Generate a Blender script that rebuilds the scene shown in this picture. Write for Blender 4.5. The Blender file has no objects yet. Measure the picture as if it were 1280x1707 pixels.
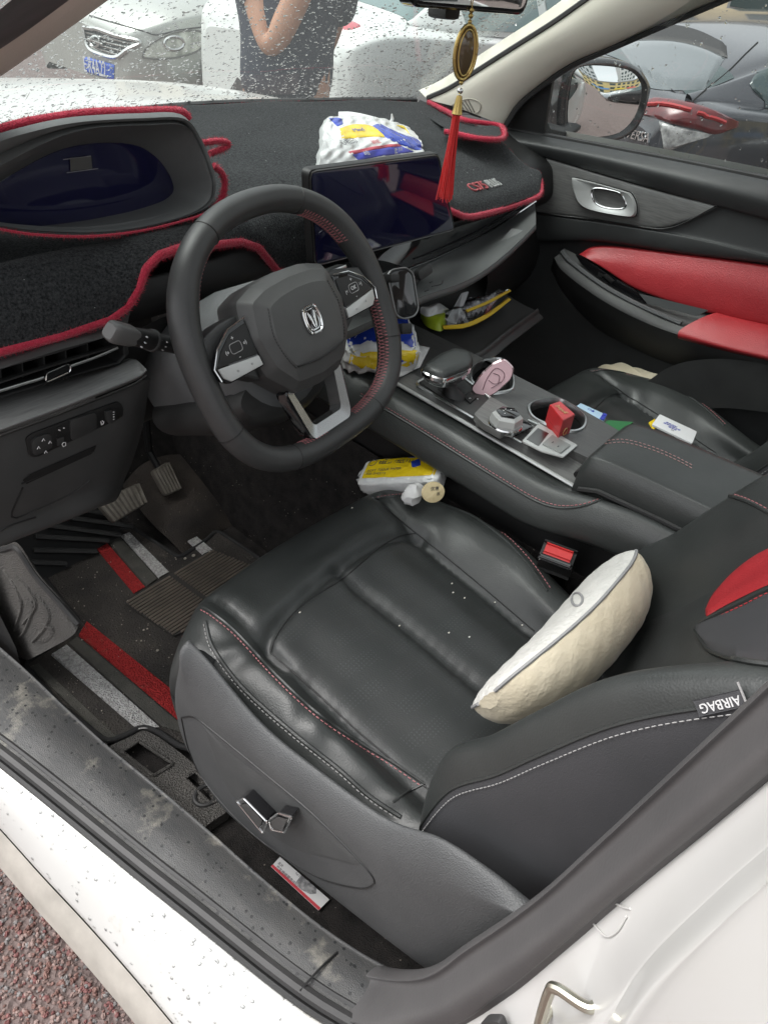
import bpy, bmesh, math, random
import numpy as np
from mathutils import Vector, Matrix
from mathutils.bvhtree import BVHTree

random.seed(11)
rng = np.random.default_rng(11)
SC = bpy.context.scene
COL = SC.collection
PI = math.pi

# ------------------------------------------------------------------ camera
# car space: x to the passenger side, y to the front of the car, z up from the ground, metres
CAMF = 1276.0
CR_ = np.array([[.634, -.408, .657], [-.765, -.456, .455], [.114, -.791, -.601]])
_u, _s, _v = np.linalg.svd(CR_)
CR_ = _u @ _v
CC = np.array([-1.064, -.231, 1.44])
cam_d = bpy.data.cameras.new('camera')
cam = bpy.data.objects.new('camera', cam_d)
COL.objects.link(cam)
M_ = Matrix.Identity(4)
for i in range(3):
    M_[i][0] = CR_[i, 0]; M_[i][1] = -CR_[i, 1]; M_[i][2] = -CR_[i, 2]; M_[i][3] = CC[i]
cam.matrix_world = M_
cam_d.sensor_fit = 'VERTICAL'
cam_d.sensor_height = 36.0
cam_d.lens = CAMF / 1707.0 * 36.0
cam_d.clip_start = .02
cam_d.clip_end = 600
SC.camera = cam

# ------------------------------------------------------------------ sky, sun, exposure
world = bpy.data.worlds.new('World')
SC.world = world
world.use_nodes = True
wn = world.node_tree
bg = wn.nodes['Background']
sky = wn.nodes.new('ShaderNodeTexSky')
sky.sky_type = 'NISHITA'
sky.sun_disc = False
SUN_EL, SUN_AZ = 60.0, 325.0            # azimuth clockwise from +y
sky.sun_elevation = math.radians(SUN_EL)
sky.sun_rotation = math.radians(SUN_AZ)
sky.air_density = 1.0; sky.dust_density = 4.0; sky.ozone_density = 1.0
hs = wn.nodes.new('ShaderNodeHueSaturation')
hs.inputs['Saturation'].default_value = .12
wn.links.new(sky.outputs[0], hs.inputs['Color'])
wn.links.new(hs.outputs[0], bg.inputs['Color'])
bg.inputs['Strength'].default_value = .15
sun_d = bpy.data.lights.new('sun', 'SUN')
sun_d.energy = .7
sun_d.angle = math.radians(35)
sun_d.color = (1, .97, .93)
sun = bpy.data.objects.new('sun', sun_d)
COL.objects.link(sun)
_az, _el = math.radians(SUN_AZ), math.radians(SUN_EL)
sun.rotation_euler = Vector((math.sin(_az) * math.cos(_el), math.cos(_az) * math.cos(_el), math.sin(_el))).to_track_quat('Z', 'Y').to_euler()
vs = SC.view_settings
vs.view_transform = 'Standard'
vs.look = 'None'
vs.gamma = 1.0
vs.use_curve_mapping = False
vs.exposure = 1.15
SC.cycles.max_bounces = 10
SC.cycles.diffuse_bounces = 5
SC.cycles.glossy_bounces = 5
SC.cycles.transmission_bounces = 8
SC.cycles.transparent_max_bounces = 16
SC.cycles.caustics_reflective = False
SC.cycles.caustics_refractive = False
SC.cycles.use_denoising = True

# ------------------------------------------------------------------ modelling aids
def U(u, v, **k):
    """point of the place seen at photo pixel (u, v) on a plane x=, y= or z="""
    d = CR_ @ np.array([u - 640.0, v - 853.5, CAMF])
    for a, i in (('x', 0), ('y', 1), ('z', 2)):
        if a in k:
            return Vector(CC + d * ((k[a] - CC[i]) / d[i]))
    if 'o' in k:
        o = np.array(k['o']); n = np.array(k['n'])
        return Vector(CC + d * (((o - CC) @ n) / (d @ n)))
    return Vector(CC + d * (k['d'] / CAMF))

def UL(l, **k): return [U(a, b, **k) for a, b in l]

def V3(p): return Vector(p)

def cr(pts, n, closed=False):
    """catmull-rom through the points, n samples, uniform in the control parameter"""
    P = np.array([list(p) for p in pts], float)
    m = len(P)
    if m == 2 and not closed:
        t = np.linspace(0, 1, n)[:, None]
        return P[0] * (1 - t) + P[1] * t
    if closed:
        t = np.linspace(0, m, n, endpoint=False)
        i = np.floor(t).astype(int); f = (t - i)[:, None]
        g = lambda k: P[(i + k) % m]
    else:
        t = np.linspace(0, m - 1, n)
        i = np.minimum(np.floor(t).astype(int), m - 2); f = (t - i)[:, None]
        Q = np.vstack([2 * P[0] - P[1], P, 2 * P[-1] - P[-2]])
        g = lambda k: Q[np.clip(i + k + 1, 0, m + 1)]
    a, b, c, d = g(-1), g(0), g(1), g(2)
    return .5 * ((2 * b) + (c - a) * f + (2 * a - 5 * b + 4 * c - d) * f * f + (3 * b - a - 3 * c + d) * f ** 3)

def even(pts, step=None, n=None, closed=False):
    """equal arc-length resampling of a polyline"""
    P = np.array([list(p) for p in pts], float)
    if closed: P = np.vstack([P, P[:1]])
    s = np.concatenate([[0], np.cumsum(np.linalg.norm(np.diff(P, axis=0), axis=1))])
    if n is None: n = max(2, int(round(s[-1] / step)) + (0 if closed else 1))
    t = np.linspace(0, s[-1], n, endpoint=not closed)
    return np.stack([np.interp(t, s, P[:, k]) for k in range(P.shape[1])], 1)

def smooth_path(pts, step=.006, closed=False):
    return even(cr(pts, len(pts) * 14, closed), step=step, closed=closed)

def gridn(G):
    a = np.gradient(G, axis=1); b = np.gradient(G, axis=0); n = np.cross(a, b); n /= np.maximum(np.linalg.norm(n, axis=2, keepdims=True), 1e-9)
    return n

def net(rows, nu, nv):
    """smooth surface through a net of points; rows x cols -> nv x nu"""
    a = np.array([cr(r, nu) for r in rows])
    return np.stack([cr(a[:, j], nv) for j in range(nu)], 1)

def rpoly(pts, r, n=4):
    """round the corners of a polygon (2D or 3D)"""
    P = [Vector(p) if len(p) == 3 else Vector((p[0], p[1], 0)) for p in pts]
    out = []
    m = len(P)
    rr = r if isinstance(r, (list, tuple)) else [r] * m
    for i in range(m):
        p, a, b = P[i], P[i - 1], P[(i + 1) % m]
        da, db = (a - p), (b - p)
        k = min(rr[i], da.length * .45, db.length * .45)
        if k < 1e-5: out.append(p.copy()); continue
        s, e = p + da.normalized() * k, p + db.normalized() * k
        for j in range(n + 1):
            t = j / n
            out.append(s * (1 - t) ** 2 + p * 2 * t * (1 - t) + e * t * t)
    return out

class Fr:
    """local frame: x, y in the plane, z out of it"""
    def __init__(s, o, x, y):
        s.o = Vector(o); s.x = Vector(x).normalized(); y = Vector(y)
        s.z = s.x.cross(y).normalized(); s.y = s.z.cross(s.x)
    def __call__(s, a, b, c=0.0): return s.o + s.x * a + s.y * b + s.z * c
    def L(s, l, c=0.0): return [s(p[0], p[1], c + (p[2] if len(p) > 2 else 0)) for p in l]
    def off(s, a, b, c=0.0):
        f = Fr(s.o, s.x, s.y); f.o = s(a, b, c); return f
    def px(s, u, v, c=0.0):
        o = s.o + s.z * c; p = U(u, v, o=o, n=s.z) - o
        return (p.dot(s.x), p.dot(s.y))

class MB:
    """collects shapes and links them as one mesh object"""
    def __init__(s): s.v = []; s.f = []; s.m = []; s.uv = {}; s.cur = 0
    def _add(s, V, F, uv=None):
        b = len(s.v)
        s.v += [tuple(float(c) for c in p) for p in V]
        for f in F:
            s.f.append(tuple(i + b for i in f)); s.m.append(s.cur)
        if uv is not None:
            for i, q in enumerate(uv): s.uv[b + i] = (float(q[0]), float(q[1]))
        return s
    def mat(s, i): s.cur = i; return s
    def grid(s, G, cu=False, cv=False, uv=False, flip=False):
        G = np.array(G); nv, nu = G.shape[:2]
        F = []
        for j in range(nv if cv else nv - 1):
            for i in range(nu if cu else nu - 1):
                q = (j * nu + i, j * nu + (i + 1) % nu, ((j + 1) % nv) * nu + (i + 1) % nu, ((j + 1) % nv) * nu + i)
                F.append(q[::-1] if flip else q)
        w = None
        if uv is True:
            w = [(i / (nu - 1), j / (nv - 1)) for j in range(nv) for i in range(nu)]
        elif uv is not False:
            w = np.array(uv).reshape(-1, 2)
        return s._add(G.reshape(-1, 3), F, w)
    def loft(s, rings, closed=True, caps=True):
        n = len(rings[0]); V = [p for r in rings for p in r]; F = []
        for j in range(len(rings) - 1):
            for i in range(n if closed else n - 1):
                k = (i + 1) % n
                F.append((j * n + i, j * n + k, (j + 1) * n + k, (j + 1) * n + i))
        if caps and closed:
            F.append(tuple(range(n))[::-1]); F.append(tuple(range((len(rings) - 1) * n, len(rings) * n)))
        return s._add(V, F)
    def poly(s, pts): return s._add(pts, [tuple(range(len(pts)))])
    def prism(s, pts, vec, bev=0.0, seg=2):
        vec = Vector(vec); n = len(pts)
        if bev <= 0:
            V = [Vector(p) for p in pts] + [Vector(p) + vec for p in pts]
            F = [tuple(range(n))[::-1], tuple(range(n, 2 * n))]
            for i in range(n): F.append((i, (i + 1) % n, n + (i + 1) % n, n + i))
            return s._add(V, F)
        bm = bmesh.new()
        a = [bm.verts.new(p) for p in pts]
        f = bm.faces.new(a)
        r = bmesh.ops.extrude_face_region(bm, geom=[f])
        top = [g for g in r['geom'] if isinstance(g, bmesh.types.BMVert)]
        bmesh.ops.translate(bm, verts=top, vec=vec)
        tf = [g for g in r['geom'] if isinstance(g, bmesh.types.BMFace)]
        ed = set()
        for g in tf:
            for e in g.edges: ed.add(e)
        bmesh.ops.bevel(bm, geom=list(ed), offset=bev, segments=seg, affect='EDGES', profile=.6, clamp_overlap=True)
        return s._bm(bm)
    def _bm(s, bm):
        bmesh.ops.recalc_face_normals(bm, faces=bm.faces)
        bm.verts.index_update()
        V = [v.co.copy() for v in bm.verts]; F = [tuple(v.index for v in f.verts) for f in bm.faces]
        bm.free()
        return s._add(V, F)
    def box(s, fr, sx, sy, sz, bev=0.0, seg=2):
        """box centred in the frame"""
        bm = bmesh.new()
        bmesh.ops.create_cube(bm, size=1)
        for v in bm.verts: v.co = fr(v.co.x * sx, v.co.y * sy, v.co.z * sz)
        if bev > 0: bmesh.ops.bevel(bm, geom=bm.edges[:], offset=bev, segments=seg, affect='EDGES', profile=.6, clamp_overlap=True)
        return s._bm(bm)
    def tube(s, path, r, n=8, closed=False, caps=True, flat=1.0, up=None):
        """round tube along the path; r number or per-point list; flat scales the section along up"""
        P = [Vector(p) for p in path]; m = len(P)
        R = [r] * m if not hasattr(r, '__len__') else list(r)
        T = []
        for i in range(m):
            a = P[i - 1] if (i > 0 or closed) else P[i]; b = P[(i + 1) % m] if (i < m - 1 or closed) else P[i]
            t = (b - a); T.append(t.normalized() if t.length > 1e-9 else Vector((0, 0, 1)))
        rings = []
        nn = Vector(up) if up is not None else (Vector((0, 0, 1)) if abs(T[0].z) < .9 else Vector((1, 0, 0)))
        for i in range(m):
            if up is not None: nn = Vector(up)
            nn = (nn - T[i] * nn.dot(T[i]))
            nn = nn.normalized() if nn.length > 1e-6 else T[i].orthogonal().normalized()
            bb = T[i].cross(nn)
            rings.append([P[i] + (nn * math.cos(a) * flat + bb * math.sin(a)) * R[i] for a in [2 * PI * k / n for k in range(n)]])
        if closed:
            V = [p for q in rings for p in q]; F = []
            for j in range(m):
                for i in range(n):
                    k = (i + 1) % n; J = (j + 1) % m
                    F.append((j * n + i, j * n + k, J * n + k, J * n + i))
            return s._add(V, F)
        return s.loft(rings, True, caps)
    def sweep(s, path, prof, up, closed=False, pclosed=True, caps=True):
        """sweep a 2D profile (side, up) along the path"""
        P = [Vector(p) for p in path]; m = len(P); rings = []
        for i in range(m):
            a = P[i - 1] if (i > 0 or closed) else P[i]; b = P[(i + 1) % m] if (i < m - 1 or closed) else P[i]
            t = (b - a).normalized(); u = Vector(up[i]) if hasattr(up[0], '__len__') else Vector(up)
            u = (u - t * u.dot(t)).normalized(); sd = t.cross(u)
            rings.append([P[i] + sd * q[0] + u * q[1] for q in prof])
        if closed: rings.append(rings[0])
        return s.loft(rings, pclosed, caps and not closed)
    def lathe(s, fr, prof, n=24):
        rings = [[fr(r * math.cos(2 * PI * k / n), r * math.sin(2 * PI * k / n), z) for k in range(n)] for r, z in prof]
        return s.loft(rings, True, True)
    def ball(s, c, r, n=12, m=8, fr=None, sc=(1, 1, 1)):
        fr = fr or Fr(c, (1, 0, 0), (0, 1, 0)); fr = Fr(c, fr.x, fr.y)
        prof = [(max(1e-4, math.sin(PI * i / m)), -math.cos(PI * i / m)) for i in range(m + 1)]
        rings = [[fr(r * q * math.cos(2 * PI * k / n) * sc[0], r * q * math.sin(2 * PI * k / n) * sc[1], r * z * sc[2]) for k in range(n)] for q, z in prof]
        return s.loft(rings, True, True)
    def stitch(s, path, gap=.006, ln=.004, r=.0007, lift=None):
        P = even(path, step=gap)
        for i in range(len(P) - 1):
            a, b = Vector(P[i]), Vector(P[i + 1]); d = b - a
            if d.length < 1e-6: continue
            k = ln / gap
            o = Vector(lift) if lift is not None else Vector((0, 0, 0))
            s.tube([a + o, a + d * k * .5 + o * 1.5, a + d * k + o], [r * .8, r, r * .8], n=5)
        return s
    def build(s, name, mat, parent=None, smooth=35, mods=(), normals=None):
        me = bpy.data.meshes.new(name)
        me.from_pydata(s.v, [], s.f)
        mats = mat if isinstance(mat, (list, tuple)) else [mat]
        for q in mats: me.materials.append(q)
        if len(mats) > 1: me.polygons.foreach_set('material_index', s.m)
        if s.uv:
            lay = me.uv_layers.new(name='UVMap')
            for l in me.loops:
                lay.data[l.index].uv = s.uv.get(l.vertex_index, (0, 0))
        me.update()
        if smooth:
            me.polygons.foreach_set('use_smooth', [True] * len(me.polygons))
            me.set_sharp_from_angle(angle=math.radians(smooth))
        if normals is not None: me.normals_split_custom_set_from_vertices([tuple(q) for q in normals])
        o = bpy.data.objects.new(name, me)
        COL.objects.link(o)
        if parent is not None:
            r = parent
            off = Vector((0, 0, 0))
            while r is not None: off += r.location; r = r.parent
            if off.length > 0: me.transform(Matrix.Translation(-off))
            o.parent = parent
        for mm in mods:
            q = o.modifiers.new(mm[0], mm[0])
            for k, v in mm[1].items(): setattr(q, k, v)
        return o
    def bvh(s): return BVHTree.FromPolygons([Vector(v) for v in s.v], s.f)

def tag(o, label=None, cat=None, group=None, kind=None):
    for k, v in (('label', label), ('category', cat), ('group', group), ('kind', kind)):
        if v: o[k] = v
    return o

def thing(name, label, cat, loc=(0, 0, 0), group=None):
    o = bpy.data.objects.new(name, None)
    o.empty_display_size = .05
    COL.objects.link(o); o.location = loc
    return tag(o, label, cat, group)

def hit(bvh, u, v, lift=.0015):
    d = Vector(CR_ @ np.array([u - 640.0, v - 853.5, CAMF])).normalized()
    p, n, i, t = bvh.ray_cast(Vector(CC), d)
    if p is None: return None
    if n.dot(d) > 0: n = -n
    return p + n * lift

def hits(bvh, l, lift=.0015, n=60):
    """trace a photo curve on a built surface"""
    q = cr(l, n)
    r = [hit(bvh, a, b, lift) for a, b in q]
    return [p for p in r if p is not None]

def text(body, fr, h, mat, parent=None, name='lettering', ext=.0004, align='CENTER', sx=1.0, shear=0, space=1.0):
    cu = bpy.data.curves.new('lettering', 'FONT')
    cu.body = body; cu.size = h; cu.align_x = align; cu.align_y = 'CENTER'; cu.extrude = ext; cu.resolution_u = 3; cu.shear = shear
    cu.space_character = space
    o = bpy.data.objects.new('lettering', cu); COL.objects.link(o)
    bpy.context.view_layer.update()
    me = bpy.data.meshes.new_from_object(o.evaluated_get(bpy.context.evaluated_depsgraph_get()))
    V = [fr(v.co.x * sx, v.co.y, v.co.z) for v in me.vertices]; F = [tuple(p.vertices) for p in me.polygons]
    bpy.data.objects.remove(o); bpy.data.curves.remove(cu); bpy.data.meshes.remove(me)
    mb = MB(); mb._add(V, F)
    if mat is None: return mb
    return mb.build(name, mat, parent, smooth=0)

# ------------------------------------------------------------------ materials
def mk(name):
    m = bpy.data.materials.new(name); m.use_nodes = True
    nt = m.node_tree
    return m, nt, nt.nodes['Principled BSDF']

def M(name, col, rough=.5, metal=0.0, spec=.5, var=None, grain=(), coat=0.0, sheen=0.0, speck=None, rvar=0.0, aniso=None, stripe=None, dirt=None):
    """principled material; var=(scale, col2, contrast); grain=[(kind, scale, strength, distance)...];
    speck=(scale, radius, col); stripe=stretch vector for wood grain; dirt=(scale, threshold, col)"""
    m, nt, b = mk(name)
    N, L = nt.nodes, nt.links
    b.inputs['Roughness'].default_value = rough
    b.inputs['Metallic'].default_value = metal
    b.inputs['Specular IOR Level'].default_value = spec
    b.inputs['Coat Weight'].default_value = coat
    b.inputs['Coat Roughness'].default_value = .05
    if sheen:
        b.inputs['Sheen Weight'].default_value = sheen; b.inputs['Sheen Roughness'].default_value = .4
    tc = N.new('ShaderNodeTexCoord')
    co = tc.outputs['Object']
    rgb = N.new('ShaderNodeRGB'); rgb.outputs[0].default_value = (*col, 1)
    c = rgb.outputs[0]
    if var:
        t = N.new('ShaderNodeTexNoise'); t.inputs['Scale'].default_value = var[0]; t.inputs['Detail'].default_value = 5; t.inputs['Roughness'].default_value = .6
        if stripe:
            mp = N.new('ShaderNodeMapping'); mp.inputs['Scale'].default_value = stripe
            L.new(co, mp.inputs[0]); L.new(mp.outputs[0], t.inputs['Vector'])
        else: L.new(co, t.inputs['Vector'])
        r = N.new('ShaderNodeMapRange'); k = var[2] if len(var) > 2 else .25
        r.inputs['From Min'].default_value = .5 - k; r.inputs['From Max'].default_value = .5 + k
        L.new(t.outputs['Fac'], r.inputs['Value'])
        mx = N.new('ShaderNodeMix'); mx.data_type = 'RGBA'
        L.new(r.outputs[0], mx.inputs['Factor']); L.new(c, mx.inputs['A']); mx.inputs['B'].default_value = (*var[1], 1)
        c = mx.outputs['Result']
    if dirt:
        t = N.new('ShaderNodeTexNoise'); t.inputs['Scale'].default_value = dirt[0]; t.inputs['Detail'].default_value = 8; t.inputs['Roughness'].default_value = .7
        L.new(co, t.inputs['Vector'])
        r = N.new('ShaderNodeMapRange'); r.inputs['From Min'].default_value = dirt[1]; r.inputs['From Max'].default_value = dirt[1] + (dirt[3] if len(dirt) > 3 else .12)
        L.new(t.outputs['Fac'], r.inputs['Value'])
        mx = N.new('ShaderNodeMix'); mx.data_type = 'RGBA'
        L.new(r.outputs[0], mx.inputs['Factor']); L.new(c, mx.inputs['A']); mx.inputs['B'].default_value = (*dirt[2], 1)
        c = mx.outputs['Result']
    if speck:
        t = N.new('ShaderNodeTexVoronoi'); t.inputs['Scale'].default_value = speck[0]
        L.new(co, t.inputs['Vector'])
        lt = N.new('ShaderNodeMath'); lt.operation = 'LESS_THAN'; lt.inputs[1].default_value = speck[1]
        L.new(t.outputs['Distance'], lt.inputs[0])
        sp = N.new('ShaderNodeSeparateColor'); L.new(t.outputs['Color'], sp.inputs[0])
        g = N.new('ShaderNodeMath'); g.operation = 'GREATER_THAN'; g.inputs[1].default_value = speck[3] if len(speck) > 3 else .5
        L.new(sp.outputs[0], g.inputs[0])
        mu = N.new('ShaderNodeMath'); mu.operation = 'MULTIPLY'; L.new(lt.outputs[0], mu.inputs[0]); L.new(g.outputs[0], mu.inputs[1])
        mx = N.new('ShaderNodeMix'); mx.data_type = 'RGBA'
        L.new(mu.outputs[0], mx.inputs['Factor']); L.new(c, mx.inputs['A']); mx.inputs['B'].default_value = (*speck[2], 1)
        c = mx.outputs['Result']
    L.new(c, b.inputs['Base Color'])
    if rvar:
        t = N.new('ShaderNodeTexNoise'); t.inputs['Scale'].default_value = 9; t.inputs['Detail'].default_value = 6
        L.new(co, t.inputs['Vector'])
        r = N.new('ShaderNodeMapRange'); r.inputs['From Min'].default_value = .3; r.inputs['From Max'].default_value = .7
        r.inputs['To Min'].default_value = rough - rvar; r.inputs['To Max'].default_value = rough + rvar
        L.new(t.outputs['Fac'], r.inputs['Value']); L.new(r.outputs[0], b.inputs['Roughness'])
    prev = None
    for kind, sc, st, ds in grain:
        if kind == 'v':
            t = N.new('ShaderNodeTexVoronoi'); o = t.outputs['Distance']
        elif kind == 'w':
            t = N.new('ShaderNodeTexWave'); o = t.outputs['Fac']
        else:
            t = N.new('ShaderNodeTexNoise'); t.inputs['Detail'].default_value = 3; o = t.outputs['Fac']
        t.inputs['Scale'].default_value = sc
        if stripe and kind == 's':
            mp = N.new('ShaderNodeMapping'); mp.inputs['Scale'].default_value = stripe
            L.new(co, mp.inputs[0]); L.new(mp.outputs[0], t.inputs['Vector'])
        else: L.new(co, t.inputs['Vector'])
        bp = N.new('ShaderNodeBump'); bp.inputs['Strength'].default_value = st; bp.inputs['Distance'].default_value = ds
        L.new(o, bp.inputs['Height'])
        if prev is not None: L.new(prev, bp.inputs['Normal'])
        prev = bp.outputs[0]
    if prev is not None: L.new(prev, b.inputs['Normal'])
    return m

def glass(name, tint=(1, 1, 1), refl=1.0, rough=0.0, film=0.0):
    """thin pane: mostly transparent with a fresnel reflection, lets the daylight through"""
    m = bpy.data.materials.new(name); m.use_nodes = True
    nt = m.node_tree; N, L = nt.nodes, nt.links
    N.remove(N['Principled BSDF'])
    tr = N.new('ShaderNodeBsdfTransparent'); tr.inputs[0].default_value = (*tint, 1)
    gl = N.new('ShaderNodeBsdfGlossy'); gl.inputs['Roughness'].default_value = rough
    fr = N.new('ShaderNodeFresnel'); fr.inputs[0].default_value = 1.5
    mu = N.new('ShaderNodeMath'); mu.operation = 'MULTIPLY'; mu.inputs[1].default_value = refl
    L.new(fr.outputs[0], mu.inputs[0])
    mx = N.new('ShaderNodeMixShader')
    L.new(mu.outputs[0], mx.inputs[0]); L.new(tr.outputs[0], mx.inputs[1]); L.new(gl.outputs[0], mx.inputs[2])
    out = mx.outputs[0]
    if film:    # wet film; its milky scatter stands in for haze reflected in the glass
        tl = N.new('ShaderNodeBsdfTranslucent'); tl.inputs[0].default_value = (.9, .95, .93, 1)
        m2 = N.new('ShaderNodeMixShader'); m2.inputs[0].default_value = film
        L.new(out, m2.inputs[1]); L.new(tl.outputs[0], m2.inputs[2]); out = m2.outputs[0]
    L.new(out, N['Material Output'].inputs['Surface'])
    return m

def seat_leather():
    """charcoal leather with groups of perforations laid out in the UV map (metres)"""
    m = M('seat_insert_leather', (0.0281, 0.0311, 0.0303), .41, var=(14, (0.0355, 0.0370, 0.0363), .2), grain=[('v', 520, .2, .0007), ('n', 40, .07, .004)], rvar=.06)
    nt = m.node_tree; N, L = nt.nodes, nt.links; b = N['Principled BSDF']
    uv = N.new('ShaderNodeUVMap'); sp = N.new('ShaderNodeSeparateXYZ'); L.new(uv.outputs[0], sp.inputs[0])
    def mth(op, a, k=None, c=None):
        n = N.new('ShaderNodeMath'); n.operation = op
        for i, q in enumerate((a, k, c)):
            if q is None: continue
            if isinstance(q, (int, float)): n.inputs[i].default_value = q
            else: L.new(q, n.inputs[i])
        return n.outputs[0]
    x = mth('MULTIPLY', sp.outputs[0], 1 / .0048); y = mth('MULTIPLY', sp.outputs[1], 1 / .0048)
    fx = mth('SUBTRACT', mth('FRACT', x), .5); fy = mth('SUBTRACT', mth('FRACT', y), .5)
    d = mth('SQRT', mth('ADD', mth('MULTIPLY', fx, fx), mth('MULTIPLY', fy, fy)))
    dot = mth('LESS_THAN', d, .2)
    # the dots stand in slanted bands with gaps
    w = mth('FRACT', mth('ADD', mth('MULTIPLY', sp.outputs[1], 24), mth('MULTIPLY', sp.outputs[0], 7)))
    w2 = mth('FRACT', mth('SUBTRACT', mth('MULTIPLY', sp.outputs[0], 13), mth('MULTIPLY', mth('FLOOR', mth('ADD', mth('MULTIPLY', sp.outputs[1], 24), mth('MULTIPLY', sp.outputs[0], 7))), .37)))
    msk = mth('MULTIPLY', mth('LESS_THAN', w, .55), mth('LESS_THAN', w2, .78))
    f = mth('MULTIPLY', dot, msk)
    mx = N.new('ShaderNodeMix'); mx.data_type = 'RGBA'
    old = b.inputs['Base Color'].links[0].from_socket
    L.new(f, mx.inputs['Factor']); L.new(old, mx.inputs['A']); mx.inputs['B'].default_value = (.050, .054, .054, 1)
    L.new(mx.outputs['Result'], b.inputs['Base Color'])
    return m

MT = {}
GRAIN = [('v', 900, .25, .0007)]
MT['leather'] = M('seat_leather', (0.0281, 0.0311, 0.0303), .41, var=(12, (0.0355, 0.0385, 0.0370), .2), grain=[('v', 520, .22, .0007), ('n', 48, .09, .004), ('n', 14, .07, .006)], rvar=.06)
MT['leather_in'] = seat_leather()
MT['seat_cloth'] = M('seat_side_leather', (0.0410, 0.0423, 0.0449), .62, var=(10, (0.0495, 0.0495, 0.0534), .2), grain=[('v', 800, .3, .0006)])
MT['wheel_leather'] = M('steering_wheel_leather', (0.0334, 0.0343, 0.0343), .46, var=(25, (0.0449, 0.0458, 0.0458), .2), grain=[('v', 1000, .2, .0004)], rvar=.05)
MT['red_leather'] = M('red_leather', (.34, .020, .026), .42, var=(20, (.40, .028, .034), .2), grain=[('v', 420, .45, .0008), ('n', 30, .12, .003)], rvar=.07)
MT['plastic'] = M('dark_grained_plastic', (0.0289, 0.0289, 0.0289), .52, var=(18, (0.0399, 0.0408, 0.0399), .2), grain=GRAIN, rvar=.06)
MT['plastic_lt'] = M('grey_grained_plastic', (0.0599, 0.0623, 0.0640), .50, var=(18, (0.0746, 0.0771, 0.0779), .22), grain=[('v', 650, .5, .0009)], speck=(160, .10, (.02, .02, .02), .86))
MT['plastic_dk'] = M('black_plastic', (0.0119, 0.0119, 0.0119), .5, grain=GRAIN)
MT['inset'] = M('seat_trim_inset_plastic', (0.055, 0.058, 0.058), .58, var=(25, (0.069, 0.071, 0.071), .2), grain=[('v', 700, .4, .0008)])
MT['gloss'] = M('gloss_black_plastic', (.008, .008, .009), .08, coat=.6)
MT['screen'] = M('dark_screen_glass', (.010, .010, .040), .05, coat=1.0)
MT['chrome'] = M('chrome', (.75, .76, .76), .12, metal=1.0, rvar=.03)
MT['satin'] = M('satin_silver', (.55, .57, .57), .28, metal=1.0)
MT['satin_dk'] = M('dark_satin_silver', (.22, .22, .22), .32, metal=1.0)
MT['wood'] = M('brushed_dark_wood_trim', (0.088, 0.091, 0.090), .36, var=(30, (0.168, 0.170, 0.165), .22), stripe=(1, 14, 14), grain=[('s', 60, .25, .0008)], spec=.6)
MT['wood_y'] = M('brushed_dark_console_trim', (0.093, 0.093, 0.090), .36, var=(30, (0.170, 0.170, 0.165), .22), stripe=(14, 1, 14), grain=[('s', 60, .25, .0008)], spec=.6)
MT['wood_top'] = M('dark_console_top', (.048, .048, .047), .34, var=(30, (.085, .085, .083), .22), stripe=(14, 1, 14), grain=[('s', 60, .25, .0008)], spec=.6)
MT['fleece'] = M('black_dash_mat_fleece', (0.010, 0.011, 0.012), .95, spec=.12, var=(300, (0.053, 0.056, 0.058), .16), grain=[('n', 520, 1.0, .003)], sheen=.08, speck=(70, .07, (.35, .36, .36), .75))
MT['red_fur'] = M('red_fleece_trim', (.40, .018, .045), .9, spec=.2, var=(300, (.58, .05, .09), .25), grain=[('n', 500, .8, .004)], sheen=.3)
MT['rubber'] = M('weatherstrip_rubber', (0.031, 0.031, 0.031), .55, var=(15, (0.047, 0.046, 0.046), .2), grain=[('n', 300, .15, .001)])
MT['rubber_lt'] = M('pillar_seal_rubber', (.068, .066, .067), .5, var=(8, (.088, .085, .085), .2), grain=[('n', 300, .2, .001)], rvar=.08)
MT['plastic_mid'] = M('charcoal_grained_plastic', (.050, .051, .051), .50, var=(18, (.062, .063, .062), .2), grain=GRAIN, rvar=.06)
MT['paint'] = M('white_car_paint', (.56, .56, .545), .28, coat=.4, var=(5, (.53, .525, .50), .2), dirt=(9, .58, (.45, .42, .36), .18))
MT['paint_in'] = M('white_jamb_paint', (.59, .585, .57), .32, coat=.5, var=(5, (.53, .525, .505), .2))
MT['flange'] = M('dusty_sill_flange', (.42, .39, .35), .6, var=(20, (.30, .28, .25), .2))
MT['scuff'] = M('dusty_sill_plastic', (0.0420, 0.0431, 0.0441), .5, var=(22, (0.0630, 0.0619, 0.0599), .22), stripe=(4, 1.2, 4), grain=[('v', 800, .4, .0008), ('s', 60, .25, .001)], dirt=(13, .56, (.24, .225, .19), .16), speck=(115, .26, (.014, .015, .016), .62), rvar=.15)
MT['carpet'] = M('black_floor_carpet', (0.0207, 0.0196, 0.0196), .95, spec=.1, var=(40, (0.0437, 0.0403, 0.0379), .2), grain=[('n', 500, .8, .003)], speck=(120, .12, (.28, .25, .22), .80))
MT['mat_loop'] = M('dirty_black_loop_mat', (0.0338, 0.0325, 0.0312), .9, spec=.2, var=(9, (0.0806, 0.0728, 0.0650), .2), grain=[('n', 420, .9, .003), ('v', 260, .6, .003)], speck=(130, .14, (.20, .18, .15), .80), dirt=(14, .58, (.12, .105, .088), .15))
MT['mat_grey'] = M('grey_loop_mat', (0.072, 0.072, 0.065), .9, spec=.2, var=(30, (0.111, 0.107, 0.094), .2), grain=[('n', 420, .9, .003)], speck=(130, .12, (.2, .18, .15), .8))
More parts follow.
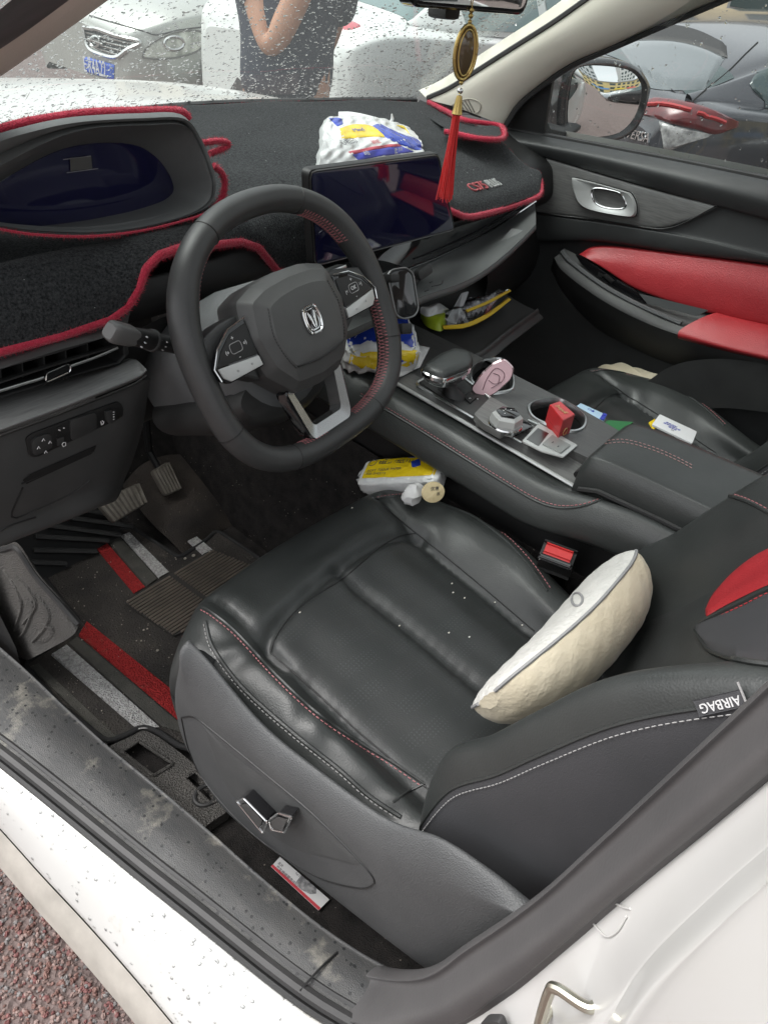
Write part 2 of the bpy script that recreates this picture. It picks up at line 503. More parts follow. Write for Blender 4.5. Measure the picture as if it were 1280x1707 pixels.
MT['mat_white'] = M('white_loop_mat', (0.620, 0.620, 0.610), .9, spec=.2, var=(220, (0.340, 0.330, 0.320), .15), grain=[('v', 300, .9, .004)])
MT['mat_red'] = M('red_loop_mat', (0.450, 0.037, 0.037), .9, spec=.2, var=(220, (0.275, 0.025, 0.025), .15), grain=[('v', 300, .9, .004)], dirt=(16, .60, (.28, .14, .11), .15))
MT['heel_dk'] = M('dark_heel_rubber', (0.0286, 0.0260, 0.0234), .7)
MT['heel'] = M('dusty_ribbed_rubber', (0.1148, 0.0985, 0.0810), .7, var=(20, (0.2025, 0.1688, 0.1350), .2), grain=[('n', 300, .3, .001)])
MT['foam'] = M('textured_mat_foam', (0.0701, 0.0678, 0.0633), .7, var=(14, (0.1081, 0.1012, 0.0931), .2), grain=[('v', 340, 1.0, .0025)])
MT['pedal'] = M('dusty_pedal_rubber', (0.108, 0.098, 0.084), .7, var=(40, (0.192, 0.174, 0.144), .2))
MT['pedal_rib'] = M('worn_pedal_rib', (.30, .275, .235), .6, var=(60, (.20, .18, .15), .2))
MT['satin_paint'] = M('satin_silver_paint', (.50, .51, .50), .34, metal=.35, spec=.6)
MT['beige'] = M('beige_pillar_trim', (.70, .675, .58), .75, spec=.3, var=(12, (.73, .70, .61), .2), grain=[('n', 500, .3, .001)])
MT['roof_lining'] = M('beige_roof_lining', (.74, .72, .66), .9, spec=.2)
MT['glass'] = glass('windscreen_glass', (.86, .92, .90), 1.0, film=.035)
MT['side_glass'] = glass('side_window_glass', (.88, .93, .91), .9, film=.02)
MT['mirror'] = M('mirror_glass', (.82, .84, .84), .02, metal=1.0)
MT['white_print'] = M('white_print', (.62, .62, .62), .5)
MT['grey_print'] = M('grey_print', (.30, .30, .30), .5)
MT['thread_red'] = M('red_thread', (.32, .05, .065), .7)
MT['thread_pink'] = M('pink_thread', (.42, .16, .17), .7)
MT['thread_grey'] = M('grey_thread', (.33, .325, .32), .7)
MT['dk_print'] = M('dark_print', (.05, .05, .06), .6)

# ================================================================== ground
mb = MB()
mb.poly([(-150, -150, 0), (150, -150, 0), (150, 150, 0), (-150, 150, 0)])
mg = M('red_brown_aggregate_paving', (.135, .098, .09), .8, var=(6, (.19, .145, .135), .2), grain=[('v', 90, 1.0, .008), ('n', 300, .4, .002)], dirt=(7, .52, (.13, .10, .095), .2))
ground = mb.build('ground', mg, None, smooth=0)
tag(ground, 'red brown aggregate paving of the car park under the cars', 'ground', kind='structure')
mb = MB()
for i in range(13500):
    x = -1.35 + .62 * rng.random(); y = -.1 + 1.0 * rng.random()
    r = .0028 + .0038 * rng.random() ** 1.7
    a = rng.normal(size=3); a /= np.linalg.norm(a)
    fr = Fr((x, y, r * .25), a, np.cross(a, rng.normal(size=3)))
    pr = [(.25, -.8), (1, -.25), (.8, .5), (.2, .85)]
    mb.mat(int(rng.choice([0, 0, 1, 1, 2, 3])))
    rings = [[fr(r * q * math.cos(2 * PI * k / 5 + h), r * q * math.sin(2 * PI * k / 5 + h) * .8, r * h * .8) for k in range(5)] for q, h in pr]
    mb.loft(rings, True, True)
st = [M('stone_rust', (.21, .118, .10), .7), M('stone_pink', (.27, .19, .17), .7), M('stone_grey', (.22, .205, .20), .7), M('stone_red', (.20, .085, .08), .7)]
tag(mb.build('gravel', st, None, smooth=0), 'small red and grey stone chips set in the paving beside the white sill', 'gravel', kind='stuff')

# ================================================================== our car: shell
car = thing('car_body', 'white car shell around the interior, with dusty black sill trim, beige pillars and rain-spotted windscreen', 'car', (0, 0, 0))
inner = UL([(-80, 1015), (-10, 1072), (45, 1120), (110, 1182), (180, 1246), (260, 1312), (340, 1380), (430, 1460), (520, 1535), (600, 1590), (660, 1622)], z=.42)
outer = UL([(-120, 1170), (-60, 1210), (0, 1252), (80, 1315), (160, 1380), (240, 1445), (320, 1508), (400, 1572), (470, 1627), (530, 1670), (590, 1706)], z=.42)
low_in = [p + Vector((.006, 0, -.07)) for p in inner]
m1 = [a.lerp(b, .06) + Vector((0, 0, .004)) for a, b in zip(inner, outer)]
m2 = [a.lerp(b, .5) + Vector((0, 0, .009)) for a, b in zip(inner, outer)]
m3 = [a.lerp(b, .9) + Vector((0, 0, .003)) for a, b in zip(inner, outer)]
G = net([low_in, inner, m1, m2, m3, outer], 60, 40)
mb = MB().grid(G)
plate = mb.build('scuff_plate', MT['scuff'], car, smooth=40)
# joint line across the sill plastic
a, b = U(500, 1652, z=.4275), U(562, 1588, z=.4275)
P = [Vector(q) for q in cr([a, a.lerp(b, .5) + Vector((0, 0, .005)), b], 12)]
MB().tube(P, .0016, 5).build('panel_joint', MT['plastic_dk'], plate)
# stepped seal along the sill edge
o2 = smooth_path([p + Vector((0, 0, .002)) for p in outer], .02)
seal = MB().tube(o2, .0085, 8, flat=.9).build('door_seal', MT['rubber'], car)
MB().tube([Vector(p) + Vector((-.012, 0, -.004)) for p in o2], .005, 6).build('seal_lip', MT['plastic_dk'], seal)
MB().tube([Vector(p) + Vector((.016, 0, .001)) for p in o2], .004, 6).build('seal_lip', MT['rubber'], seal)
# painted rocker below
rk0 = [p + Vector((-.012, 0, -.008)) for p in outer]
fl = UL([(-120, 1258), (-60, 1318), (0, 1380), (70, 1458), (140, 1533), (210, 1612), (280, 1695), (340, 1768), (400, 1840), (460, 1910), (520, 1980)], z=.33)
rk1 = [a.lerp(b, .08) + Vector((-.004, 0, .004)) for a, b in zip(rk0, fl)]
rk2 = [a.lerp(b, .45) + Vector((-.008, 0, .012)) for a, b in zip(rk0, fl)]
rk3 = [a.lerp(b, .9) + Vector((-.004, 0, .006)) for a, b in zip(rk0, fl)]
G = net([rk0, rk1, rk2, rk3, fl], 60, 24)
MB().grid(G).build('rocker_panel', MT['paint'], car, smooth=60)
RK = net([rk0, rk1, rk2, rk3, fl], 60, 24)
def rk_sample():
    j, i = rng.integers(1, 22), rng.integers(1, 58); a, b = rng.random(2)
    p = Vector(RK[j, i] * (1 - a) + RK[j, i + 1] * a) * (1 - b) + Vector(RK[j + 1, i] * (1 - a) + RK[j + 1, i + 1] * a) * b
    n = Vector(RK[j, i + 1] - RK[j, i]).cross(Vector(RK[j + 1, i] - RK[j, i])).normalized()
    return p, (n if n.z > 0 else -n), Vector(RK[j, i + 1] - RK[j, i]).normalized()
rain_todo = rk_sample
f1 = [p + Vector((-.001, 0, -.003)) for p in fl]
f2 = [p + Vector((-.024, 0, -.05)) for p in fl]
f3 = [p + Vector((.06, 0, -.06)) for p in fl]
MB().grid(net([f1, [a.lerp(b, .5) + Vector((-.004, 0, 0)) for a, b in zip(f1, f2)], f2], 50, 8)).build('pinch_flange', MT['flange'], car, smooth=60)
MB().grid(net([f2, f3], 50, 2)).build('underbody', MT['plastic_dk'], car)
# weatherstrip up the B pillar
bi = UL([(600, 1592), (660, 1620), (715, 1612), (790, 1565), (900, 1490), (1010, 1392), (1140, 1270), (1290, 1130), (1420, 1005)], x=-.705)
bo = UL([(560, 1720), (640, 1740), (740, 1712), (835, 1658), (935, 1578), (1050, 1480), (1180, 1375), (1300, 1275), (1430, 1165)], x=-.735)
bi[0] = U(560, 1588, z=.424); bo[0] = U(500, 1655, z=.424)
bi[1] = U(640, 1612, z=.432); bo[1] = U(585, 1703, z=.428)
back = [p + Vector((.012, -.02, .0)) for p in bi]
k1 = [a.lerp(b, .10) + Vector((-.012, .004, .004)) for a, b in zip(bi, bo)]
k2 = [a.lerp(b, .22) + Vector((-.008, .002, 0)) for a, b in zip(bi, bo)]
k3 = [a.lerp(b, .55) + Vector((-.016, 0, 0)) for a, b in zip(bi, bo)]
k4 = [a.lerp(b, .92) + Vector((-.006, 0, 0)) for a, b in zip(bi, bo)]
k5 = [p + Vector((.004, -.012, -.004)) for p in bo]
G = net([back, bi, k1, k2, k3, k4, bo, k5], 60, 40)
MB().grid(G).build('pillar_seal', MT['rubber_lt'], car, smooth=60)
# painted pillar outside the seal and the folded edge beyond it
q0 = UL([(560, 1730), (640, 1745), (740, 1715), (835, 1660), (935, 1580), (1050, 1482), (1180, 1377), (1300, 1277), (1430, 1167)], x=-.731)
q1 = UL([(800, 2080), (860, 1960), (920, 1860), (965, 1790), (1015, 1700), (1075, 1605), (1190, 1490), (1310, 1385), (1440, 1270)], x=-.775)
q2 = UL([(880, 2120), (940, 2000), (1000, 1890), (1050, 1800), (1100, 1715), (1165, 1630), (1265, 1530), (1365, 1440), (1480, 1340)], x=-.800)
q3 = [p + Vector((-.028, -.05, -.02)) for p in q2]
pil = MB().grid(net([q0, [a.lerp(b, .5) + Vector((.004, 0, 0)) for a, b in zip(q0, q1)], [a.lerp(b, .9) for a, b in zip(q0, q1)], q1], 60, 16)).build('pillar_panel', MT['paint_in'], car, smooth=50)
MB().grid(net([q1, [a.lerp(b, .35) + Vector((-.012, 0, 0)) for a, b in zip(q1, q2)], q2, q3], 60, 20)).build('door_edge', MT['paint'], car, smooth=50)
bp = BVHTree.FromPolygons([v.co for v in pil.data.vertices], [tuple(p.vertices) for p in pil.data.polygons])
for l in ([(985, 1533), (1010, 1560), (1030, 1553), (1046, 1528)], [(1012, 1500), (1040, 1512), (1052, 1515)]):
    h_ = hits(bp, l, .001, 20)
    if len(h_) > 3: MB().tube(h_, .0008, 6).build('pressed_bead', MT['paint_in'], pil)
# door striker
sx = -.752
sp = UL([(898, 1712), (915, 1655), (928, 1648), (985, 1680), (1000, 1668)], x=sx - .012)
P = smooth_path([sp[0] + Vector((.02, 0, 0)), sp[0], sp[1], sp[2], sp[3], sp[3] + Vector((.02, 0, 0))], .002)
stk = MB().tube(P, .0042, 10).build('door_striker', M('zinc_plated_steel', (.62, .60, .50), .3, metal=1.0), car)
MB().prism(rpoly(UL([(975, 1720), (990, 1650), (1018, 1660), (1005, 1735)], x=sx), .004), (-.006, 0, 0), .001).build('striker_plate', M('zinc_plate', (.60, .58, .50), .35, metal=1.0), stk)
MB().prism(rpoly(UL([(800, 1707), (815, 1690), (840, 1690), (850, 1720), (840, 1740), (805, 1740)], x=-.745), .006), (-.008, 0, 0), .002).build('pillar_plug', MT['rubber'], car)
# driver's windscreen pillar, top left
pa = [U(420, -180, x=-.53), U(180, 0, x=-.58), U(0, 128, x=-.60), U(-160, 235, x=-.62), Vector((-.68, .98, 1.10))]
pb = [U(350, -180, x=-.56), U(112, 0, x=-.62), U(0, 80, x=-.64), U(-160, 180, x=-.66), Vector((-.72, .93, 1.10))]
pc = [p + Vector((-.035, .0, .0)) for p in pb]
mid = [a.lerp(b, .5) + Vector((-.006, -.008, .0)) for a, b in zip(pa, pb)]
ins = [p + Vector((.0, .05, .0)) for p in pa]
MB().grid(net([ins, pa, mid, pb], 24, 14)).build('pillar_trim', M('taupe_pillar_trim', (.74, .68, .61), .75, grain=[('n', 400, .3, .001)]), car, smooth=60)
pd = [U(250, -180, x=-.70), U(20, 0, x=-.74), U(-40, 45, x=-.76), U(-220, 140, x=-.78), Vector((-.82, .92, 1.06))]
pm = [a.lerp(b, .4) + Vector((-.012, -.012, 0)) for a, b in zip(pb, pd)]
MB().grid(net([pb, [p + Vector((-.004, -.006, 0)) for p in pb], pm, [a.lerp(b, .75) for a, b in zip(pb, pd)], pd], 24, 24)).build('pillar_seal', MT['rubber_lt'], car, smooth=60)
# hinge pillar ahead of the driver door opening
MB().grid(net([[(-.745, .90, 1.09), (-.82, .93, 1.06), (-.85, 1.02, 1.02)], [(-.76, .88, .80), (-.83, .92, .80), (-.865, 1.02, .80)], [(-.765, .84, .52), (-.835, .88, .52), (-.875, 1.0, .52)], [(-.79, .80, .40), (-.85, .84, .39), (-.885, .98, .36)]], 12, 16)).build('hinge_pillar', MT['paint_in'], car, smooth=60)
# passenger windscreen pillar
ua = UL([(716, 166), (752, 150), (800, 120), (860, 82), (930, 38), (1010, -18), (1150, -110)], x=.61)
la = UL([(838, 208), (862, 172), (900, 140), (950, 106), (1010, 80), (1110, 36), (1260, -28)], x=.655)
ul = [p + Vector((.02, .05, .01)) for p in ua]
mA = [a.lerp(b, .35) + Vector((-.016, -.012, .006)) for a, b in zip(ua, la)]
mB = [a.lerp(b, .75) + Vector((-.016, -.012, .004)) for a, b in zip(ua, la)]
ll = [p + Vector((.04, .02, 0)) for p in la]
ptr = MB().grid(net([ul, ua, mA, mB, la, ll], 40, 40)).build('pillar_trim', MT['beige'], car, smooth=60)
MB().tube(smooth_path([p + Vector((.002, .008, .002)) for p in ua], .02), .006, 6).build('glass_seal', MT['rubber'], ptr)
MB().tube(smooth_path([p + Vector((.004, -.004, -.002)) for p in la], .02), .007, 6).build('door_seal', MT['rubber'], ptr)
# defroster grille set in the pillar foot
bt = BVHTree.FromPolygons([v.co for v in ptr.data.vertices], [tuple(p.vertices) for p in ptr.data.polygons])
mbg = MB()
for i in range(9):
    t = i / 8
    h_ = hits(bt, [(742 + 38 * t, 182 - 16 * t), (757 + 34 * t, 192 - 5 * t)], .001, 8)
    if len(h_) > 3: mbg.tube(h_, .0014, 5)
if mbg.v: mbg.build('defroster_grille', M('taupe_grille', (.22, .21, .18), .6), ptr)
h_ = hits(bt, [(738, 182), (778, 165), (800, 172), (795, 188), (760, 195), (738, 182)], .001, 30)
if len(h_) > 3: MB().tube(h_, .0012, 5).build('grille_rim', M('beige_grille_rim', (.42, .40, .34), .6), ptr)
# windscreen
gb = [(-.72, 1.0, 1.075), (-.45, 1.12, 1.10), (0, 1.17, 1.112), (.42, 1.12, 1.112), (.635, 1.03, 1.12)]
gm = [(-.66, .72, 1.30), (-.40, .82, 1.34), (0, .86, 1.355), (.40, .82, 1.345), (.632, .765, 1.33)]
gt = [(-.58, .40, 1.555), (-.35, .47, 1.61), (0, .495, 1.625), (.35, .47, 1.61), (.58, .40, 1.575)]
GW = net([gb, gm, gt], 40, 24)
wsc = MB().grid(GW).build('windscreen', MT['glass'], car, smooth=80)
MB().tube(smooth_path([Vector(p) + Vector((0, -.004, -.002)) for p in gb], .04), .008, 6).build('windscreen_seal', MT['rubber'], wsc)
# raindrops: flattened beads on the outer face of the glass
md, ntd, bd = mk('rain_water')
bd.inputs['Base Color'].default_value = (1, 1, 1, 1); bd.inputs['Roughness'].default_value = .0
bd.inputs['Transmission Weight'].default_value = 1.0; bd.inputs['IOR'].default_value = 1.33
MT['water'] = md
MT['water_thin'] = glass('thin_rain_water', (.93, .94, .94), 1.6)
def drops(bvh, n, sampler, rlo, rhi, long=1.8, name='raindrops', parent=None, mat='water'):
    mb = MB()
    pr = [(1.0, 0.0), (.86, .42), (.45, .66), (.06, .74)]
    for i in range(n):
        p, nr, ax = sampler()
        r = rlo + (rhi - rlo) * rng.random() ** 2.6
        e = 1 + (long - 1) * rng.random()
        y = nr.cross(ax)
        fr = Fr(p, ax, y)
        if fr.z.dot(nr) < 0: fr = Fr(p, ax, -y)
        ph = rng.random() * 6
        w = [1 + .18 * math.sin(2 * PI * k / 9 * 2 + ph) for k in range(9)]
        mb.loft([[fr(r * e * q * w[k] * math.cos(2 * PI * k / 9), r * q * w[k] * math.sin(2 * PI * k / 9), r * .45 * h + .0003) for k in range(9)] for q, h in pr], True, False)
    return tag(mb.build(name, MT[mat], parent, smooth=80), kind='stuff')
def ws_sample():
    while True:
        s, t = rng.random(), rng.random() ** 1.25 * .8
        j, i = t * (GW.shape[0] - 1), s * (GW.shape[1] - 1)
        j0, i0 = min(int(j), GW.shape[0] - 2), min(int(i), GW.shape[1] - 2)
        a, b, c = GW[j0, i0], GW[j0, i0 + 1], GW[j0 + 1, i0]
        p = Vector(a + (b - a) * (i - i0) + (c - a) * (j - j0))
        n = (Vector(b) - Vector(a)).cross(Vector(c) - Vector(a)).normalized()
        if n.z < 0: n = -n
        ax = (Vector(b) - Vector(a)).normalized()
        ax = (ax + (Vector(c) - Vector(a)).normalized() * rng.normal() * .35).normalized()
        return p, n, ax
drops(None, 9500, ws_sample, .0008, .0027, 2.3, parent=wsc)
def run_sample():
    p, n, ax = ws_sample(); d = Vector((.1 * rng.normal(), -.75, .66)); d = (d - n * d.dot(n)).normalized()
    return p, n, d
drops(None, 70, run_sample, .0007, .0014, 16, 'rain_runs', parent=wsc)
drops(None, 420, rain_todo, .0007, .0026, 1.5, parent=car, mat='water_thin')
# bonnet
hb = [(-.80, 1.02, 1.03), (-.5, 1.16, 1.055), (0, 1.25, 1.07), (.5, 1.16, 1.065), (.80, 1.02, 1.04)]
h1 = [(-.84, 1.35, 1.0), (-.5, 1.42, 1.055), (0, 1.46, 1.075), (.5, 1.42, 1.06), (.84, 1.35, 1.0)]
h2 = [(-.84, 1.75, .94), (-.5, 1.80, 1.02), (0, 1.84, 1.04), (.5, 1.80, 1.02), (.84, 1.75, .94)]
h3 = [(-.76, 2.06, .82), (-.45, 2.16, .90), (0, 2.20, .92), (.45, 2.16, .90), (.76, 2.06, .82)]
h4 = [(-.76, 2.10, .45), (-.45, 2.22, .45), (0, 2.26, .45), (.45, 2.22, .45), (.76, 2.10, .45)]
MB().grid(net([hb, h1, h2, h3, h4], 40, 40)).build('bonnet', MT['paint'], car, smooth=60)
MB().grid(net([[(-.84, .95, .95), (-.86, 1.5, .9), (-.76, 2.1, .78)], [(-.88, .95, .45), (-.88, 1.5, .45), (-.76, 2.12, .45)]], 12, 6)).build('front_wing', MT['paint'], car)
MB().grid(net([[(.84, .95, .98), (.86, 1.5, .92), (.76, 2.1, .80)], [(.88, .95, .45), (.88, 1.5, .45), (.76, 2.12, .45)]], 12, 6)).build('front_wing', MT['paint'], car)
# roof, rear and far side of the shell
rf = [[(-.56, .42, 1.575), (-.3, .485, 1.63), (0, .51, 1.64), (.3, .485, 1.63), (.56, .42, 1.585)],
      [(-.62, -.4, 1.62), (-.3, -.4, 1.68), (0, -.4, 1.69), (.3, -.4, 1.68), (.62, -.4, 1.62)],
      [(-.60, -1.9, 1.56), (-.3, -1.9, 1.61), (0, -1.9, 1.62), (.3, -1.9, 1.61), (.60, -1.9, 1.56)]]
RG = net(rf, 41, 61)
def roofpart(j0, j1, i0, i1, nm):
    o_ = MB().grid(RG[j0:j1 + 1, i0:i1 + 1]).build(nm, MT['paint'], car, smooth=60, mods=[('SOLIDIFY', dict(thickness=.02, offset=1))])
    MB().grid(RG[j0:j1 + 1, i0:i1 + 1] - np.array([0, 0, .03])).build('roof_lining', MT['roof_lining'], o_, smooth=60)
roofpart(0, 10, 0, 40, 'roof_front'); roofpart(46, 60, 0, 40, 'roof_rear'); roofpart(10, 46, 0, 7, 'roof_rail'); roofpart(10, 46, 33, 40, 'roof_rail')
MB().grid(RG[10:47, 7:34] + np.array([0, 0, .004])).build('added_roof_pane', MT['side_glass'], car, smooth=60)  # roof opening and pane added out of view to let more daylight inside
f_ = Fr((0, 0, 0), (1, 0, 0), (0, 1, 0))
mb = MB()
mb.box(f_.off(0, -2.1, .75), 1.5, .06, .8, .01); mb.box(f_.off(.80, -1.25, .72), .04, 1.6, .78, .01); mb.box(f_.off(-.80, -1.5, .72), .04, 1.1, .78, .01)
mb.build('rear_shell', MT['paint'], car)
mb = MB()
mb.box(f_.off(0, -.78, .62), 1.3, .5, .22, .06, 4); mb.box(Fr((0, -1.08, .95), (1, 0, 0), (0, .9, .3)), 1.3, .16, .62, .05, 4)
mb.build('rear_bench', MT['leather'], car)
# floor pan, firewall and tunnel, carpeted
fl_ = [[(-.705, .80, .328), (-.40, .80, .322), (-.12, .80, .328)],
       [(-.70, .66, .324), (-.40, .68, .32), (-.12, .68, .324)],
       [(-.695, .3, .322), (-.40, .3, .318), (-.12, .3, .32)],
       [(-.69, -.2, .322), (-.40, -.2, .318), (-.12, -.2, .32)],
       [(-.69, -1.2, .322), (-.40, -1.2, .318), (-.12, -1.2, .32)]]
fw = [[(-.74, 1.12, .80), (-.40, 1.14, .80), (-.10, 1.14, .80)], [(-.73, 1.06, .58), (-.40, 1.08, .58), (-.12, 1.08, .58)], [(-.715, .985, .40), (-.40, 1.0, .40), (-.12, 1.0, .40)], [(-.71, .91, .332), (-.40, .92, .328), (-.12, .92, .332)]]
MB().grid(net(fw + fl_, 20, 60)).build('floor_carpet', MT['carpet'], car, smooth=60)
MB().grid(net([[(-x, y, z) for x, y, z in r] for r in fw + fl_], 20, 60), flip=True).build('floor_carpet', MT['carpet'], car, smooth=60)
# side wall of the driver footwell (kick panel) and the tunnel side
MB().grid(net([[(-.715, 1.12, .78), (-.715, .95, .74), (-.715, .80, .62), (-.712, .70, .44)], [(-.712, 1.12, .3), (-.712, .95, .3), (-.712, .80, .3), (-.712, .70, .3)]], 16, 8)).build('kick_panel', MT['plastic_dk'], car)
MB().grid(net([[(-.10, 1.14, .80), (-.10, .9, .74), (-.125, .6, .70), (-.125, .1, .68), (-.125, -.4, .68), (-.125, -1, .6)], [(-.13, 1.14, .55), (-.135, .9, .52), (-.14, .6, .5), (-.14, .1, .5), (-.14, -.4, .5), (-.14, -1, .5)],
               [(-.145, 1.14, .3), (-.15, .9, .3), (-.155, .6, .3), (-.155, .1, .3), (-.155, -.4, .3), (-.155, -1, .3)]], 40, 10)).build('tunnel_side', MT['carpet'], car)
MB().grid(net([[(.74, 1.12, 1.0), (.735, .9, .9), (.735, .7, .8)], [(.74, 1.12, .3), (.735, .9, .3), (.735, .7, .3)]], 8, 4)).build('kick_panel', MT['plastic_dk'], car)

# ================================================================== driver seat
def strip(bvh, top, bot, nu, nv, lift=.002):
    """thin panel lying on a built surface between two photo curves"""
    a, b = cr(top, nu), cr(bot, nu); R_ = []
    for j in range(nv):
        t = j / (nv - 1); row = []
        for i in range(nu):
            q = a[i] * (1 - t) + b[i] * t
            e = lift
            if j in (0, nv - 1) or i in (0, nu - 1): e = lift * .15
            p = hit(bvh, q[0], q[1], e)
            if p is None: p = Vector(row[-1]) if row else (Vector(R_[-1][i]) if R_ else U(q[0], q[1], d=1))
            row.append(p)
        R_.append(row)
    return R_

SEAT0 = Vector((-.40, .10, .33))
seat = thing('driver_seat', 'charcoal leather driver seat with grey plastic side trim and red stitching, nearest the camera', 'car seat', SEAT0, 'front seats')
# cushion net: rows front to back
def srow(y, zc, front, lx=0.0, pull=0.0, lb=.012, rb=.030, rx=0.0):
    f = front
    xs = [-.660, -.668, -.652, -.618, -.580, -.49, -.405, -.33, -.258, -.208, -.170, -.152, -.148]
    zv = [-.105, -.048, -.010, lb, -.010, .006, -.003, .006, -.010, rb * .75, rb, .006, -.10]
    zf = [-.110, -.055, -.022, -.008, -.002, .002, .003, .003, .002, .000, -.008, -.030, -.09]
    yp = [1.35, 1.25, 1.05, .65, .28, .05, 0, .03, .12, .3, .6, .9, 1.0]
    r = []
    for k in range(13):
        z = zc + zv[k] * (1 - f) + zf[k] * f
        x = xs[k]
        if k >= 9: x += rx
        r.append((x + lx * (1 if k < 3 else 0), y - pull * yp[k], z))
    return r
rows = [srow(.345, .55, 1, .0, .045), srow(.385, .60, 1, 0, .045), srow(.400, .655, 1, 0, .042), srow(.388, .690, 1, 0, .040), srow(.350, .703, 1, 0, .028),
        srow(.300, .698, .75, 0, .010), srow(.255, .686, .25), srow(.19, .680, 0), srow(.12, .670, 0, rb=.034), srow(.05, .658, 0, rb=.036, rx=-.018), srow(-.03, .648, 0, rb=.030, rx=-.035), srow(-.11, .645, 0, rb=.02, rx=-.04)]
NU, NV = 120, 120
CG = net(rows, NU, NV)
cl = [cr([(-.410, .285), (-.408, .1), (-.405, -.1)], 40), cr([(-.585, .225), (-.575, .262), (-.52, .279), (-.42, .288), (-.33, .287), (-.275, .276), (-.25, .255)], 60),
      cr([(-.578, .36), (-.578, .24), (-.582, .05), (-.58, -.11)], 60), cr([(-.232, .36), (-.252, .27), (-.262, .05), (-.27, -.11)], 60)]
dp = [(.0075, .008), (.007, .008), (.006, .007), (.007, .008)]
XY = CG[:, :, :2].reshape(-1, 2)
dz = np.zeros(len(XY))
for c_, (d_, w_) in zip(cl, dp):
    D = np.sqrt(((XY[:, None, :] - c_[None]) ** 2).sum(2)).min(1)
    dz -= d_ * np.exp(-(D / w_) ** 2)
    dz += d_ * .45 * np.exp(-((D - .022) / .016) ** 2)
# soft creases of a worn seat
dz += .0016 * np.sin(XY[:, 0] * 60 + 7 * np.sin(XY[:, 1] * 23)) * np.exp(-((XY[:, 0] + .615) / .03) ** 2)
dz += .0012 * np.sin(XY[:, 1] * 75 + 3 * np.sin(XY[:, 0] * 31)) * np.exp(-((XY[:, 0] + .635) / .02) ** 2)
CG[:, :, 2] += dz.reshape(NV, NU)
def arc_y(x): return np.interp(x, cl[1][:, 0], cl[1][:, 1])
parts = {k: MB() for k in ('thigh', 'ins', 'bl', 'br')}
Vf = [tuple(p) for p in CG.reshape(-1, 3)]
idx = {k: [] for k in parts}
for j in range(NV - 1):
    for i in range(NU - 1):
        q = (j * NU + i, j * NU + i + 1, (j + 1) * NU + i + 1, (j + 1) * NU + i)
        c_ = CG[j:j + 2, i:i + 2].reshape(-1, 3).mean(0)
        lx_ = np.interp(c_[1], cl[2][::-1, 1], cl[2][::-1, 0]); rx_ = np.interp(c_[1], cl[3][::-1, 1], cl[3][::-1, 0])
        front_face = j < NV * .36
        if c_[0] < lx_: k = 'bl'
        elif c_[0] > rx_: k = 'br'
        elif front_face or c_[1] > arc_y(c_[0]): k = 'thigh'
        else: k = 'ins'
        idx[k].append(q)
CN = gridn(CG).reshape(-1, 3)
if CN[NU * NV // 2 + NU // 2][2] < 0: CN = -CN
faceup = 1
def sub(k, uvs=False):
    used = sorted({a for f in idx[k] for a in f}); mp = {a: b for b, a in enumerate(used)}
    mb = MB(); mb._add([Vf[a] for a in used], [tuple(mp[a] for a in f[::-1]) for f in idx[k]], [(Vf[a][0], Vf[a][1]) for a in used] if uvs else None)
    mb.n = [CN[a] for a in used]
    return mb
all_ = MB(); all_._add(Vf, [f for k in idx for f in idx[k]])
cb = all_.bvh()
q_ = sub('ins', True); ins_o = q_.build('cushion_insert', MT['leather_in'], seat, smooth=180, normals=q_.n)
q_ = sub('thigh'); th_o = q_.build('thigh_support', MT['leather'], seat, smooth=180, normals=q_.n)
q_ = sub('bl'); bl_o = q_.build('side_bolster', MT['leather'], seat, smooth=180, normals=q_.n)
q_ = sub('br'); br_o = q_.build('side_bolster', MT['leather'], seat, smooth=180, normals=q_.n)
def seam(bvh, px, parent, name='seam', mat=None, r=.0016, n=80, st=None, off=None, gap=.0065, lift=.0004):
    h_ = hits(bvh, px, lift, n)
    if len(h_) < 4: return
    h_ = even(h_, step=.006)
    MB().tube(h_, r, 6).build('piping', mat or MT['leather'], parent)
    if st is not None:
        h2 = hits(bvh, [(a + off[0], b + off[1]) for a, b in px], .0006, n)
        if len(h2) > 4: MB().stitch(h2, gap, gap * .62, .0008).build('stitching', st, parent)
seam(cb, [(338, 1012), (355, 1022), (395, 1055), (460, 1125), (530, 1190), (600, 1238), (650, 1268), (706, 1306)], bl_o, st=MT['thread_pink'], off=(-3, 5), r=.0022)
seam(cb, [(343, 1036), (356, 1080), (405, 1146), (485, 1218), (565, 1282), (615, 1326), (668, 1362)], bl_o, st=MT['thread_grey'], off=(-3, 5), r=.0026)
seam(cb, [(622, 832), (660, 827), (700, 829), (745, 840), (790, 862), (835, 894), (870, 928), (895, 960), (912, 985)], br_o, st=MT['thread_pink'], off=(6, -3), r=.0022)
for px_ in ([(452, 1088), (462, 1060), (490, 1022), (528, 992), (570, 966), (610, 932), (640, 908), (668, 893), (694, 889)], [(452, 1088), (520, 1148), (600, 1222), (660, 1272), (716, 1318)], [(640, 845), (694, 889), (760, 942), (820, 992), (890, 1052)]):
    seam(cb, px_, ins_o, name='groove', mat=MT['plastic_dk'], r=.0010)
seam(cb, [(655, 1337), (680, 1320), (708, 1306)], bl_o, r=.0015)
# crumbs on the seat
mbc = MB()
for px in [(753, 973), (755, 988), (774, 997), (666, 1043), (587, 847), (500, 1021), (870, 1042), (825, 1004), (748, 1055), (782, 1062)]:
    p = hit(cb, *px, .0005)
    if p is not None: mbc.ball(p, .0016, 6, 4, sc=(1.2, .8, .6))
tag(mbc.build('crumbs', M('pale_crumbs', (.7, .68, .6), .8), None), 'pale crumbs scattered on the driver seat cushion', 'crumbs', kind='stuff')

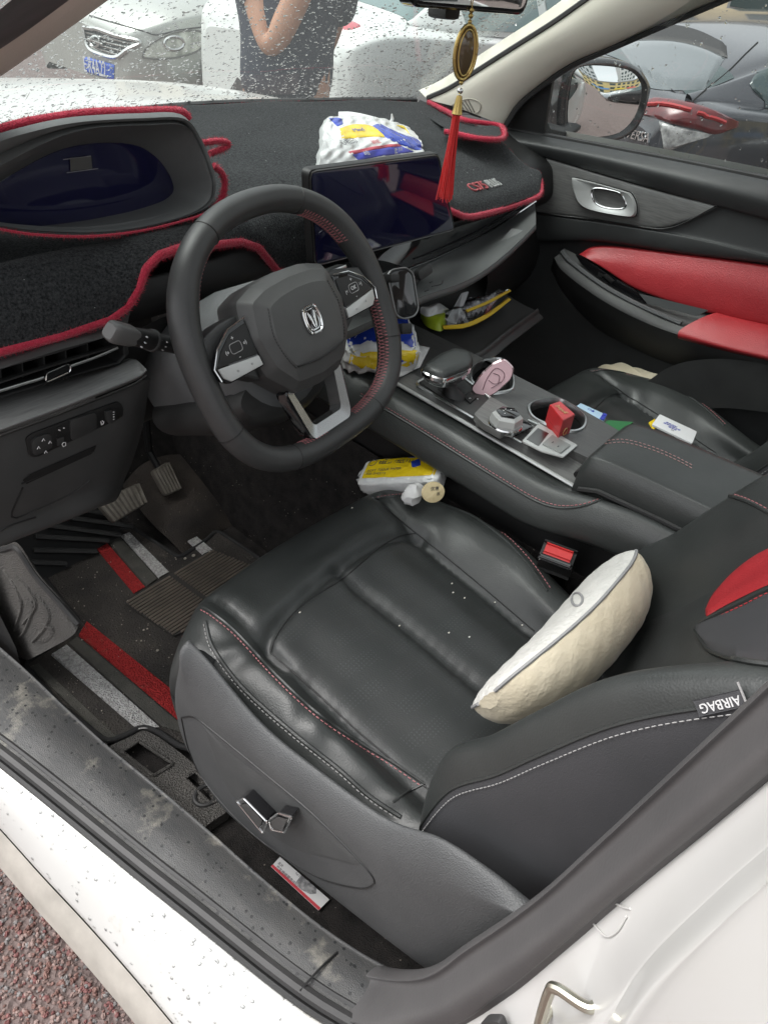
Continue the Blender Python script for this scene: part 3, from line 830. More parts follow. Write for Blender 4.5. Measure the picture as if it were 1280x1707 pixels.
# plastic side trim
tp = UL([(318, 1070), (348, 1104), (440, 1210), (560, 1306), (650, 1368), (735, 1398), (820, 1452), (892, 1508), (960, 1560)], x=-.676)
rg = UL([(300, 1118), (330, 1195), (425, 1282), (530, 1372), (620, 1450), (715, 1490), (800, 1520), (880, 1545), (960, 1600)], x=-.694)
bt_ = UL([(297, 1186), (313, 1248), (370, 1345), (470, 1428), (570, 1508), (660, 1578), (730, 1628), (800, 1660), (900, 1700)], x=-.668)
md1 = [a.lerp(b, .45) + Vector((-.007, 0, .006)) for a, b in zip(tp, rg)]
md2 = [a.lerp(b, .5) + Vector((-.005, 0, 0)) for a, b in zip(rg, bt_)]
ret = [p + Vector((.03, 0, -.012)) for p in bt_]
tin = [p + Vector((.012, 0, -.03)) for p in tp]
rws = []
for r_, dxx in ((tin, .03), (tp, .03), (md1, .045), (rg, .05), (md2, .05), (bt_, .04), (ret, .02)):
    a = r_[0]
    dn = .095 if r_ in (tin, tp) else (.05 if r_ is md1 else 0)
    if r_ in (tin, tp): w_ = [a + Vector((.012, .001, -.030)), a + Vector((.006, .005, -.010))]
    elif r_ is md1: w_ = [a + Vector((.040, .004, -.030)), a + Vector((.014, .009, -.010))]
    else: w_ = [a + Vector((dxx + .03, -.012, -.075)), a + Vector((dxx * .35, .006, -.020))]
    rws.append(w_ + r_)
G = net(rws, 80, 44)
tm = MB().grid(G)
trim = tm.build('side_trim', MT['plastic_lt'], seat, smooth=60)
tb = tm.bvh()
def on(bvh, px, parent, name, mat, r, n=80, lift=.0003):
    h_ = hits(bvh, px, lift, n)
    if len(h_) > 4: return MB().tube(even(h_, step=.008), r, 5).build(name, mat, parent)
MB().grid(strip(tb, [(338, 1208), (395, 1262), (470, 1318), (540, 1378), (600, 1438)], [(342, 1212), (372, 1300), (420, 1362), (490, 1414), (598, 1442)], 30, 10, .0012)).build('inset_panel', MT['inset'], trim, smooth=60)
on(tb, [(303, 1196), (325, 1196), (360, 1222), (440, 1288), (520, 1355), (590, 1425), (622, 1462), (620, 1476), (596, 1480), (530, 1462), (450, 1412), (390, 1360), (340, 1300), (315, 1248), (303, 1196)], trim, 'panel_groove', MT['plastic_dk'], .0011, 140)
fs = Fr(U(435, 1342, x=-.682), (0, -1, 0), (0, 0, 1)) if False else None
def switch(px, depth, parent):
    pts = [hit(tb, a, b, .0) for a, b in px]
    c = sum(pts, Vector()) / len(pts); pts = [c + (p - c) for p in pts]
    o = Vector((-depth, -.004, .006))
    base = MB().prism(rpoly(pts, .003, 3), o, .0025, 3).build('seat_switch', MT['gloss'], parent)
    top = [p + o for p in rpoly(pts, .003, 3)]
    MB().tube(even(top, step=.002, closed=True), .0014, 6, closed=True).build('chrome_rim', MT['chrome'], base)
    cc = sum(top, Vector()) / len(top)
    MB().prism([cc + (p - cc) * .72 + Vector((-.0006, 0, 0)) for p in top], (-.001, 0, 0), 0).build('switch_face', MT['satin_dk'], base)
switch([(411, 1318), (424, 1314), (462, 1352), (455, 1372)], .020, trim)
switch([(462, 1352), (478, 1340), (500, 1346), (488, 1372), (466, 1368)], .017, trim)

# backrest
cy = [(-.012, .660), (-.020, .715), (-.040, .795), (-.078, .860), (-.108, .920), (-.152, 1.0), (-.205, 1.068), (-.268, 1.13), (-.345, 1.215)]
br_rows = []
for k, (y, z) in enumerate(cy):
    pr = [.4, .8, 1, 1, 1, 1, .9, .75, .6][k]
    wd = [.92, 1, 1, 1, 1, .99, .98, .96, .93][k]
    cols = [(-.200, -.20), (-.238, -.15), (-.246, -.085), (-.243, -.030), (-.222, 0), (-.185, -.022), (-.150, -.066), (-.09, -.082), (0, -.092), (.09, -.082), (.150, -.066), (.185, -.022), (.222, 0), (.243, -.03), (.246, -.085), (.238, -.15), (.2, -.20)]
    r_ = []
    for w_, d_ in cols:
        dd = d_ if abs(w_) > .225 else -.092 + (d_ + .092) * pr
        r_.append((-.400 + w_ * wd, y + .883 * dd, z + .47 * dd))
    br_rows.append(r_)
BG = net(br_rows, 100, 90)
XX = BG.copy()
bkm = MB().grid(BG)
back = bkm.bvh()
# split into insert, bolsters and the side panels by column
BN = gridn(BG)
if BN[45, 50][1] < 0: BN = -BN
def cols(a, b): return MB().grid(BG[:, a:b + 1], uv=np.stack([BG[:, a:b + 1, 0], BG[:, a:b + 1, 2]], 2))
n_ = 99
cA, cB, cC, cD = int(n_ * 3.2 / 16), int(n_ * 6 / 16), int(n_ * 10 / 16), int(n_ * 12.8 / 16)
bi_o = cols(cB, cC).build('backrest_insert', MT['leather_in'], seat, smooth=80)
b1 = cols(cA, cB).build('backrest_bolster', MT['leather'], seat, smooth=80)
b2 = cols(cC, cD).build('backrest_bolster', MT['leather'], seat, smooth=80)
s1 = cols(0, cA).build('backrest_side', MT['seat_cloth'], seat, smooth=80)
s2 = cols(cD, 99).build('backrest_side', MT['seat_cloth'], seat, smooth=80)
mbk = MB().grid(np.stack([BG[:, 0], BG[:, 99]], 1)); mbk.build('backrest_rear', MT['plastic'], seat, smooth=60)
seam(back, [(1000, 888), (1030, 866), (1080, 845), (1130, 832), (1170, 826), (1210, 826), (1245, 836), (1280, 854), (1310, 875)], b2, st=MT['thread_pink'], off=(1, -4), r=.0026)
h_ = [Vector(p) for p in BG[6:80, cA]]
MB().tube(even(h_, step=.01), .0018, 6).build('piping', MT['leather'], b1)
hs_ = [Vector(p) for p in BG[6:80, max(cA - 1, 0)]]
MB().stitch([p + Vector((-.0016, 0, .0008)) for p in hs_], .0058, .0037, .00055).build('stitching', MT['thread_grey'], s1)
R_ = strip(back, [(1176, 1026), (1190, 990), (1220, 955), (1258, 926), (1300, 905)], [(1178, 1028), (1205, 1012), (1240, 994), (1270, 980), (1300, 968)], 20, 8, .004)
MB().grid(R_).build('shoulder_panel', MT['red_leather'], b1, smooth=60)
R2_ = strip(back, [(1160, 1049), (1200, 1028), (1240, 1010), (1275, 992), (1310, 978)], [(1162, 1053), (1184, 1086), (1225, 1102), (1270, 1110), (1310, 1114)], 24, 10, .006)
MB().grid(R2_).build('shoulder_wing', MT['seat_cloth'], b1, smooth=60)
seam(back, [(1160, 1051), (1176, 1080), (1200, 1095), (1240, 1106), (1310, 1115)], b1, r=.0022, lift=.002)
seam(back, [(1165, 1040), (1200, 1022), (1240, 1003), (1270, 988), (1310, 972)], b1, st=M('bright_red_thread', (.5, .04, .05), .7), off=(0, 5), r=.003)
# sewn-in label on the outer seam
ta, tb_, tc = hit(back, 1166, 1174, .001), hit(back, 1236, 1158, .001), hit(back, 1203, 1188, .001)
ft = Fr(ta.lerp(tb_, .5), ta - tb_, tc - ta.lerp(tb_, .5))
wt = (ta - tb_).length
lb_ = MB().box(ft.off(0, .002, .0012), wt * 1.12, wt * .36, .0016, .0004, 1).build('airbag_label', MT['seat_cloth'], s1)
text('AIRBAG', ft.off(.0, .0025, .0024), wt * .30, MT['white_print'], lb_, sx=.92)
MB().box(ft.off(-wt * .57, -.001, .0022), .0012, wt * .48, .0012).build('label_edge', MT['thread_grey'], lb_)
# mechanism under the cushion
mb = MB(); mb.box(f_.off(-.40, .12, .50), .44, .44, .16, .02); mb.box(f_.off(-.58, .1, .36), .04, .6, .06, .008); mb.box(f_.off(-.22, .1, .36), .04, .6, .06, .008)
mb.build('seat_base', MT['plastic_dk'], seat)

# passenger seat: the same seat copied across the tunnel
pseat = seat.copy(); COL.objects.link(pseat)
pseat.name = 'passenger_seat'
pseat.location = SEAT0 + Vector((.785, .0, -.02))
pseat['label'] = 'charcoal leather passenger seat beyond the centre console, partly hidden by the armrest'
for ch in list(seat.children):
    if ch.name.startswith('side_trim'): continue
    c = ch.copy(); COL.objects.link(c); c.parent = pseat
    for g in list(ch.children):
        if g.name.startswith(('airbag', 'shoulder', 'label')): continue
        d = g.copy(); COL.objects.link(d); d.parent = c

# belt buckle beside the driver cushion
bk = thing('belt_buckle', 'black seat belt buckle with red release button between driver seat and console', 'seat belt buckle', (-.18, .06, .60))
fb = Fr(U(930, 922, x=-.192), (.25, -.97, .0), (-.5, -.13, .85))
fb = fb.off(0, -.006, 0)
MB().box(fb.off(0, -.022, 0), .040, .046, .022, .005, 3).build('buckle_housing', MT['plastic_dk'], bk)
MB().box(fb.off(0, .005, .0), .034, .008, .013, .003, 3).build('release_button', M('red_button_plastic', (.55, .03, .03), .35), bk)
MB().box(fb.off(0, .003, .013), .042, .012, .004, .0015, 2).build('buckle_lip', MT['gloss'], bk)
MB().box(fb.off(0, -.115, -.004), .030, .13, .014, .004, 2).build('buckle_strap', MT['plastic_dk'], bk)

# ================================================================== dashboard
dash = thing('dashboard', 'black dashboard with hooded instrument cluster, slim air vents and brushed dark trim', 'dashboard', (0, .85, .6))
xs_ = [-.755, -.70, -.55, -.40, -.20, 0, .20, .40, .55, .66, .70]
rearY = [.86, .90, 1.0, 1.06, 1.10, 1.115, 1.10, 1.06, 1.0, .93, .90]
def dsec(x, yr):
    return [(x, yr + .02, 1.02), (x, yr, 1.100), (x, .92, 1.106), (x, .80, 1.100 - (.05 if -.72 < x < -.3 else 0)), (x, .70, 1.080 - (.06 if -.72 < x < -.3 else 0)), (x, .645, 1.058 - (.03 if -.72 < x < -.3 else 0)), (x, .628, 1.03), (x, .622, .99), (x, .66, .96), (x, .80, .93)]
MB().grid(net([dsec(x, y) for x, y in zip(xs_, rearY)], 50, 50)).build('upper_panel', MT['plastic_dk'], dash, smooth=60)

# instrument hood
A_px = [(-75, 300), (-45, 262), (0, 236), (60, 218), (110, 207), (160, 201), (240, 197), (308, 198), (336, 232), (353, 272), (360, 303), (354, 336), (320, 358), (240, 380), (150, 391), (60, 387), (0, 378), (-60, 366)]
B_px = [(-70, 340), (-40, 312), (0, 286), (55, 253), (105, 229), (160, 215), (240, 211), (304, 212), (327, 245), (342, 283), (348, 312), (338, 338), (295, 360), (225, 377), (150, 384), (60, 381), (0, 374), (-60, 362)]
C_px = [(-62, 345), (-30, 322), (0, 303), (60, 268), (110, 247), (170, 238), (225, 242), (258, 260), (278, 284), (287, 303), (288, 320), (270, 335), (225, 350), (180, 360), (130, 369), (60, 377), (0, 375), (-50, 366)]
yA = [.66] * 8 + [.655, .645, .64, .64, .64, .64, .64, .64, .64, .65]
LA = [U(a, b, y=y) for (a, b), y in zip(A_px, yA)]
LB = [U(a, b, y=y + .004) for (a, b), y in zip(B_px, yA)]
LC = [U(a, b, y=.700) for a, b in C_px]
cen = sum(LA, Vector()) / len(LA)
LA2 = [p + Vector((0, .012, .002)) + (p - cen) * .02 for p in LA]
LD = [Vector((p.x + (p.x - cen.x) * .10, p.y + (.16 if p.z > cen.z else .03), min(p.z - .045, 1.125) if p.z > cen.z else p.z - .01)) for p in LA]
def ring(L_, n=90): return cr(L_, n, True)
rA, rA2, rB, rC, rD = ring(LA), ring(LA2), ring(LB), ring(LC), ring(LD)
lipm = rA * .45 + rB * .55 + np.array([0, .008, 0])
hood = MB().loft([list(map(Vector, r)) for r in (rD, rD * .45 + rA2 * .55 + np.array([0, 0, .008]), rA2, rA, rA * .7 + rB * .3, lipm, rA * .25 + rB * .75 + np.array([0, -.004, 0]), rB, rB * .5 + rC * .5 + np.array([0, .0, 0]), rC)], True, False).build('cluster_hood', M('grey_hood_plastic', (.085, .088, .088), .6, var=(20, (.10, .104, .104), .2), grain=[('v', 800, .3, .0006)]), dash, smooth=50)
cs = MB(); cs.poly([Vector(p) - Vector((0, .001, 0)) for p in rC]); cso = cs.build('cluster_screen', MT['screen'], dash, smooth=0)
# small sticker on the cluster glass
sk = UL([(117, 263), (152, 260), (154, 281), (118, 285)], y=.6975)
MB().prism(sk, (0, -.0006, 0)).build('screen_sticker', M('grey_sticker', (.07, .07, .068), .6), cso)
for l in ([(106, 266), (152, 260)], [(112, 288), (164, 281)]):
    MB().tube(UL(l, y=.6972), .0004, 4).build('sticker_edge', MT['thread_grey'], cso)

# driver side air vent
vo = UL([(-90, 640), (0, 612), (100, 580), (190, 556), (204, 566), (206, 592), (196, 604), (100, 630), (0, 660), (-90, 690)], y=.585)
mb = MB(); vb = [p + Vector((0, .07, 0)) for p in vo]
mb.loft([vo, vb], True, False); mb.poly(vb)
vent = mb.build('air_vent', MT['plastic_dk'], dash, smooth=30)
fro = [p + (p - sum(vo, Vector()) / len(vo)) * .10 + Vector((0, .002, 0)) for p in vo]
mb = MB(); mb.loft([[p + Vector((0, .03, 0)) for p in fro], fro, [p + Vector((0, -.004, 0)) for p in vo], vo], True, False)
mb.build('vent_frame', MT['plastic'], vent, smooth=40)
for i in range(8):
    t = .06 + i * .125
    a, b = Vector((-.80 + t * .26, .606, 0)), None
    pt = U(-90 + 290 * t, 636 - 82 * t, y=.61); pb = U(-86 + 290 * t, 688 - 82 * t, y=.61)
    MB().prism([pt, pb, pb + Vector((.004, .045, 0)), pt + Vector((.004, .045, 0))], (.0018, 0, 0)).build('vent_fin', MT['plastic'], vent)
blade = UL([(-90, 660), (0, 636), (100, 604), (196, 575)], y=.600)
MB().sweep(blade, [(-.003, -.0012), (.003, -.0012), (.003, .0012), (-.003, .0012)], (0, 0, 1)).build('vent_blade', MT['plastic'], vent)
bar = UL([(-90, 677), (0, 652), (40, 640), (76, 629), (118, 611), (160, 596), (197, 580)], y=.584)
vb_ = MB().tube(smooth_path(bar, .01), .0016, 6, flat=1.2).build('vent_chrome_bar', MT['satin'], vent)
tb0 = UL([(76, 636), (77, 622), (113, 606), (118, 609), (117, 619), (82, 635)], y=.578)
MB().prism(rpoly(tb0, .002), (0, .004, 0), .001).build('vent_tab', MT['gloss'], vb_)
MB().tube(even(rpoly([p + Vector((0, -.0012, 0)) for p in tb0], .002), step=.003, closed=True), .0008, 5, closed=True).build('tab_rim', MT['chrome'], vb_)
# shaped fascia around the vent, under the mat edge
MB().grid(net([[(-.80, .615, 1.03), (-.6, .615, 1.03), (-.47, .615, 1.06)], [(-.80, .597, .993), (-.6, .597, .990), (-.515, .598, .993)], [(-.80, .594, .985), (-.6, .594, .983), (-.515, .596, .987)]], 16, 6)).build('fascia_strip', MT['plastic'], dash, smooth=60)
# brushed trim board under the vent
r0 = UL([(-100, 698), (0, 662), (110, 632), (205, 600), (217, 598)], y=.605)
r1 = UL([(-100, 715), (0, 684), (110, 648), (212, 606), (228, 600)], y=.580)
r2 = UL([(-100, 745), (0, 712), (110, 672), (222, 628), (243, 614)], y=.556)
r3 = [p + Vector((0, -.002, -.004)) for p in r2]
r4 = [p + Vector((0, .004, -.010)) for p in r2]
bo_ = MB().grid(net([r0, r1, r2, r3, r4], 40, 24)).build('trim_board', MT['wood'], dash, smooth=60)
MB().tube(smooth_path([p + Vector((0, .000, -.011)) for p in r2], .02), .0016, 5).build('trim_edge', MT['satin_dk'], bo_)
# lower panel with the switch pod
def lp(px, y): return U(px[0], px[1], y=y)
Lr = [[lp((-110, 762), .562), lp((0, 722), .562), lp((120, 680), .562), (lp((238, 634), .562)), lp((250, 640), .58)],
      [lp((-110, 860), .568), lp((0, 820), .568), lp((110, 765), .568), (lp((213, 706), .568)), lp((236, 720), .60)],
      [lp((-110, 935), .585), lp((0, 880), .585), lp((100, 835), .585), (lp((186, 798), .585)), lp((212, 790), .62)],
      [lp((-110, 958), .60), lp((0, 908), .60), lp((80, 878), .60), (lp((160, 846), .60)), lp((182, 838), .64)],
      [p + Vector((0, .14, -.01)) for p in [lp((-110, 958), .60), lp((0, 908), .60), lp((80, 878), .60), lp((160, 846), .60), lp((182, 838), .64)]]]
lpm = MB().grid(net(Lr, 50, 50)); lpo = lpm.build('lower_panel', MT['plastic_mid'], dash, smooth=60); lbv = lpm.bvh()
def pod(px, lift, r, mat, name, parent, bev=.0012, vec=None, base=.0):
    pts = rpoly([hit(lbv, a, b, base) for a, b in px], r, 3)
    return MB().prism(pts, vec or (0, -lift, lift * .1), bev).build(name, mat, parent)
swp = pod([(42, 730), (52, 722), (196, 668), (204, 676), (205, 694), (60, 762), (48, 760)], .003, .006, MT['plastic_dk'], 'switch_pod', lpo, base=-.0006)
b1_ = pod([(50, 735), (56, 727), (78, 720), (83, 724), (84, 744), (58, 757), (52, 754)], .006, .003, MT['plastic'], 'mirror_switch', swp)
pod([(92, 730), (104, 726), (105, 738), (94, 742)], .005, .0015, MT['plastic'], 'small_switch', swp)
pod([(90, 712), (102, 708), (103, 722), (92, 726)], .004, .0015, MT['plastic_dk'], 'small_switch', swp)
pod([(114, 702), (118, 697), (154, 686), (158, 690), (158, 714), (120, 732), (116, 730)], .0055, .003, MT['plastic'], 'blank_switch', swp)
pod([(172, 684), (182, 680), (186, 690), (188, 700), (178, 704), (174, 698)], .007, .0015, MT['plastic'], 'headlamp_wheel', swp)
def mark(px, r=.0006, parent=None, closed=False, mat='white_print', lift=.0092):
    h_ = [hit(lbv, a, b, lift) for a, b in px]
    if all(h_): MB().tube(h_, r, 4, closed=closed).build('switch_mark', MT[mat], parent or swp)
for c in ((66, 728), (77, 732), (58, 741), (70, 748)):
    mark([(c[0] - 2.4, c[1] + 2), (c[0], c[1] - 2.4), (c[0] + 2.4, c[1] + 1)])
mark([(97, 735), (99, 732), (103, 732), (103, 737), (99, 739), (97, 735)]); mark([(91, 711), (94, 712)], .0008); mark([(99, 708), (101, 708)], .0009)
mark([(162, 697), (163, 703), (165, 702), (167, 698), (164, 696)], .0007)
for y in (682, 686, 690, 694): mark([(182, y), (184, y - .6)], .0007)
# coin slot and its flap below
sl = [hit(lbv, a, b, .0008) for a, b in [(38, 800), (50, 790), (160, 742), (158, 748), (152, 756), (44, 806)]]
MB().prism(sl, (0, -.0006, 0)).build('slot_shade', M('slot_black', (.004, .004, .004), .8), lpo)  # flat black plate whose colour stands for the shade inside the slot
for px in ([(36, 806), (90, 783), (157, 751)], [(38, 812), (20, 862), (60, 850), (120, 822), (150, 800)], [(-20, 905), (8, 880), (40, 868), (60, 862)]):
    h_ = hits(lbv, px, .0004, 40)
    if len(h_) > 4: MB().tube(even(h_, step=.01), .0013, 5).build('panel_seam', MT['plastic_dk'], lpo)
# knee panel, column tunnel and centre stack
MB().grid(net([[(-.53, .625, .95), (-.42, .64, .965), (-.25, .64, .965), (-.10, .62, .96)], [(-.55, .65, .86), (-.42, .665, .87), (-.25, .665, .87), (-.10, .63, .87)], [(-.60, .69, .77), (-.42, .71, .755), (-.25, .71, .75), (-.11, .66, .75)], [(-.60, .85, .75), (-.42, .85, .74), (-.25, .85, .74), (-.11, .8, .72)]], 24, 24)).build('knee_panel', MT['plastic'], dash, smooth=60)
# centre stack and passenger fascia below the mat
ch = UL([(560, 505), (620, 478), (690, 444), (716, 434), (791, 399), (845, 368), (893, 336)], y=.585)
up = [Vector((p.x, .612, 1.035)) for p in ch]; up[0].z = .985; up[1].z = .985
gl_ = MB().grid(net([up, [a.lerp(b, .5) + Vector((0, -.004, 0)) for a, b in zip(up, ch)], [p + Vector((0, 0, .003)) for p in ch]], 40, 12)).build('gloss_fascia', MT['gloss'], dash, smooth=60)
MB().tube(smooth_path(ch, .015), .0022, 6).build('chrome_strip', MT['chrome'], gl_)
MB().tube(smooth_path([p + Vector((0, -.001, .014)) for p in ch[2:]], .015), .0011, 6).build('chrome_line', MT['satin_dk'], gl_)
ed = UL([(560, 562), (630, 530), (696, 498), (775, 470), (824, 439), (867, 401), (893, 374)], y=.475)
s0 = [p + Vector((0, .002, -.004)) for p in ch]
s1_ = [a.lerp(b, .5) + Vector((0, 0, .003)) for a, b in zip(s0, ed)]
s3 = [p + Vector((0, .002, -.014)) for p in ed]; s4 = [p + Vector((0, .05, -.022)) for p in ed]
shelf = MB().grid(net([s0, s1_, [a.lerp(b, .94) for a, b in zip(s0, ed)], ed, s3, s4], 50, 30)); sho = shelf.build('dash_shelf', M('grey_shelf_plastic', (.075, .079, .078), .42, var=(16, (.09, .094, .093), .2), grain=[('v', 700, .3, .0007)]), dash, smooth=50)
shb = shelf.bvh()
for px in ([(708, 486), (714, 484)], [(720, 478), (735, 474), (738, 468)], [(716, 472), (720, 470)]):
    h_ = hits(shb, px, .0004, 12)
    if len(h_) > 4: MB().tube(h_, .0011, 5).build('shelf_groove', MT['plastic_dk'], sho)
# open tray under the shelf
back_ = [Vector((p.x, .66, p.z - .03)) for p in ed]
mb = MB()
tr = UL([(640, 560), (735, 568), (790, 592), (893, 517), (905, 490)], z=.815)
f0 = UL([(742, 578), (790, 593), (842, 556), (895, 517)], z=.815)
bk0 = [Vector((p.x + .04, .645, .835)) for p in f0]
tray_top = net([[p + Vector((0, .02, .095)) for p in bk0], bk0, [a.lerp(b, .5) + Vector((0, 0, -.012)) for a, b in zip(bk0, f0)], [a.lerp(b, .93) + Vector((0, 0, -.004)) for a, b in zip(bk0, f0)], [p + Vector((0, 0, .004)) for p in f0], [p + Vector((0, -.006, -.004)) for p in f0], [p + Vector((0, -.003, -.02)) for p in f0], [p + Vector((0, .2, -.06)) for p in f0]], 24, 40)
MB().grid(tray_top).build('glove_tray', MT['plastic'], dash, smooth=50)
MB().grid(net([[(.42, .66, .98), (.60, .66, .98), (.70, .66, .97)], [(.40, .60, .80), (.6, .62, .80), (.70, .64, .80)], [(.36, .78, .64), (.6, .78, .64), (.70, .78, .64)]], 12, 12)).build('lower_fascia', MT['plastic_dk'], dash, smooth=60)
MB().grid(net([[(-.10, .72, .96), (.1, .72, .96), (.45, .72, .96)], [(-.10, .72, .70), (.1, .74, .70), (.45, .78, .66)]], 6, 6)).build('stack_back', MT['plastic_dk'], dash)
MB().grid(net([[(-.115, .59, .985), (-.02, .585, .985), (.08, .585, .95)], [(-.115, .60, .90), (-.02, .60, .90), (.08, .60, .90)], [(-.115, .63, .82), (-.02, .63, .82), (.08, .63, .82)]], 12, 12)).build('centre_stack', MT['gloss'], dash, smooth=60)
lever = UL([(545, 455), (568, 441)], y=.56)
MB().box(Fr(U(553, 450, y=.555), (1, 0, .05), (0, .3, 1)), .05, .006, .02, .002).build('stack_trim', MT['satin'], dash)

# ================================================================== centre screen
scr = thing('touch_screen', 'wide dark blue touch screen standing at the middle of the dashboard', 'screen', (.05, .62, 1.0))
sc4 = UL([(512, 282), (730, 254), (757, 384), (521, 446)], y=.545)
fs_ = Fr(sum(sc4, Vector()) / 4, sc4[1] - sc4[0], sc4[0] - sc4[3])
q = [((p - fs_.o).dot(fs_.x), (p - fs_.o).dot(fs_.y)) for p in sc4]
MB().prism([fs_(a, b, -.012) for a, b, _ in [tuple(p) for p in rpoly(q, .012, 5)]], fs_.z * .014, .003).build('screen_housing', MT['plastic_dk'], scr)
q2 = [(a * .965, b * .93) for a, b in q]
gp = MB().prism([fs_(a, b, .0018) for a, b, _ in [tuple(p) for p in rpoly(q2, .008, 5)]], fs_.z * .0015, .0006).build('screen_glass', MT['screen'], scr)
MB().tube(even([fs_(p[0], p[1], .0026) for p in [tuple(t) for t in rpoly([(a * .985, b * .965) for a, b in q], .011, 5)]], step=.01, closed=True), .0010, 5, closed=True).build('screen_rim', MT['satin_dk'], scr)
MB().box(fs_.off(.0, -.03, -.03), .16, .06, .04, .006).build('screen_bracket', MT['plastic_dk'], scr)

# ================================================================== fleece mat over the dash
dmat = thing('dash_mat', 'black fleece dashboard cover with fuzzy red edging and metal lettering', 'dash mat', (0, .8, 1.1))
botm = [(-.80, .600, 1.008), (-.686, .600, 1.002), (-.61, .600, 1.000), (-.540, .600, 1.004), (-.512, .600, 1.014), (-.492, .600, 1.034), (-.478, .601, 1.058), (-.455, .603, 1.070), (-.42, .606, 1.072), (-.36, .612, 1.064), (-.30, .62, 1.056), (-.265, .62, 1.042), (-.240, .62, 1.015), (-.222, .62, .996), (-.19, .62, .988), (-.155, .62, .988), (-.148, .622, 1.03), (-.14, .622, 1.062), (0, .605, 1.062), (.135, .59, 1.060), (.163, .558, 1.046), (.205, .552, 1.034), (.30, .55, 1.032), (.38, .55, 1.034), (.46, .55, 1.040), (.50, .575, 1.058)]
bp_ = even(botm, n=150)
rearp = [(-.80, .86, 1.108), (-.70, .92, 1.112), (-.55, 1.01, 1.116), (-.40, 1.062, 1.120), (-.2, 1.093, 1.122), (0, 1.105, 1.122), (.2, 1.09, 1.122), (.40, 1.045, 1.122), (.55, 1.0, 1.122), (.61, .975, 1.122)]
rr = np.array(rearp)
def matcol(p):
    x, y, z = p
    t = np.clip((x + .80) / 1.30, 0, 1); xr = -.80 + t * (1.41); R0 = np.array([xr, np.interp(xr, rr[:, 0], rr[:, 1]), np.interp(xr, rr[:, 0], rr[:, 2])])
    yf, zf = (.652, 1.080) if x < .16 else (.62, 1.073)
    if z > 1.05 and x < .16: yf, zf = .668, 1.087
    F = np.array([x + (xr - x) * .1, yf, zf])
    out = [R0]
    for s in (.25, .5, .75):
        q = R0 * (1 - s) + F * s; q[2] = np.interp(q[1], [.62, .70, .8, .92, 1.1], [1.073, 1.096, 1.112, 1.120, 1.122]); out.append(q)
    out.append(F)
    B = np.array(p); m = F * .45 + B * .55; m[1] -= .010; m[2] += .006
    out += [m, B]
    return cr(out, 46)
MG = np.stack([matcol(p) for p in bp_], 1)
hx_ = np.clip((MG[:, :, 0] + .69) / .03, 0, 1) * np.clip((-.325 - MG[:, :, 0]) / .03, 0, 1); hy_ = np.clip((MG[:, :, 1] - .650) / .03, 0, 1) * np.clip((.88 - MG[:, :, 1]) / .06, 0, 1)
MG[:, :, 2] -= .055 * hx_ * hy_
MG[:, :, 2] += .0022 * np.sin(MG[:, :, 0] * 21 + 2 * np.sin(MG[:, :, 1] * 17)) * np.sin(MG[:, :, 1] * 26)
mm_ = MB().grid(MG); mat_o = mm_.build('fleece_sheet', MT['fleece'], dmat, smooth=70, mods=[('SOLIDIFY', dict(thickness=.004, offset=-1))]); mbv = mm_.bvh()
def fuzzy(path, r, name='red_edging', parent=dmat, hair=1.0, closed=False, mat=None):
    P = even(path, step=.006, closed=closed)
    mb = MB().tube(P, r, 9, closed=closed)
    n = int(len(P) * 34 * hair * (r / .006) ** .5)
    m = len(P)
    for i in range(n):
        k = rng.integers(0, m - 1); p = Vector(P[k]).lerp(Vector(P[k + 1]), rng.random())
        t = (Vector(P[k + 1]) - Vector(P[k])).normalized()
        d = Vector(rng.normal(size=3)); d = (d - t * d.dot(t)).normalized()
        s = p + d * r * .85; e = p + d * (r + .0016 + .0035 * rng.random()) + t * rng.normal() * .0018 + Vector((0, 0, -.0005))
        w = t.cross(d) * .00035 if rng.random() < .5 else t * .00035
        mb._add([s - w, s + w, e], [(0, 1, 2)])
    return mb.build(name, mat or MT['red_fur'], parent, smooth=60)
fb_m = MB()
MGf = MG.reshape(-1, 3)
for i in range(16000):
    j, k = rng.integers(0, MG.shape[0] - 1), rng.integers(0, MG.shape[1] - 1)
    a, b = rng.random(2); p = Vector(MG[j, k] * (1 - a) * (1 - b) + MG[j + 1, k] * a * (1 - b) + MG[j, k + 1] * (1 - a) * b + MG[j + 1, k + 1] * a * b)
    d = Vector(rng.normal(size=3)); d.z = abs(d.z) + .4; d = d.normalized() * (.0018 + .003 * rng.random()); w = Vector(rng.normal(size=3)).normalized() * .0004
    fb_m._add([p - w, p + w, p + d], [(0, 1, 2)])
tag(fb_m.build('fleece_fibres', M('fleece_fibre', (.05, .053, .055), .9), dmat, smooth=0), kind='stuff')
fuzzy(botm[:16], .0062); fuzzy(botm[15:18], .0045)
fuzzy(smooth_path(botm[19:26], .01), .0055)
redge = [Vector(MG[j, -1]) for j in range(0, 46)]
fuzzy(redge[8:], .0026, hair=.6)
fuzzy(smooth_path([Vector(MG[0, i]) + Vector((0, 0, .002)) for i in range(0, 150, 6)], .02), .0016, hair=.35)
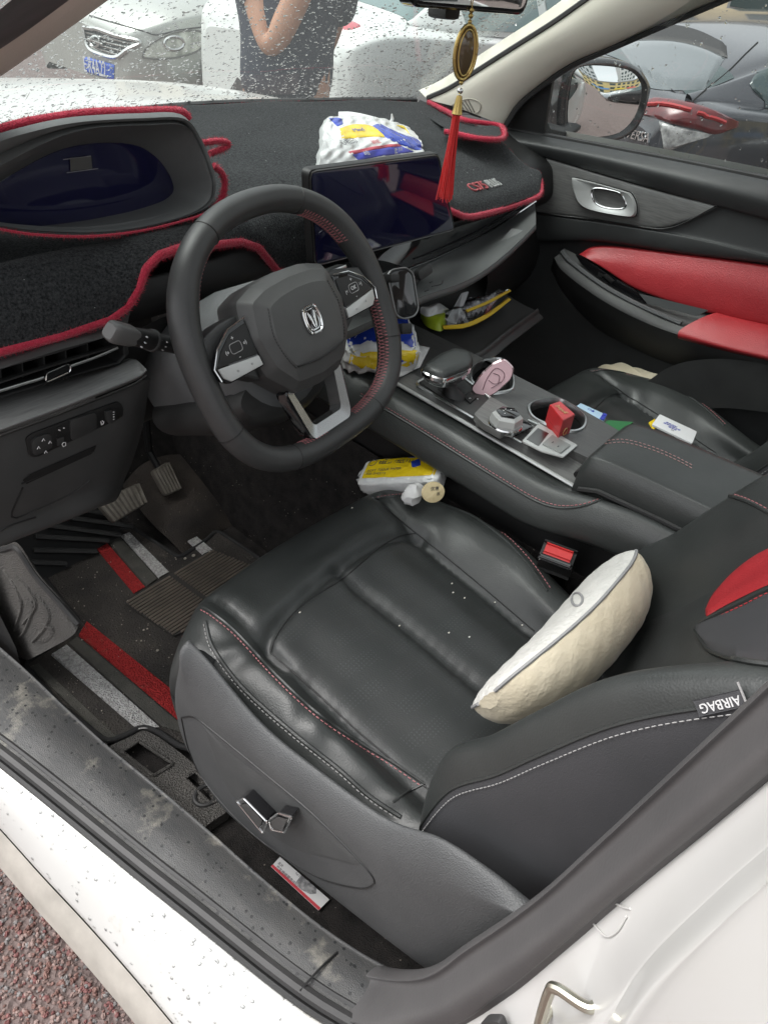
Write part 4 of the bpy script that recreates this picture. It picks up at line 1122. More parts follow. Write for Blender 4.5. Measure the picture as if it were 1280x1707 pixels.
# strap loop lying towards the door
lp_ = UL([(738, 212), (770, 214), (828, 208), (838, 218), (836, 230), (800, 232), (742, 222)], z=1.128)
MB().prism([p + Vector((0, 0, -.004)) for p in rpoly(lp_, .008)], (0, 0, .004)).build('mat_flap', MT['fleece'], dmat)
fuzzy(smooth_path(UL([(714, 170), (742, 184), (775, 200), (828, 208), (839, 216), (836, 231), (800, 231), (765, 224), (741, 219)], z=1.130), .006), .0050)
MB().grid([[p.lerp(q, t) for t in (0, .5, 1)] for p, q in zip(UL([(700, 166), (742, 186), (790, 205)], z=1.122), UL([(690, 180), (735, 210), (790, 228)], z=1.122))]).build('mat_flap', MT['fleece'], dmat)
# fuzzy red edging round the instrument hood
fuzzy(smooth_path(UL([(-110, 262), (-60, 240), (0, 218), (60, 203), (150, 190), (240, 187), (300, 187), (313, 198)], y=.70), .006), .0066)
fuzzy(smooth_path(UL([(338, 238), (365, 235), (384, 240), (372, 248), (350, 256)], y=.69), .006), .0042)
fuzzy(smooth_path(UL([(356, 276), (370, 288), (375, 305), (370, 330), (355, 350)], y=.655), .006), .0046)
fuzzy(smooth_path(UL([(356, 350), (320, 364), (240, 384), (150, 394), (60, 391), (0, 382), (-70, 370)], y=.638), .006), .0018, hair=.5)
# metal lettering sewn on the passenger side
a_, b_ = hit(mbv, 783, 320, .002), hit(mbv, 833, 309, .002); c_ = hit(mbv, 803, 300, .002)
fl = Fr(a_, b_ - a_, c_ - a_.lerp(b_, .4)).off(0, 0, .003); wl = (b_ - a_).length
text('CS75', fl.off(0, .004, 0), .034, M('red_metal_lettering', (.42, .10, .11), .35, metal=.2), dmat, align='LEFT', ext=.0012, sx=wl * .60 / .082)
text('PLUS', fl.off(wl * .60, .004, 0), .034, MT['satin_paint'], dmat, align='LEFT', ext=.0012, sx=wl * .42 / .082)

# ================================================================== steering wheel
TILT = math.radians(28.3)
WC = Vector((-.385, .42, 1.0))
TURN = math.radians(6)      # the wheel is turned a little to the left
_wy = Vector((0, math.sin(TILT), math.cos(TILT)))
W = Fr(WC, Vector((1, 0, 0)) * math.cos(TURN) + _wy * math.sin(TURN), _wy)
wheel = thing('steering_wheel', 'flat-bottomed black leather steering wheel with silver spokes and a chrome badge', 'steering wheel', WC)
RX, RY = .168, .163
rim = []
for k in range(96):
    a = 2 * PI * k / 96
    x, y = math.cos(a), math.sin(a)
    p = 2.25
    q = (abs(x) ** p + abs(y) ** p) ** (-1 / p)
    x, y = x * q * RX + .011, y * q * RY + .010
    if math.sin(a) < 0:
        p2 = 2.9; c_, s_ = math.cos(a), math.sin(a); q = (abs(c_) ** p2 + abs(s_) ** p2) ** (-1 / p2)
        x, y = c_ * q * RX + .011, s_ * q * .152 + .010
    rim.append((x, y))
rim = even([(a, b, 0) for a, b in rim], n=120, closed=True)
def rimpt(a_deg, inward=0, c=0):
    """point on the rim by clock angle (degrees, 0 = right, 90 = top)"""
    ang = np.degrees(np.arctan2(rim[:, 1] - .010, rim[:, 0] - .011)) % 360
    i = int(np.argmin(np.abs((ang - a_deg + 180) % 360 - 180))); return i
rings = []
for i in range(120):
    p = Vector(rim[i]); t = (Vector(rim[(i + 1) % 120]) - Vector(rim[i - 1])).normalized(); nx = Vector((t.y, -t.x, 0))
    ang = math.degrees(math.atan2(p.y, p.x)) % 360
    # thumb swells at ten to two and quarter to three
    sw = 1 + .10 * sum(math.exp(-(((ang - c_ + 180) % 360 - 180) / 14) ** 2) for c_ in (32, 148))
    rings.append([W(*(p + nx * math.cos(q) * .0168 * sw)[:2], math.sin(q) * .0195) for q in [2 * PI * k / 20 for k in range(20)]])
rings.append(rings[0])
MB().loft(rings, True, False).build('rim', MT['wheel_leather'], wheel, smooth=80)
# joint seams of the leather sections
for a in (62, 118, 205, 240, 300, 335):
    i = rimpt(a); rg_ = [W.o + (p - W.o) for p in rings[i]]; c_ = sum(rg_, Vector()) / 20
    MB().tube([c_ + (p - c_) * 1.006 for p in rg_], .0008, 5, closed=True).build('rim_seam', MT['plastic_dk'], wheel)
# baseball stitching on the inner side
def lace(a0, a1):
    i0, i1 = rimpt(a0), rimpt(a1)
    ids = [(i0 + k) % 120 for k in range(((i1 - i0) % 120) + 1)]
    L1, L2 = [], []
    for i in ids:
        r = rings[i]; c_ = sum(r, Vector()) / 20
        L1.append(c_ + (r[11].lerp(r[12], .0) - c_) * 1.02); L2.append(c_ + (r[8] - c_) * 1.02)
    n = int(len(ids) * 1.6)
    L1, L2 = even(L1, n=n), even(L2, n=n)
    Mi = even([sum(rings[i], Vector()) / 20 + (rings[i][10] - sum(rings[i], Vector()) / 20) * 1.03 for i in ids], n=n)
    mb = MB()
    for k in range(n - 1):
        mb.tube([L1[k], Mi[k] * .5 + Mi[k + 1] * .5, L2[k + 1]], .00055, 4); mb.tube([L2[k], Mi[k] * .5 + Mi[k + 1] * .5, L1[k + 1]], .00055, 4)
    mb.build('lacing', MT['thread_pink'], wheel)
lace(285, 357); lace(30, 60); lace(246, 262); lace(120, 150)
# airbag hub: shoulder and raised face
def hubring(pts, c, s=1.0, r=.006): return [W(p[0] * s, p[1] * s, c) for p in [tuple(t) for t in rpoly(pts, r, 4)]]
sh = [(-.080, .076), (-.05, .086), (0, .089), (.05, .086), (.080, .076), (.092, .030), (.080, -.020), (.044, -.058), (0, -.063), (-.044, -.058), (-.080, -.020), (-.092, .030)]
fc = [(-.054, .058), (-.03, .064), (0, .066), (.03, .064), (.054, .058), (.061, .024), (.055, -.006), (.046, -.024), (0, -.029), (-.046, -.024), (-.055, -.006), (-.061, .024)]
fc2 = [(-.046, -.024), (0, -.030), (.046, -.024), (.040, -.046), (.025, -.054), (0, -.056), (-.025, -.054), (-.040, -.046)]
hub = MB().loft([hubring(sh, -.026, .97), hubring(sh, .004, 1.0), hubring(sh, .016, .985), hubring([(a * .55 + b * .45, c * .55 + d * .45) for (a, c), (b, d) in zip(sh, fc)], .032, 1.0), hubring(fc, .0385, 1.02), hubring(fc, .0410, .97), hubring(fc, .0425, .80), hubring(fc, .043, .4)], True, True).build('hub_cover', MT['plastic_lt' if False else 'plastic'], wheel, smooth=24)
hubm = M('hub_plastic', (.060, .061, .060), .48, var=(16, (.072, .073, .072), .2), grain=[('v', 900, .3, .0006)], dirt=(30, .66, (.10, .10, .095), .1))
hub.data.materials[0] = hubm
for sgn in (-1, 1):
    P = [W(sgn * x, y, c) for x, y, c in ((.055, .056, .0404), (.062, .024, .0396), (.056, -.006, .0396), (.047, -.025, .0393))]
    MB().stitch(cr(P, 40), .004, .0026, .0006).build('hub_stitch', MT['plastic_dk'], hub)
MB().tube(smooth_path([W(x, y, c) for x, y, c in ((-.046, -.022, .0415), (-.02, -.0262, .0420), (0, -.027, .0422), (.02, -.0262, .0420), (.046, -.022, .0415))], .004), .0011, 5).build('hub_crease', MT['plastic_dk'], hub)
# badge: rounded ring with a V
bx, by, bc = 0.003, .021, .0432

ov = rpoly([(-.0115, .0165), (.0115, .0165), (.0145, .0), (.0115, -.0165), (-.0115, -.0165), (-.0145, 0)], .008, 5)
ob = MB().prism([W(bx + p.x, by + p.y, bc - .002) for p in ov], W.z * .0035, .0008).build('badge_field', MT['gloss'], hub)
MB().tube(even([W(bx + p.x, by + p.y, bc + .0016) for p in ov], step=.0015, closed=True), .0017, 8, closed=True).build('badge_ring', MT['chrome'], ob)
MB().tube(even([W(bx + p.x * .74, by + p.y * .76, bc + .0014) for p in ov], step=.0015, closed=True), .0010, 6, closed=True).build('badge_ring', MT['chrome'], ob)
for s_ in (-1, 1):
    MB().prism([W(bx + s_ * x, by + y, bc + .001) for x, y in ((.0006, -.0118), (.0040, -.005), (.0068, .0090), (.0046, .0110), (.0016, .003))], W.z * .0022, .0006).build('badge_mark', MT['chrome'], ob)
# spokes with the switch panels
for s_ in (-1, 1):
    arm = [(.078, .062), (.112, .060), (.150, .050), (.160, .028), (.152, .004), (.120, .0), (.085, -.022)]
    MB().prism([W(s_ * x, y, -.014) for x, y in arm], W.z * .026, .005, 3).build('spoke', MT['wheel_leather'], wheel, smooth=50)
    pan = [(.082, .056), (.112, .051), (.136, .036), (.151, .018), (.148, .003), (.138, -.005), (.080, -.005)]
    pn = MB().prism([W(s_ * x, y, .016) for x, y in [tuple(t)[:2] for t in rpoly(pan, .003, 3)]], W.z * .008, .0015).build('switch_panel', MT['gloss'], wheel)
    sw_ = [(.084, .051), (.111, .047), (.133, .033), (.146, .018), (.084, .011)]
    MB().prism([W(s_ * x, y, .0238) for x, y in [tuple(t)[:2] for t in rpoly(sw_, .003, 3)]], W.z * .002, .0008).build('switch_pad', MT['plastic_dk'], pn)
    sv = [(.084, .0095), (.1465, .0165), (.144, .004), (.136, -.003), (.083, -.003)]
    MB().prism([W(s_ * x, y, .0235) for x, y in [tuple(t)[:2] for t in rpoly(sv, .0015, 3)]], W.z * .003, .0008).build('silver_key', MT['satin_paint'], pn)
    MB().tube([W(s_ * x, y, .0258) for x, y in ((.082, .057), (.112, .0525), (.137, .037), (.152, .018), (.149, .002))], .0011, 6).build('chrome_edge', MT['chrome'], pn)
    cx, cy_ = s_ * .111, .030
    bb = rpoly([(-.009, -.006), (.009, -.006), (.009, .006), (-.009, .006)], .004, 4)
    sl_ = .30 * s_
    MB().tube(even([W(cx + p.x, cy_ + p.y + p.x * sl_ * 0 + 0, .0262) for p in bb], step=.0015, closed=True), .0005, 4, closed=True).build('ok_key', MT['grey_print'], pn)
    fk = Fr(W(cx, cy_, .0263), W.x, W.y)
    if s_ > 0:
        text('OK', fk, .0075, MT['white_print'], pn, ext=.0002)
    text('+', fk.off(0, .0115), .008, MT['white_print'], pn, ext=.0002); text('-', fk.off(0, -.0115), .008, MT['white_print'], pn, ext=.0002)
    text('|<' if s_ > 0 else '(o', fk.off(-.0150, -.001), .0062, MT['white_print'], pn, ext=.0002); text('>|' if s_ > 0 else 'o)', fk.off(.0150, .001), .0062, MT['white_print'], pn, ext=.0002)
    fk2 = Fr(W(s_ * .112, .0075, .0217), W.x * s_ + W.y * .33 * 1, W.y) if False else Fr(W(s_ * .112, .0040, .0270), W.x + W.y * .10 * s_, W.y)
    text('o', fk2.off(-.010, 0), .006, MT['grey_print'], pn, ext=.0002); text('*', fk2.off(.013, 0), .007, MT['grey_print'], pn, ext=.0002)
# lower spoke: silver V frame, open in the middle
vo_ = [(-.055, -.052), (.055, -.052), (.043, -.118), (.037, -.127), (-.037, -.127), (-.043, -.118)]
vi_ = [(-.040, -.056), (.040, -.056), (.029, -.106), (.025, -.111), (-.025, -.111), (-.029, -.106)]
Ro = rpoly(vo_, .006, 3); Ri = rpoly(vi_, .005, 3)
mb = MB()
def rr_(P, c, s=1): return [W(p.x * s, p.y, c) for p in P]
mb.loft([[W(p.x * .97, p.y, .010) for p in Ro], [W(p.x * 1.03, p.y, .0075) for p in Ri], rr_(Ri, -.014)], True, False)
lsp = mb.build('lower_spoke', M('polished_spoke_metal', (.42, .43, .43), .22, metal=.85), wheel, smooth=30)
MB().loft([rr_(Ri, -.014), rr_(Ro, -.012), rr_(Ro, .006), [W(p.x * .97, p.y, .010) for p in Ro]], True, False).build('spoke_shell', MT['gloss'], lsp, smooth=30)
MB().tube(even([W(p.x, p.y, .0072) for p in Ro], step=.004, closed=True), .0024, 6, closed=True).build('spoke_edge', MT['gloss'], lsp)

# ================================================================== column and stalk
colm = thing('steering_column', 'black steering column shroud with a light stalk on its left, behind the steering wheel', 'steering column', WC - W.z * .1)
axf = Fr(WC, W.x, W.y)
def ell(c, a, b, dy=0): return [W(a * math.cos(q) , dy + b * math.sin(q) * (1.0 if math.sin(q) > 0 else 1.25), c) for q in [2 * PI * k / 32 for k in range(32)]]
MB().loft([ell(-.030, .060, .050, .006), ell(-.038, .082, .072, .006), ell(-.055, .092, .082, .004), ell(-.12, .096, .086, .0), ell(-.20, .090, .080, -.006), ell(-.27, .08, .07, -.02)], True, True).build('column_shroud', M('grey_shroud_plastic', (.12, .126, .128), .6, grain=[('v', 700, .5, .0009)]), colm, smooth=60)
MB().loft([ell(-.040, .092, .030, -.052), ell(-.06, .10, .040, -.055), ell(-.16, .10, .044, -.058), ell(-.27, .09, .04, -.06)], True, True).build('lower_shroud', MT['plastic'], colm, smooth=60)
tip0, tip1, tip2, tip3 = U(184, 552, y=.475), U(232, 551, y=.480), U(262, 562, y=.487), U(300, 578, y=.50)
dirs = (tip3 - tip0).normalized()
mb = MB()
fst = Fr(tip0, dirs, (0, -.3, 1))
def st(t, a, b): return [fst(t, a * math.cos(q), b * math.sin(q)) for q in [2 * PI * k / 16 for k in range(16)]]
L0 = (tip1 - tip0).length; L1_ = (tip2 - tip0).length; L2_ = (tip3 - tip0).length
stk_ = MB().loft([st(L0 * .85, .0105, .0095), st(L1_ * .9, .0125, .0115), st(L1_, .0130, .012), st(L1_ + .004, .0105, .010), st(L2_, .0100, .0095), st(L2_ + .06, .0105, .0105)], True, True).build('light_stalk', MT['plastic_dk'], colm, smooth=50)
def sq(t, a, b): return [fst(t, a * math.copysign(abs(math.cos(q)) ** .5, math.cos(q)), b * math.copysign(abs(math.sin(q)) ** .5, math.sin(q))) for q in [2 * PI * k / 24 for k in range(24)]]
MB().loft([sq(-.002, .0085, .0075), sq(.001, .0110, .0095), sq(.006, .0118, .0102), sq(L0 * .75, .0112, .0100), sq(L0 * .95, .0095, .0090)], True, True).build('stalk_tip', M('worn_grey_stalk_tip', (.10, .10, .098), .42), stk_, smooth=50)
MB().lathe(Fr(fst(L1_ - .006, 0, 0), fst.y, fst.z), [(.0130, 0), (.0136, .001), (.0136, .004), (.0130, .005)], 20).build('stalk_ring', MT['plastic'], stk_)
for k, t in enumerate((L0 + .006, L1_ - .002, L1_ + .012)):
    for j in range(3):
        a = math.radians(20 + j * 32)
        c = fst(t, .0126 * math.cos(a + 0.6), .0117 * math.sin(a + .6)) if t <= L1_ else fst(t, .0104 * math.cos(a + .6), .0099 * math.sin(a + .6))
        MB().box(Fr(c, fst.x, fst.y), .0022, .0012, .0022).build('stalk_mark', MT['white_print'], stk_)

# ================================================================== centre console
con = thing('centre_console', 'centre console with brushed dark top, gear lever, rotary knob, cup holders and padded armrest', 'centre console', (0, .25, .5))
ZT = .836
stn = [.66, .60, .52, .42, .32, .22, .14, .09, .04, -.02, -.12, -.28]
def chx(y): return np.interp(y, [.07, .525], [-.115, -.109])
def chz(y): return np.interp(y, [.05, .30, .525, .66], [.807, .823, .836, .842])
def padrow(k):
    r = []
    for y in stn:
        zc = chz(y) ; x0 = chx(y)
        lift = 0 if y > .12 else min((.12 - y) * .42, .045)
        xo = -.163
        pts = [(x0 + .004, zc - .004 + lift * .3), (x0 - .010, zc - .004 + lift * .55), (x0 - .030, zc - .004 + lift * .8), (xo, zc - .030 + lift), (xo - .006, zc - .052 + lift), (xo - .003, zc - .066 + lift * .8), (xo + .020, zc - .076 + lift * .7), (xo + .045, zc - .080 + lift * .7)]
        r.append((pts[k][0], y, pts[k][1]))
    return r
pm_ = MB().grid(net([padrow(k) for k in range(8)], 70, 44)); pad = pm_.build('side_pad', MT['leather'], con, smooth=70); pbv = pm_.bvh()
seam(pbv, [(600, 660), (640, 682), (700, 718), (780, 768), (840, 805), (890, 834), (925, 846), (960, 846), (990, 838), (1018, 826)], pad, st=MT['thread_pink'], off=(2, -4), r=.0018)
MB().grid(net([[(-.118, .70, .78), (-.118, .3, .76), (-.118, .0, .76), (-.118, -.3, .76)], [(-.126, .70, .45), (-.126, .3, .45), (-.126, 0, .45), (-.126, -.3, .45)]], 20, 6)).build('side_panel', MT['plastic_dk'], con)
st_ = [Vector((chx(y) + .002, y, chz(y) + .0030)) for y in (.66, .60, .55, .48, .42, .36, .3, .25, .2, .16, .12, .072)]
MB().tube(smooth_path(st_, .01), .0038, 8, flat=.8).build('chrome_strip', MT['satin_paint'], con)
# sloping wood trims either side and the flat top with openings
wl_, wh_ = [], []
for y in (.66, .55, .42, .3, .2, .12, .05):
    wl_.append((chx(y) + .004, y, chz(y) - .001)); wh_.append((-.062, y, min(ZT + .001, chz(y) + .012 + (0 if y > .1 else -.004))))
lt = MB().grid(net([wl_, [Vector(a).lerp(Vector(b), .5) + Vector((-.001, 0, .0025)) for a, b in zip(wl_, wh_)], wh_], 40, 10)).build('trim_board', MT['wood_y'], con, smooth=60)
tz = ZT + .001
outl = [(-.063, .64), (-.063, .05), (-.040, .020), (.032, .020), (.052, .09), (.074, .20), (.082, .30), (.096, .42), (.112, .64)]
ch1 = [p.to_2d() for p in UL([(793, 611), (812, 600), (838, 601), (852, 622), (854, 644), (846, 652), (815, 655), (790, 640), (786, 625)], z=tz)]
ch2 = [p.to_2d() for p in UL([(882, 682), (890, 672), (916, 666), (940, 670), (968, 690), (974, 702), (968, 715), (948, 719), (915, 709), (890, 697)], z=tz)]
def smooth_loop(l, n=36): return [Vector(p).to_2d() for p in cr([(a, b, 0) for a, b in l], n, True)]
def holes(outer_, hs_, z, thick_drop, name, mat, parent):
    bm = bmesh.new(); allE = []
    for lp2 in [outer_] + hs_:
        v = [bm.verts.new((p[0], p[1], z)) for p in lp2]
        for i in range(len(v)): allE.append(bm.edges.new((v[i], v[(i + 1) % len(v)])))
    bmesh.ops.triangle_fill(bm, use_beauty=True, edges=allE, normal=(0, 0, 1))
    mb = MB(); mb._bm(bm)
    mb.loft([[Vector((p[0], p[1], z)) for p in outer_], [Vector((p[0] * 1.02, p[1], z - thick_drop)) for p in outer_]], True, False)
    return mb.build(name, mat, parent, smooth=30)
h1, h2 = smooth_loop(ch1), smooth_loop(ch2)
top_o = holes([Vector(p) for p in rpoly([(a, b, 0) for a, b in outl], .012, 3)], [h1, h2], tz, .05, 'top_plate', MT['wood_top'], con)
for h__ in (h1, h2):
    c_ = sum(h__, Vector((0, 0))) / len(h__)
    def r_(s, z): return [Vector((c_.x + (p.x - c_.x) * s, c_.y + (p.y - c_.y) * s, z)) for p in h__]
    cu = MB().loft([r_(1.0, tz), r_(.97, tz - .01), r_(.90, tz - .075), r_(.2, tz - .078), r_(.01, tz - .078)], True, False).build('cup_holder', MT['plastic_dk'], con, smooth=40)
    MB().loft([r_(1.09, tz + .0002), r_(1.06, tz + .003), r_(1.0, tz + .0035), r_(.95, tz - .004), r_(.94, tz - .012)], True, False).build('cup_ring', MT['satin'], cu, smooth=50)
MB().grid(net([[(.112, .66, ZT), (.082, .3, ZT), (.052, .09, ZT), (.034, -.02, ZT), (.034, -.3, ZT)], [(.122, .66, .79), (.094, .3, .79), (.064, .09, .79), (.05, -.02, .79), (.05, -.3, .79)], [(.13, .66, .45), (.11, .3, .45), (.09, .06, .45), (.08, -.02, .45), (.08, -.3, .45)]], 24, 12)).build('side_panel', MT['plastic'], con, smooth=60)
def flat(px, z, h, mat, name, parent, r=.003, bev=.001):
    return MB().prism(rpoly(UL(px, z=z), r, 3), (0, 0, h), bev).build(name, mat, parent)
# shift gate
gz = tz + .0008
gate = flat([(697, 637), (768, 622), (822, 664), (788, 697)], gz, .002, MT['plastic'], 'shift_gate', con)
MB().tube(smooth_path(UL([(826, 670), (800, 650), (771, 628)], z=gz + .003), .004), .0032, 6, flat=.6).build('gate_rim', MT['satin'], gate)
MB().tube(even(UL([(760, 622), (708, 630), (695, 637), (697, 643), (740, 668), (789, 697)], z=gz + .003), step=.006), .0030, 6, flat=.6).build('gate_rim', MT['satin'], gate)
flat([(728, 648), (758, 640), (782, 655), (756, 672)], gz + .002, .001, MT['plastic_dk'], 'shift_slot', gate)
flat([(772, 664), (783, 655), (794, 664), (783, 674)], gz + .002, .003, MT['plastic_dk'], 'park_button', gate, .001)
for px in ((786, 660), (791, 663), (796, 665)):
    MB().box(Fr(U(*px, z=gz + .0025), (1, 0, 0), (0, 1, 0)), .0018, .0018, .001).build('gear_mark', MT['white_print'], gate)
text('P', Fr(U(783, 664, z=gz + .0055), (0, -1, 0), (1, 0, 0)), .006, MT['white_print'], gate, ext=.0002)
# gear lever
zg = .895
hp = UL([(702, 612), (728, 594), (757, 582), (784, 588), (789, 602), (783, 612), (742, 628), (720, 622)], z=zg)
cg = sum(hp, Vector()) / len(hp)
def gl(s, z, k=1.0): return [Vector((cg.x + (p.x - cg.x) * s, cg.y + (p.y - cg.y) * s * k, z)) for p in rpoly(hp, .008, 3)]
base_c = U(757, 660, z=tz + .002)
lev = MB().loft([gl(.55, zg + .0075), gl(.86, zg + .0055), gl(.97, zg + .001), gl(1.0, zg - .004)], True, True).build('lever_pad', MT['leather'], con, smooth=60)
MB().loft([gl(1.0, zg - .004), gl(1.035, zg - .006), gl(1.03, zg - .012), gl(.94, zg - .014), gl(.90, zg - .022), gl(.70, zg - .030), gl(.4, zg - .031)], True, True).build('lever_bezel', MT['chrome'], lev, smooth=40)
nk = [[Vector((cg.x * (1 - t) + base_c.x * t + .011 * s_ * math.cos(q), cg.y * (1 - t) + base_c.y * t + .014 * s_ * math.sin(q), (zg - .028) * (1 - t) + (tz + .002) * t)) for q in [2 * PI * k / 14 for k in range(14)]] for t, s_ in ((0, 1.1), (.35, .9), (.7, 1.25), (1, 1.6))]
MB().loft(nk, True, True).build('lever_neck', MT['plastic_dk'], lev, smooth=60)
# rotary knob on its raised block
kb = MB().prism(rpoly(UL([(790, 690), (818, 661), (858, 684), (872, 700), (836, 722), (806, 706)], z=tz + .012), .003, 3), (0, 0, -.0115), .0015).build('knob_block', MT['wood_y'], con)
flat([(812, 702), (868, 700), (888, 712), (858, 728), (842, 722)], gz, .003, MT['gloss'], 'knob_well', con)
kc = U(846, 690, z=tz + .030)
fk_ = Fr((kc.x, kc.y, tz + .003), (1, 0, 0), (0, 1, 0))
kn = MB().lathe(fk_, [(.0255, 0), (.0265, .006), (.0255, .012), (.0262, .014), (.0245, .024), (.020, .0285), (.0001, .029)], 6).build('rotary_knob', MT['satin_paint'], con, smooth=20)
MB().lathe(fk_, [(.0270, .004), (.0275, .009), (.0262, .011)], 28).build('knob_ring', MT['chrome'], kn)
MB().lathe(fk_, [(.0185, .0283), (.0185, .0302), (.017, .0308), (.0001, .0310)], 6).build('knob_glass', MT['gloss'], kn)
for q in (0, 1, 2, 3): MB().box(fk_.off(-.009 + .006 * q, .008 * math.cos(q - 1.5), .0312), .0028, .0012, .0003).build('knob_mark', MT['white_print'], kn)
# silver key panel behind the knob
kp = flat([(869, 737), (897, 707), (962, 744), (938, 764), (902, 754)], gz, .0025, MT['satin_paint'], 'key_panel', con, .002)
flat([(877, 733), (896, 714), (914, 723), (897, 744)], gz + .0022, .0012, MT['satin_dk'], 'key_recess', kp, .001)
ky = flat([(903, 742), (919, 727), (950, 744), (934, 757)], gz + .0022, .003, M('silver_key_plastic', (.30, .31, .30), .4, metal=.5), 'parking_key', kp, .001)
for px in ((921, 737), (930, 744)): MB().box(Fr(U(*px, z=gz + .0056), (1, 0, 0), (0, 1, 0)), .004, .0015, .0004).build('key_mark', MT['dk_print'], ky)
MB().tube(even(UL([(818, 704), (842, 722), (869, 738)], z=gz + .002), step=.005), .0026, 6, flat=.6).build('panel_rim', MT['satin'], kp)
MB().tube(even(UL([(880, 700), (897, 708)], z=gz + .002), step=.005), .0026, 6, flat=.6).build('panel_rim', MT['satin'], kp)
# armrest lid
mb = MB()
def arow(y, z, w0=-.118, w1=.036, e=0):
    return [(w0 - .004, y, z - .075), (w0 - .008, y, z - .035), (w0, y - e, z - .008), (w0 + .02, y - e, z), (0, y - e, z + .004), (w1 - .02, y - e, z), (w1, y - e, z - .008), (w1 + .006, y, z - .035), (w1 + .004, y, z - .075)]
am = MB().grid(net([arow(.070, .822), arow(.088, .846), arow(.084, .870), arow(.058, .880, -.120), arow(-.02, .883, -.122), arow(-.15, .884, -.124), arow(-.30, .882, -.124)], 50, 60)); arm = am.build('armrest_lid', MT['leather'], con, smooth=70); abv = am.bvh()
for o_ in (0, 5):
    h_ = hits(abv, [(1008 + o_ * .5, 740 - o_), (1040, 738 - o_), (1080, 748 - o_), (1120, 764 - o_), (1155, 782 - o_)], .0006, 40)
    if len(h_) > 4: MB().stitch(h_, .0065, .004, .0007).build('stitching', M('pink_grey_thread', (.40, .24, .23), .7), arm)
MB().tube([(-.1285, .078, .822), (-.1300, .05, .834), (-.1310, -.05, .838), (-.1310, -.28, .838)], .0045, 7).build('lid_gap', MT['plastic_dk'], con)
MB().tube([(-.118, .0905, .836), (-.04, .0945, .838), (.036, .0905, .836)], .006, 7).build('lid_gap', MT['plastic_dk'], con)
MB().box(f_.off(-.040, -.11, .76), .140, .36, .10, .01).build('armrest_box', MT['plastic'], con)
MB().box(f_.off(-.03, .065, .822), .13, .04, .028, .004).build('armrest_gap', MT['plastic_dk'], con)

# ================================================================== things lying about
def fold_pack(name, label, cat, corners, h, mats, loc, wr=.004, bulge=.006, seed=3):
    """soft plastic pack: corners = 4 base points anticlockwise, up = h"""
    t = thing(name, label, cat, loc)
    return t
def softbox(fr, sx, sy, sz, n=14, bul=.006, wr=.002, seed=1, pinch=0.0):
    """rounded soft box grid in the frame (six faces in one skin); returns function of face mapping"""
    r_ = np.random.default_rng(seed); ph = r_.random(12) * 6
    mb = MB()
    def pt(x, y, z):
        X, Y, Z = x * sx / 2, y * sy / 2, z * sz / 2
        k = 1 - .09 * (abs(y) ** 8 * abs(z) ** 8 + abs(x) ** 8 * abs(z) ** 8 + abs(x) ** 8 * abs(y) ** 8)
        X *= k; Y *= k; Z *= k
        Z *= 1 + bul / sz * 2 * (1 - x * x) * (1 - y * y); Y *= 1 + bul / sy * 2 * (1 - x * x) * (1 - z * z)
        if pinch: Y *= 1 - pinch * max(0, abs(x) - .9) * 10 * .5
        w = wr * (math.sin(9 * x + 5 * y + ph[0]) * math.sin(7 * z - 6 * x + ph[1]) + .6 * math.sin(17 * x * y + 11 * z + ph[2]))
        return fr(X + w * .5, Y + w, Z + w)
    faces = {}
    u = np.linspace(-1, 1, n)
    faces['top'] = [[pt(a, b, 1) for a in u] for b in u]; faces['bottom'] = [[pt(a, b, -1) for a in u[::-1]] for b in u]
    faces['front'] = [[pt(a, -1, b) for a in u] for b in u]; faces['back'] = [[pt(a, 1, b) for a in u[::-1]] for b in u]
    faces['right'] = [[pt(1, a, b) for a in u] for b in u]; faces['left'] = [[pt(-1, a, b) for a in u[::-1]] for b in u]
    return faces
film = {k: M(k + '_plastic_film', c, .26, spec=.6, coat=.3, grain=[('n', 90, .5, .004), ('n', 34, .5, .006)]) for k, c in (('white', (.72, .73, .72)), ('yellow', (.80, .58, .015)), ('blue', (.025, .06, .42)), ('grey', (.45, .45, .46)), ('cream', (.75, .62, .36)))}
def faceframe(F):
    G = np.array([[list(p) for p in r] for r in F]); c = G.mean((0, 1)); a = Vector(G[:, -1].mean(0) - G[:, 0].mean(0)); b = Vector(G[-1].mean(0) - G[0].mean(0))
    return Fr(c, a, b), a.length, b.length, G
def onface(G, u, v, lift=.0008):
    n, m = G.shape[:2]; j, i = v * (n - 1), u * (m - 1); j0, i0 = min(int(j), n - 2), min(int(i), m - 2)
    fj, fi = j - j0, i - i0
    p = G[j0, i0] * (1 - fi) * (1 - fj) + G[j0, i0 + 1] * fi * (1 - fj) + G[j0 + 1, i0] * (1 - fi) * fj + G[j0 + 1, i0 + 1] * fi * fj
    nr = Vector(G[j0, i0 + 1] - G[j0, i0]).cross(Vector(G[j0 + 1, i0] - G[j0, i0])).normalized()
    return Vector(p) + nr * lift
def patch(G, u0, v0, u1, v1, lift=.0008, n=10, shape=None):
    """printed area that follows a soft face; shape(u, v) may bend its edges"""
    R_ = []
    for j in range(n):
        row = []
        for i in range(n):
            a, b = i / (n - 1), j / (n - 1); u, v = u0 + (u1 - u0) * a, v0 + (v1 - v0) * b
            if shape: u, v = shape(u, v, a, b)
            row.append(onface(G, min(max(u, 0), 1), min(max(v, 0), 1), lift))
        R_.append(row)
    return MB().grid(R_)
def print_text(G, body, u, v, h, mat, parent, sx=1.0, lift=.0012, align='LEFT'):
    a = onface(G, u, v, lift); b = onface(G, min(u + .3, 1), v, lift); c = onface(G, u, min(v + .3, 1), lift)
    fr = Fr(a, b - a, c - a)
    mb = text(body, fr, h, None, align=align, ext=.0001, sx=sx)
    return mb.build('lettering', mat, parent, smooth=0)
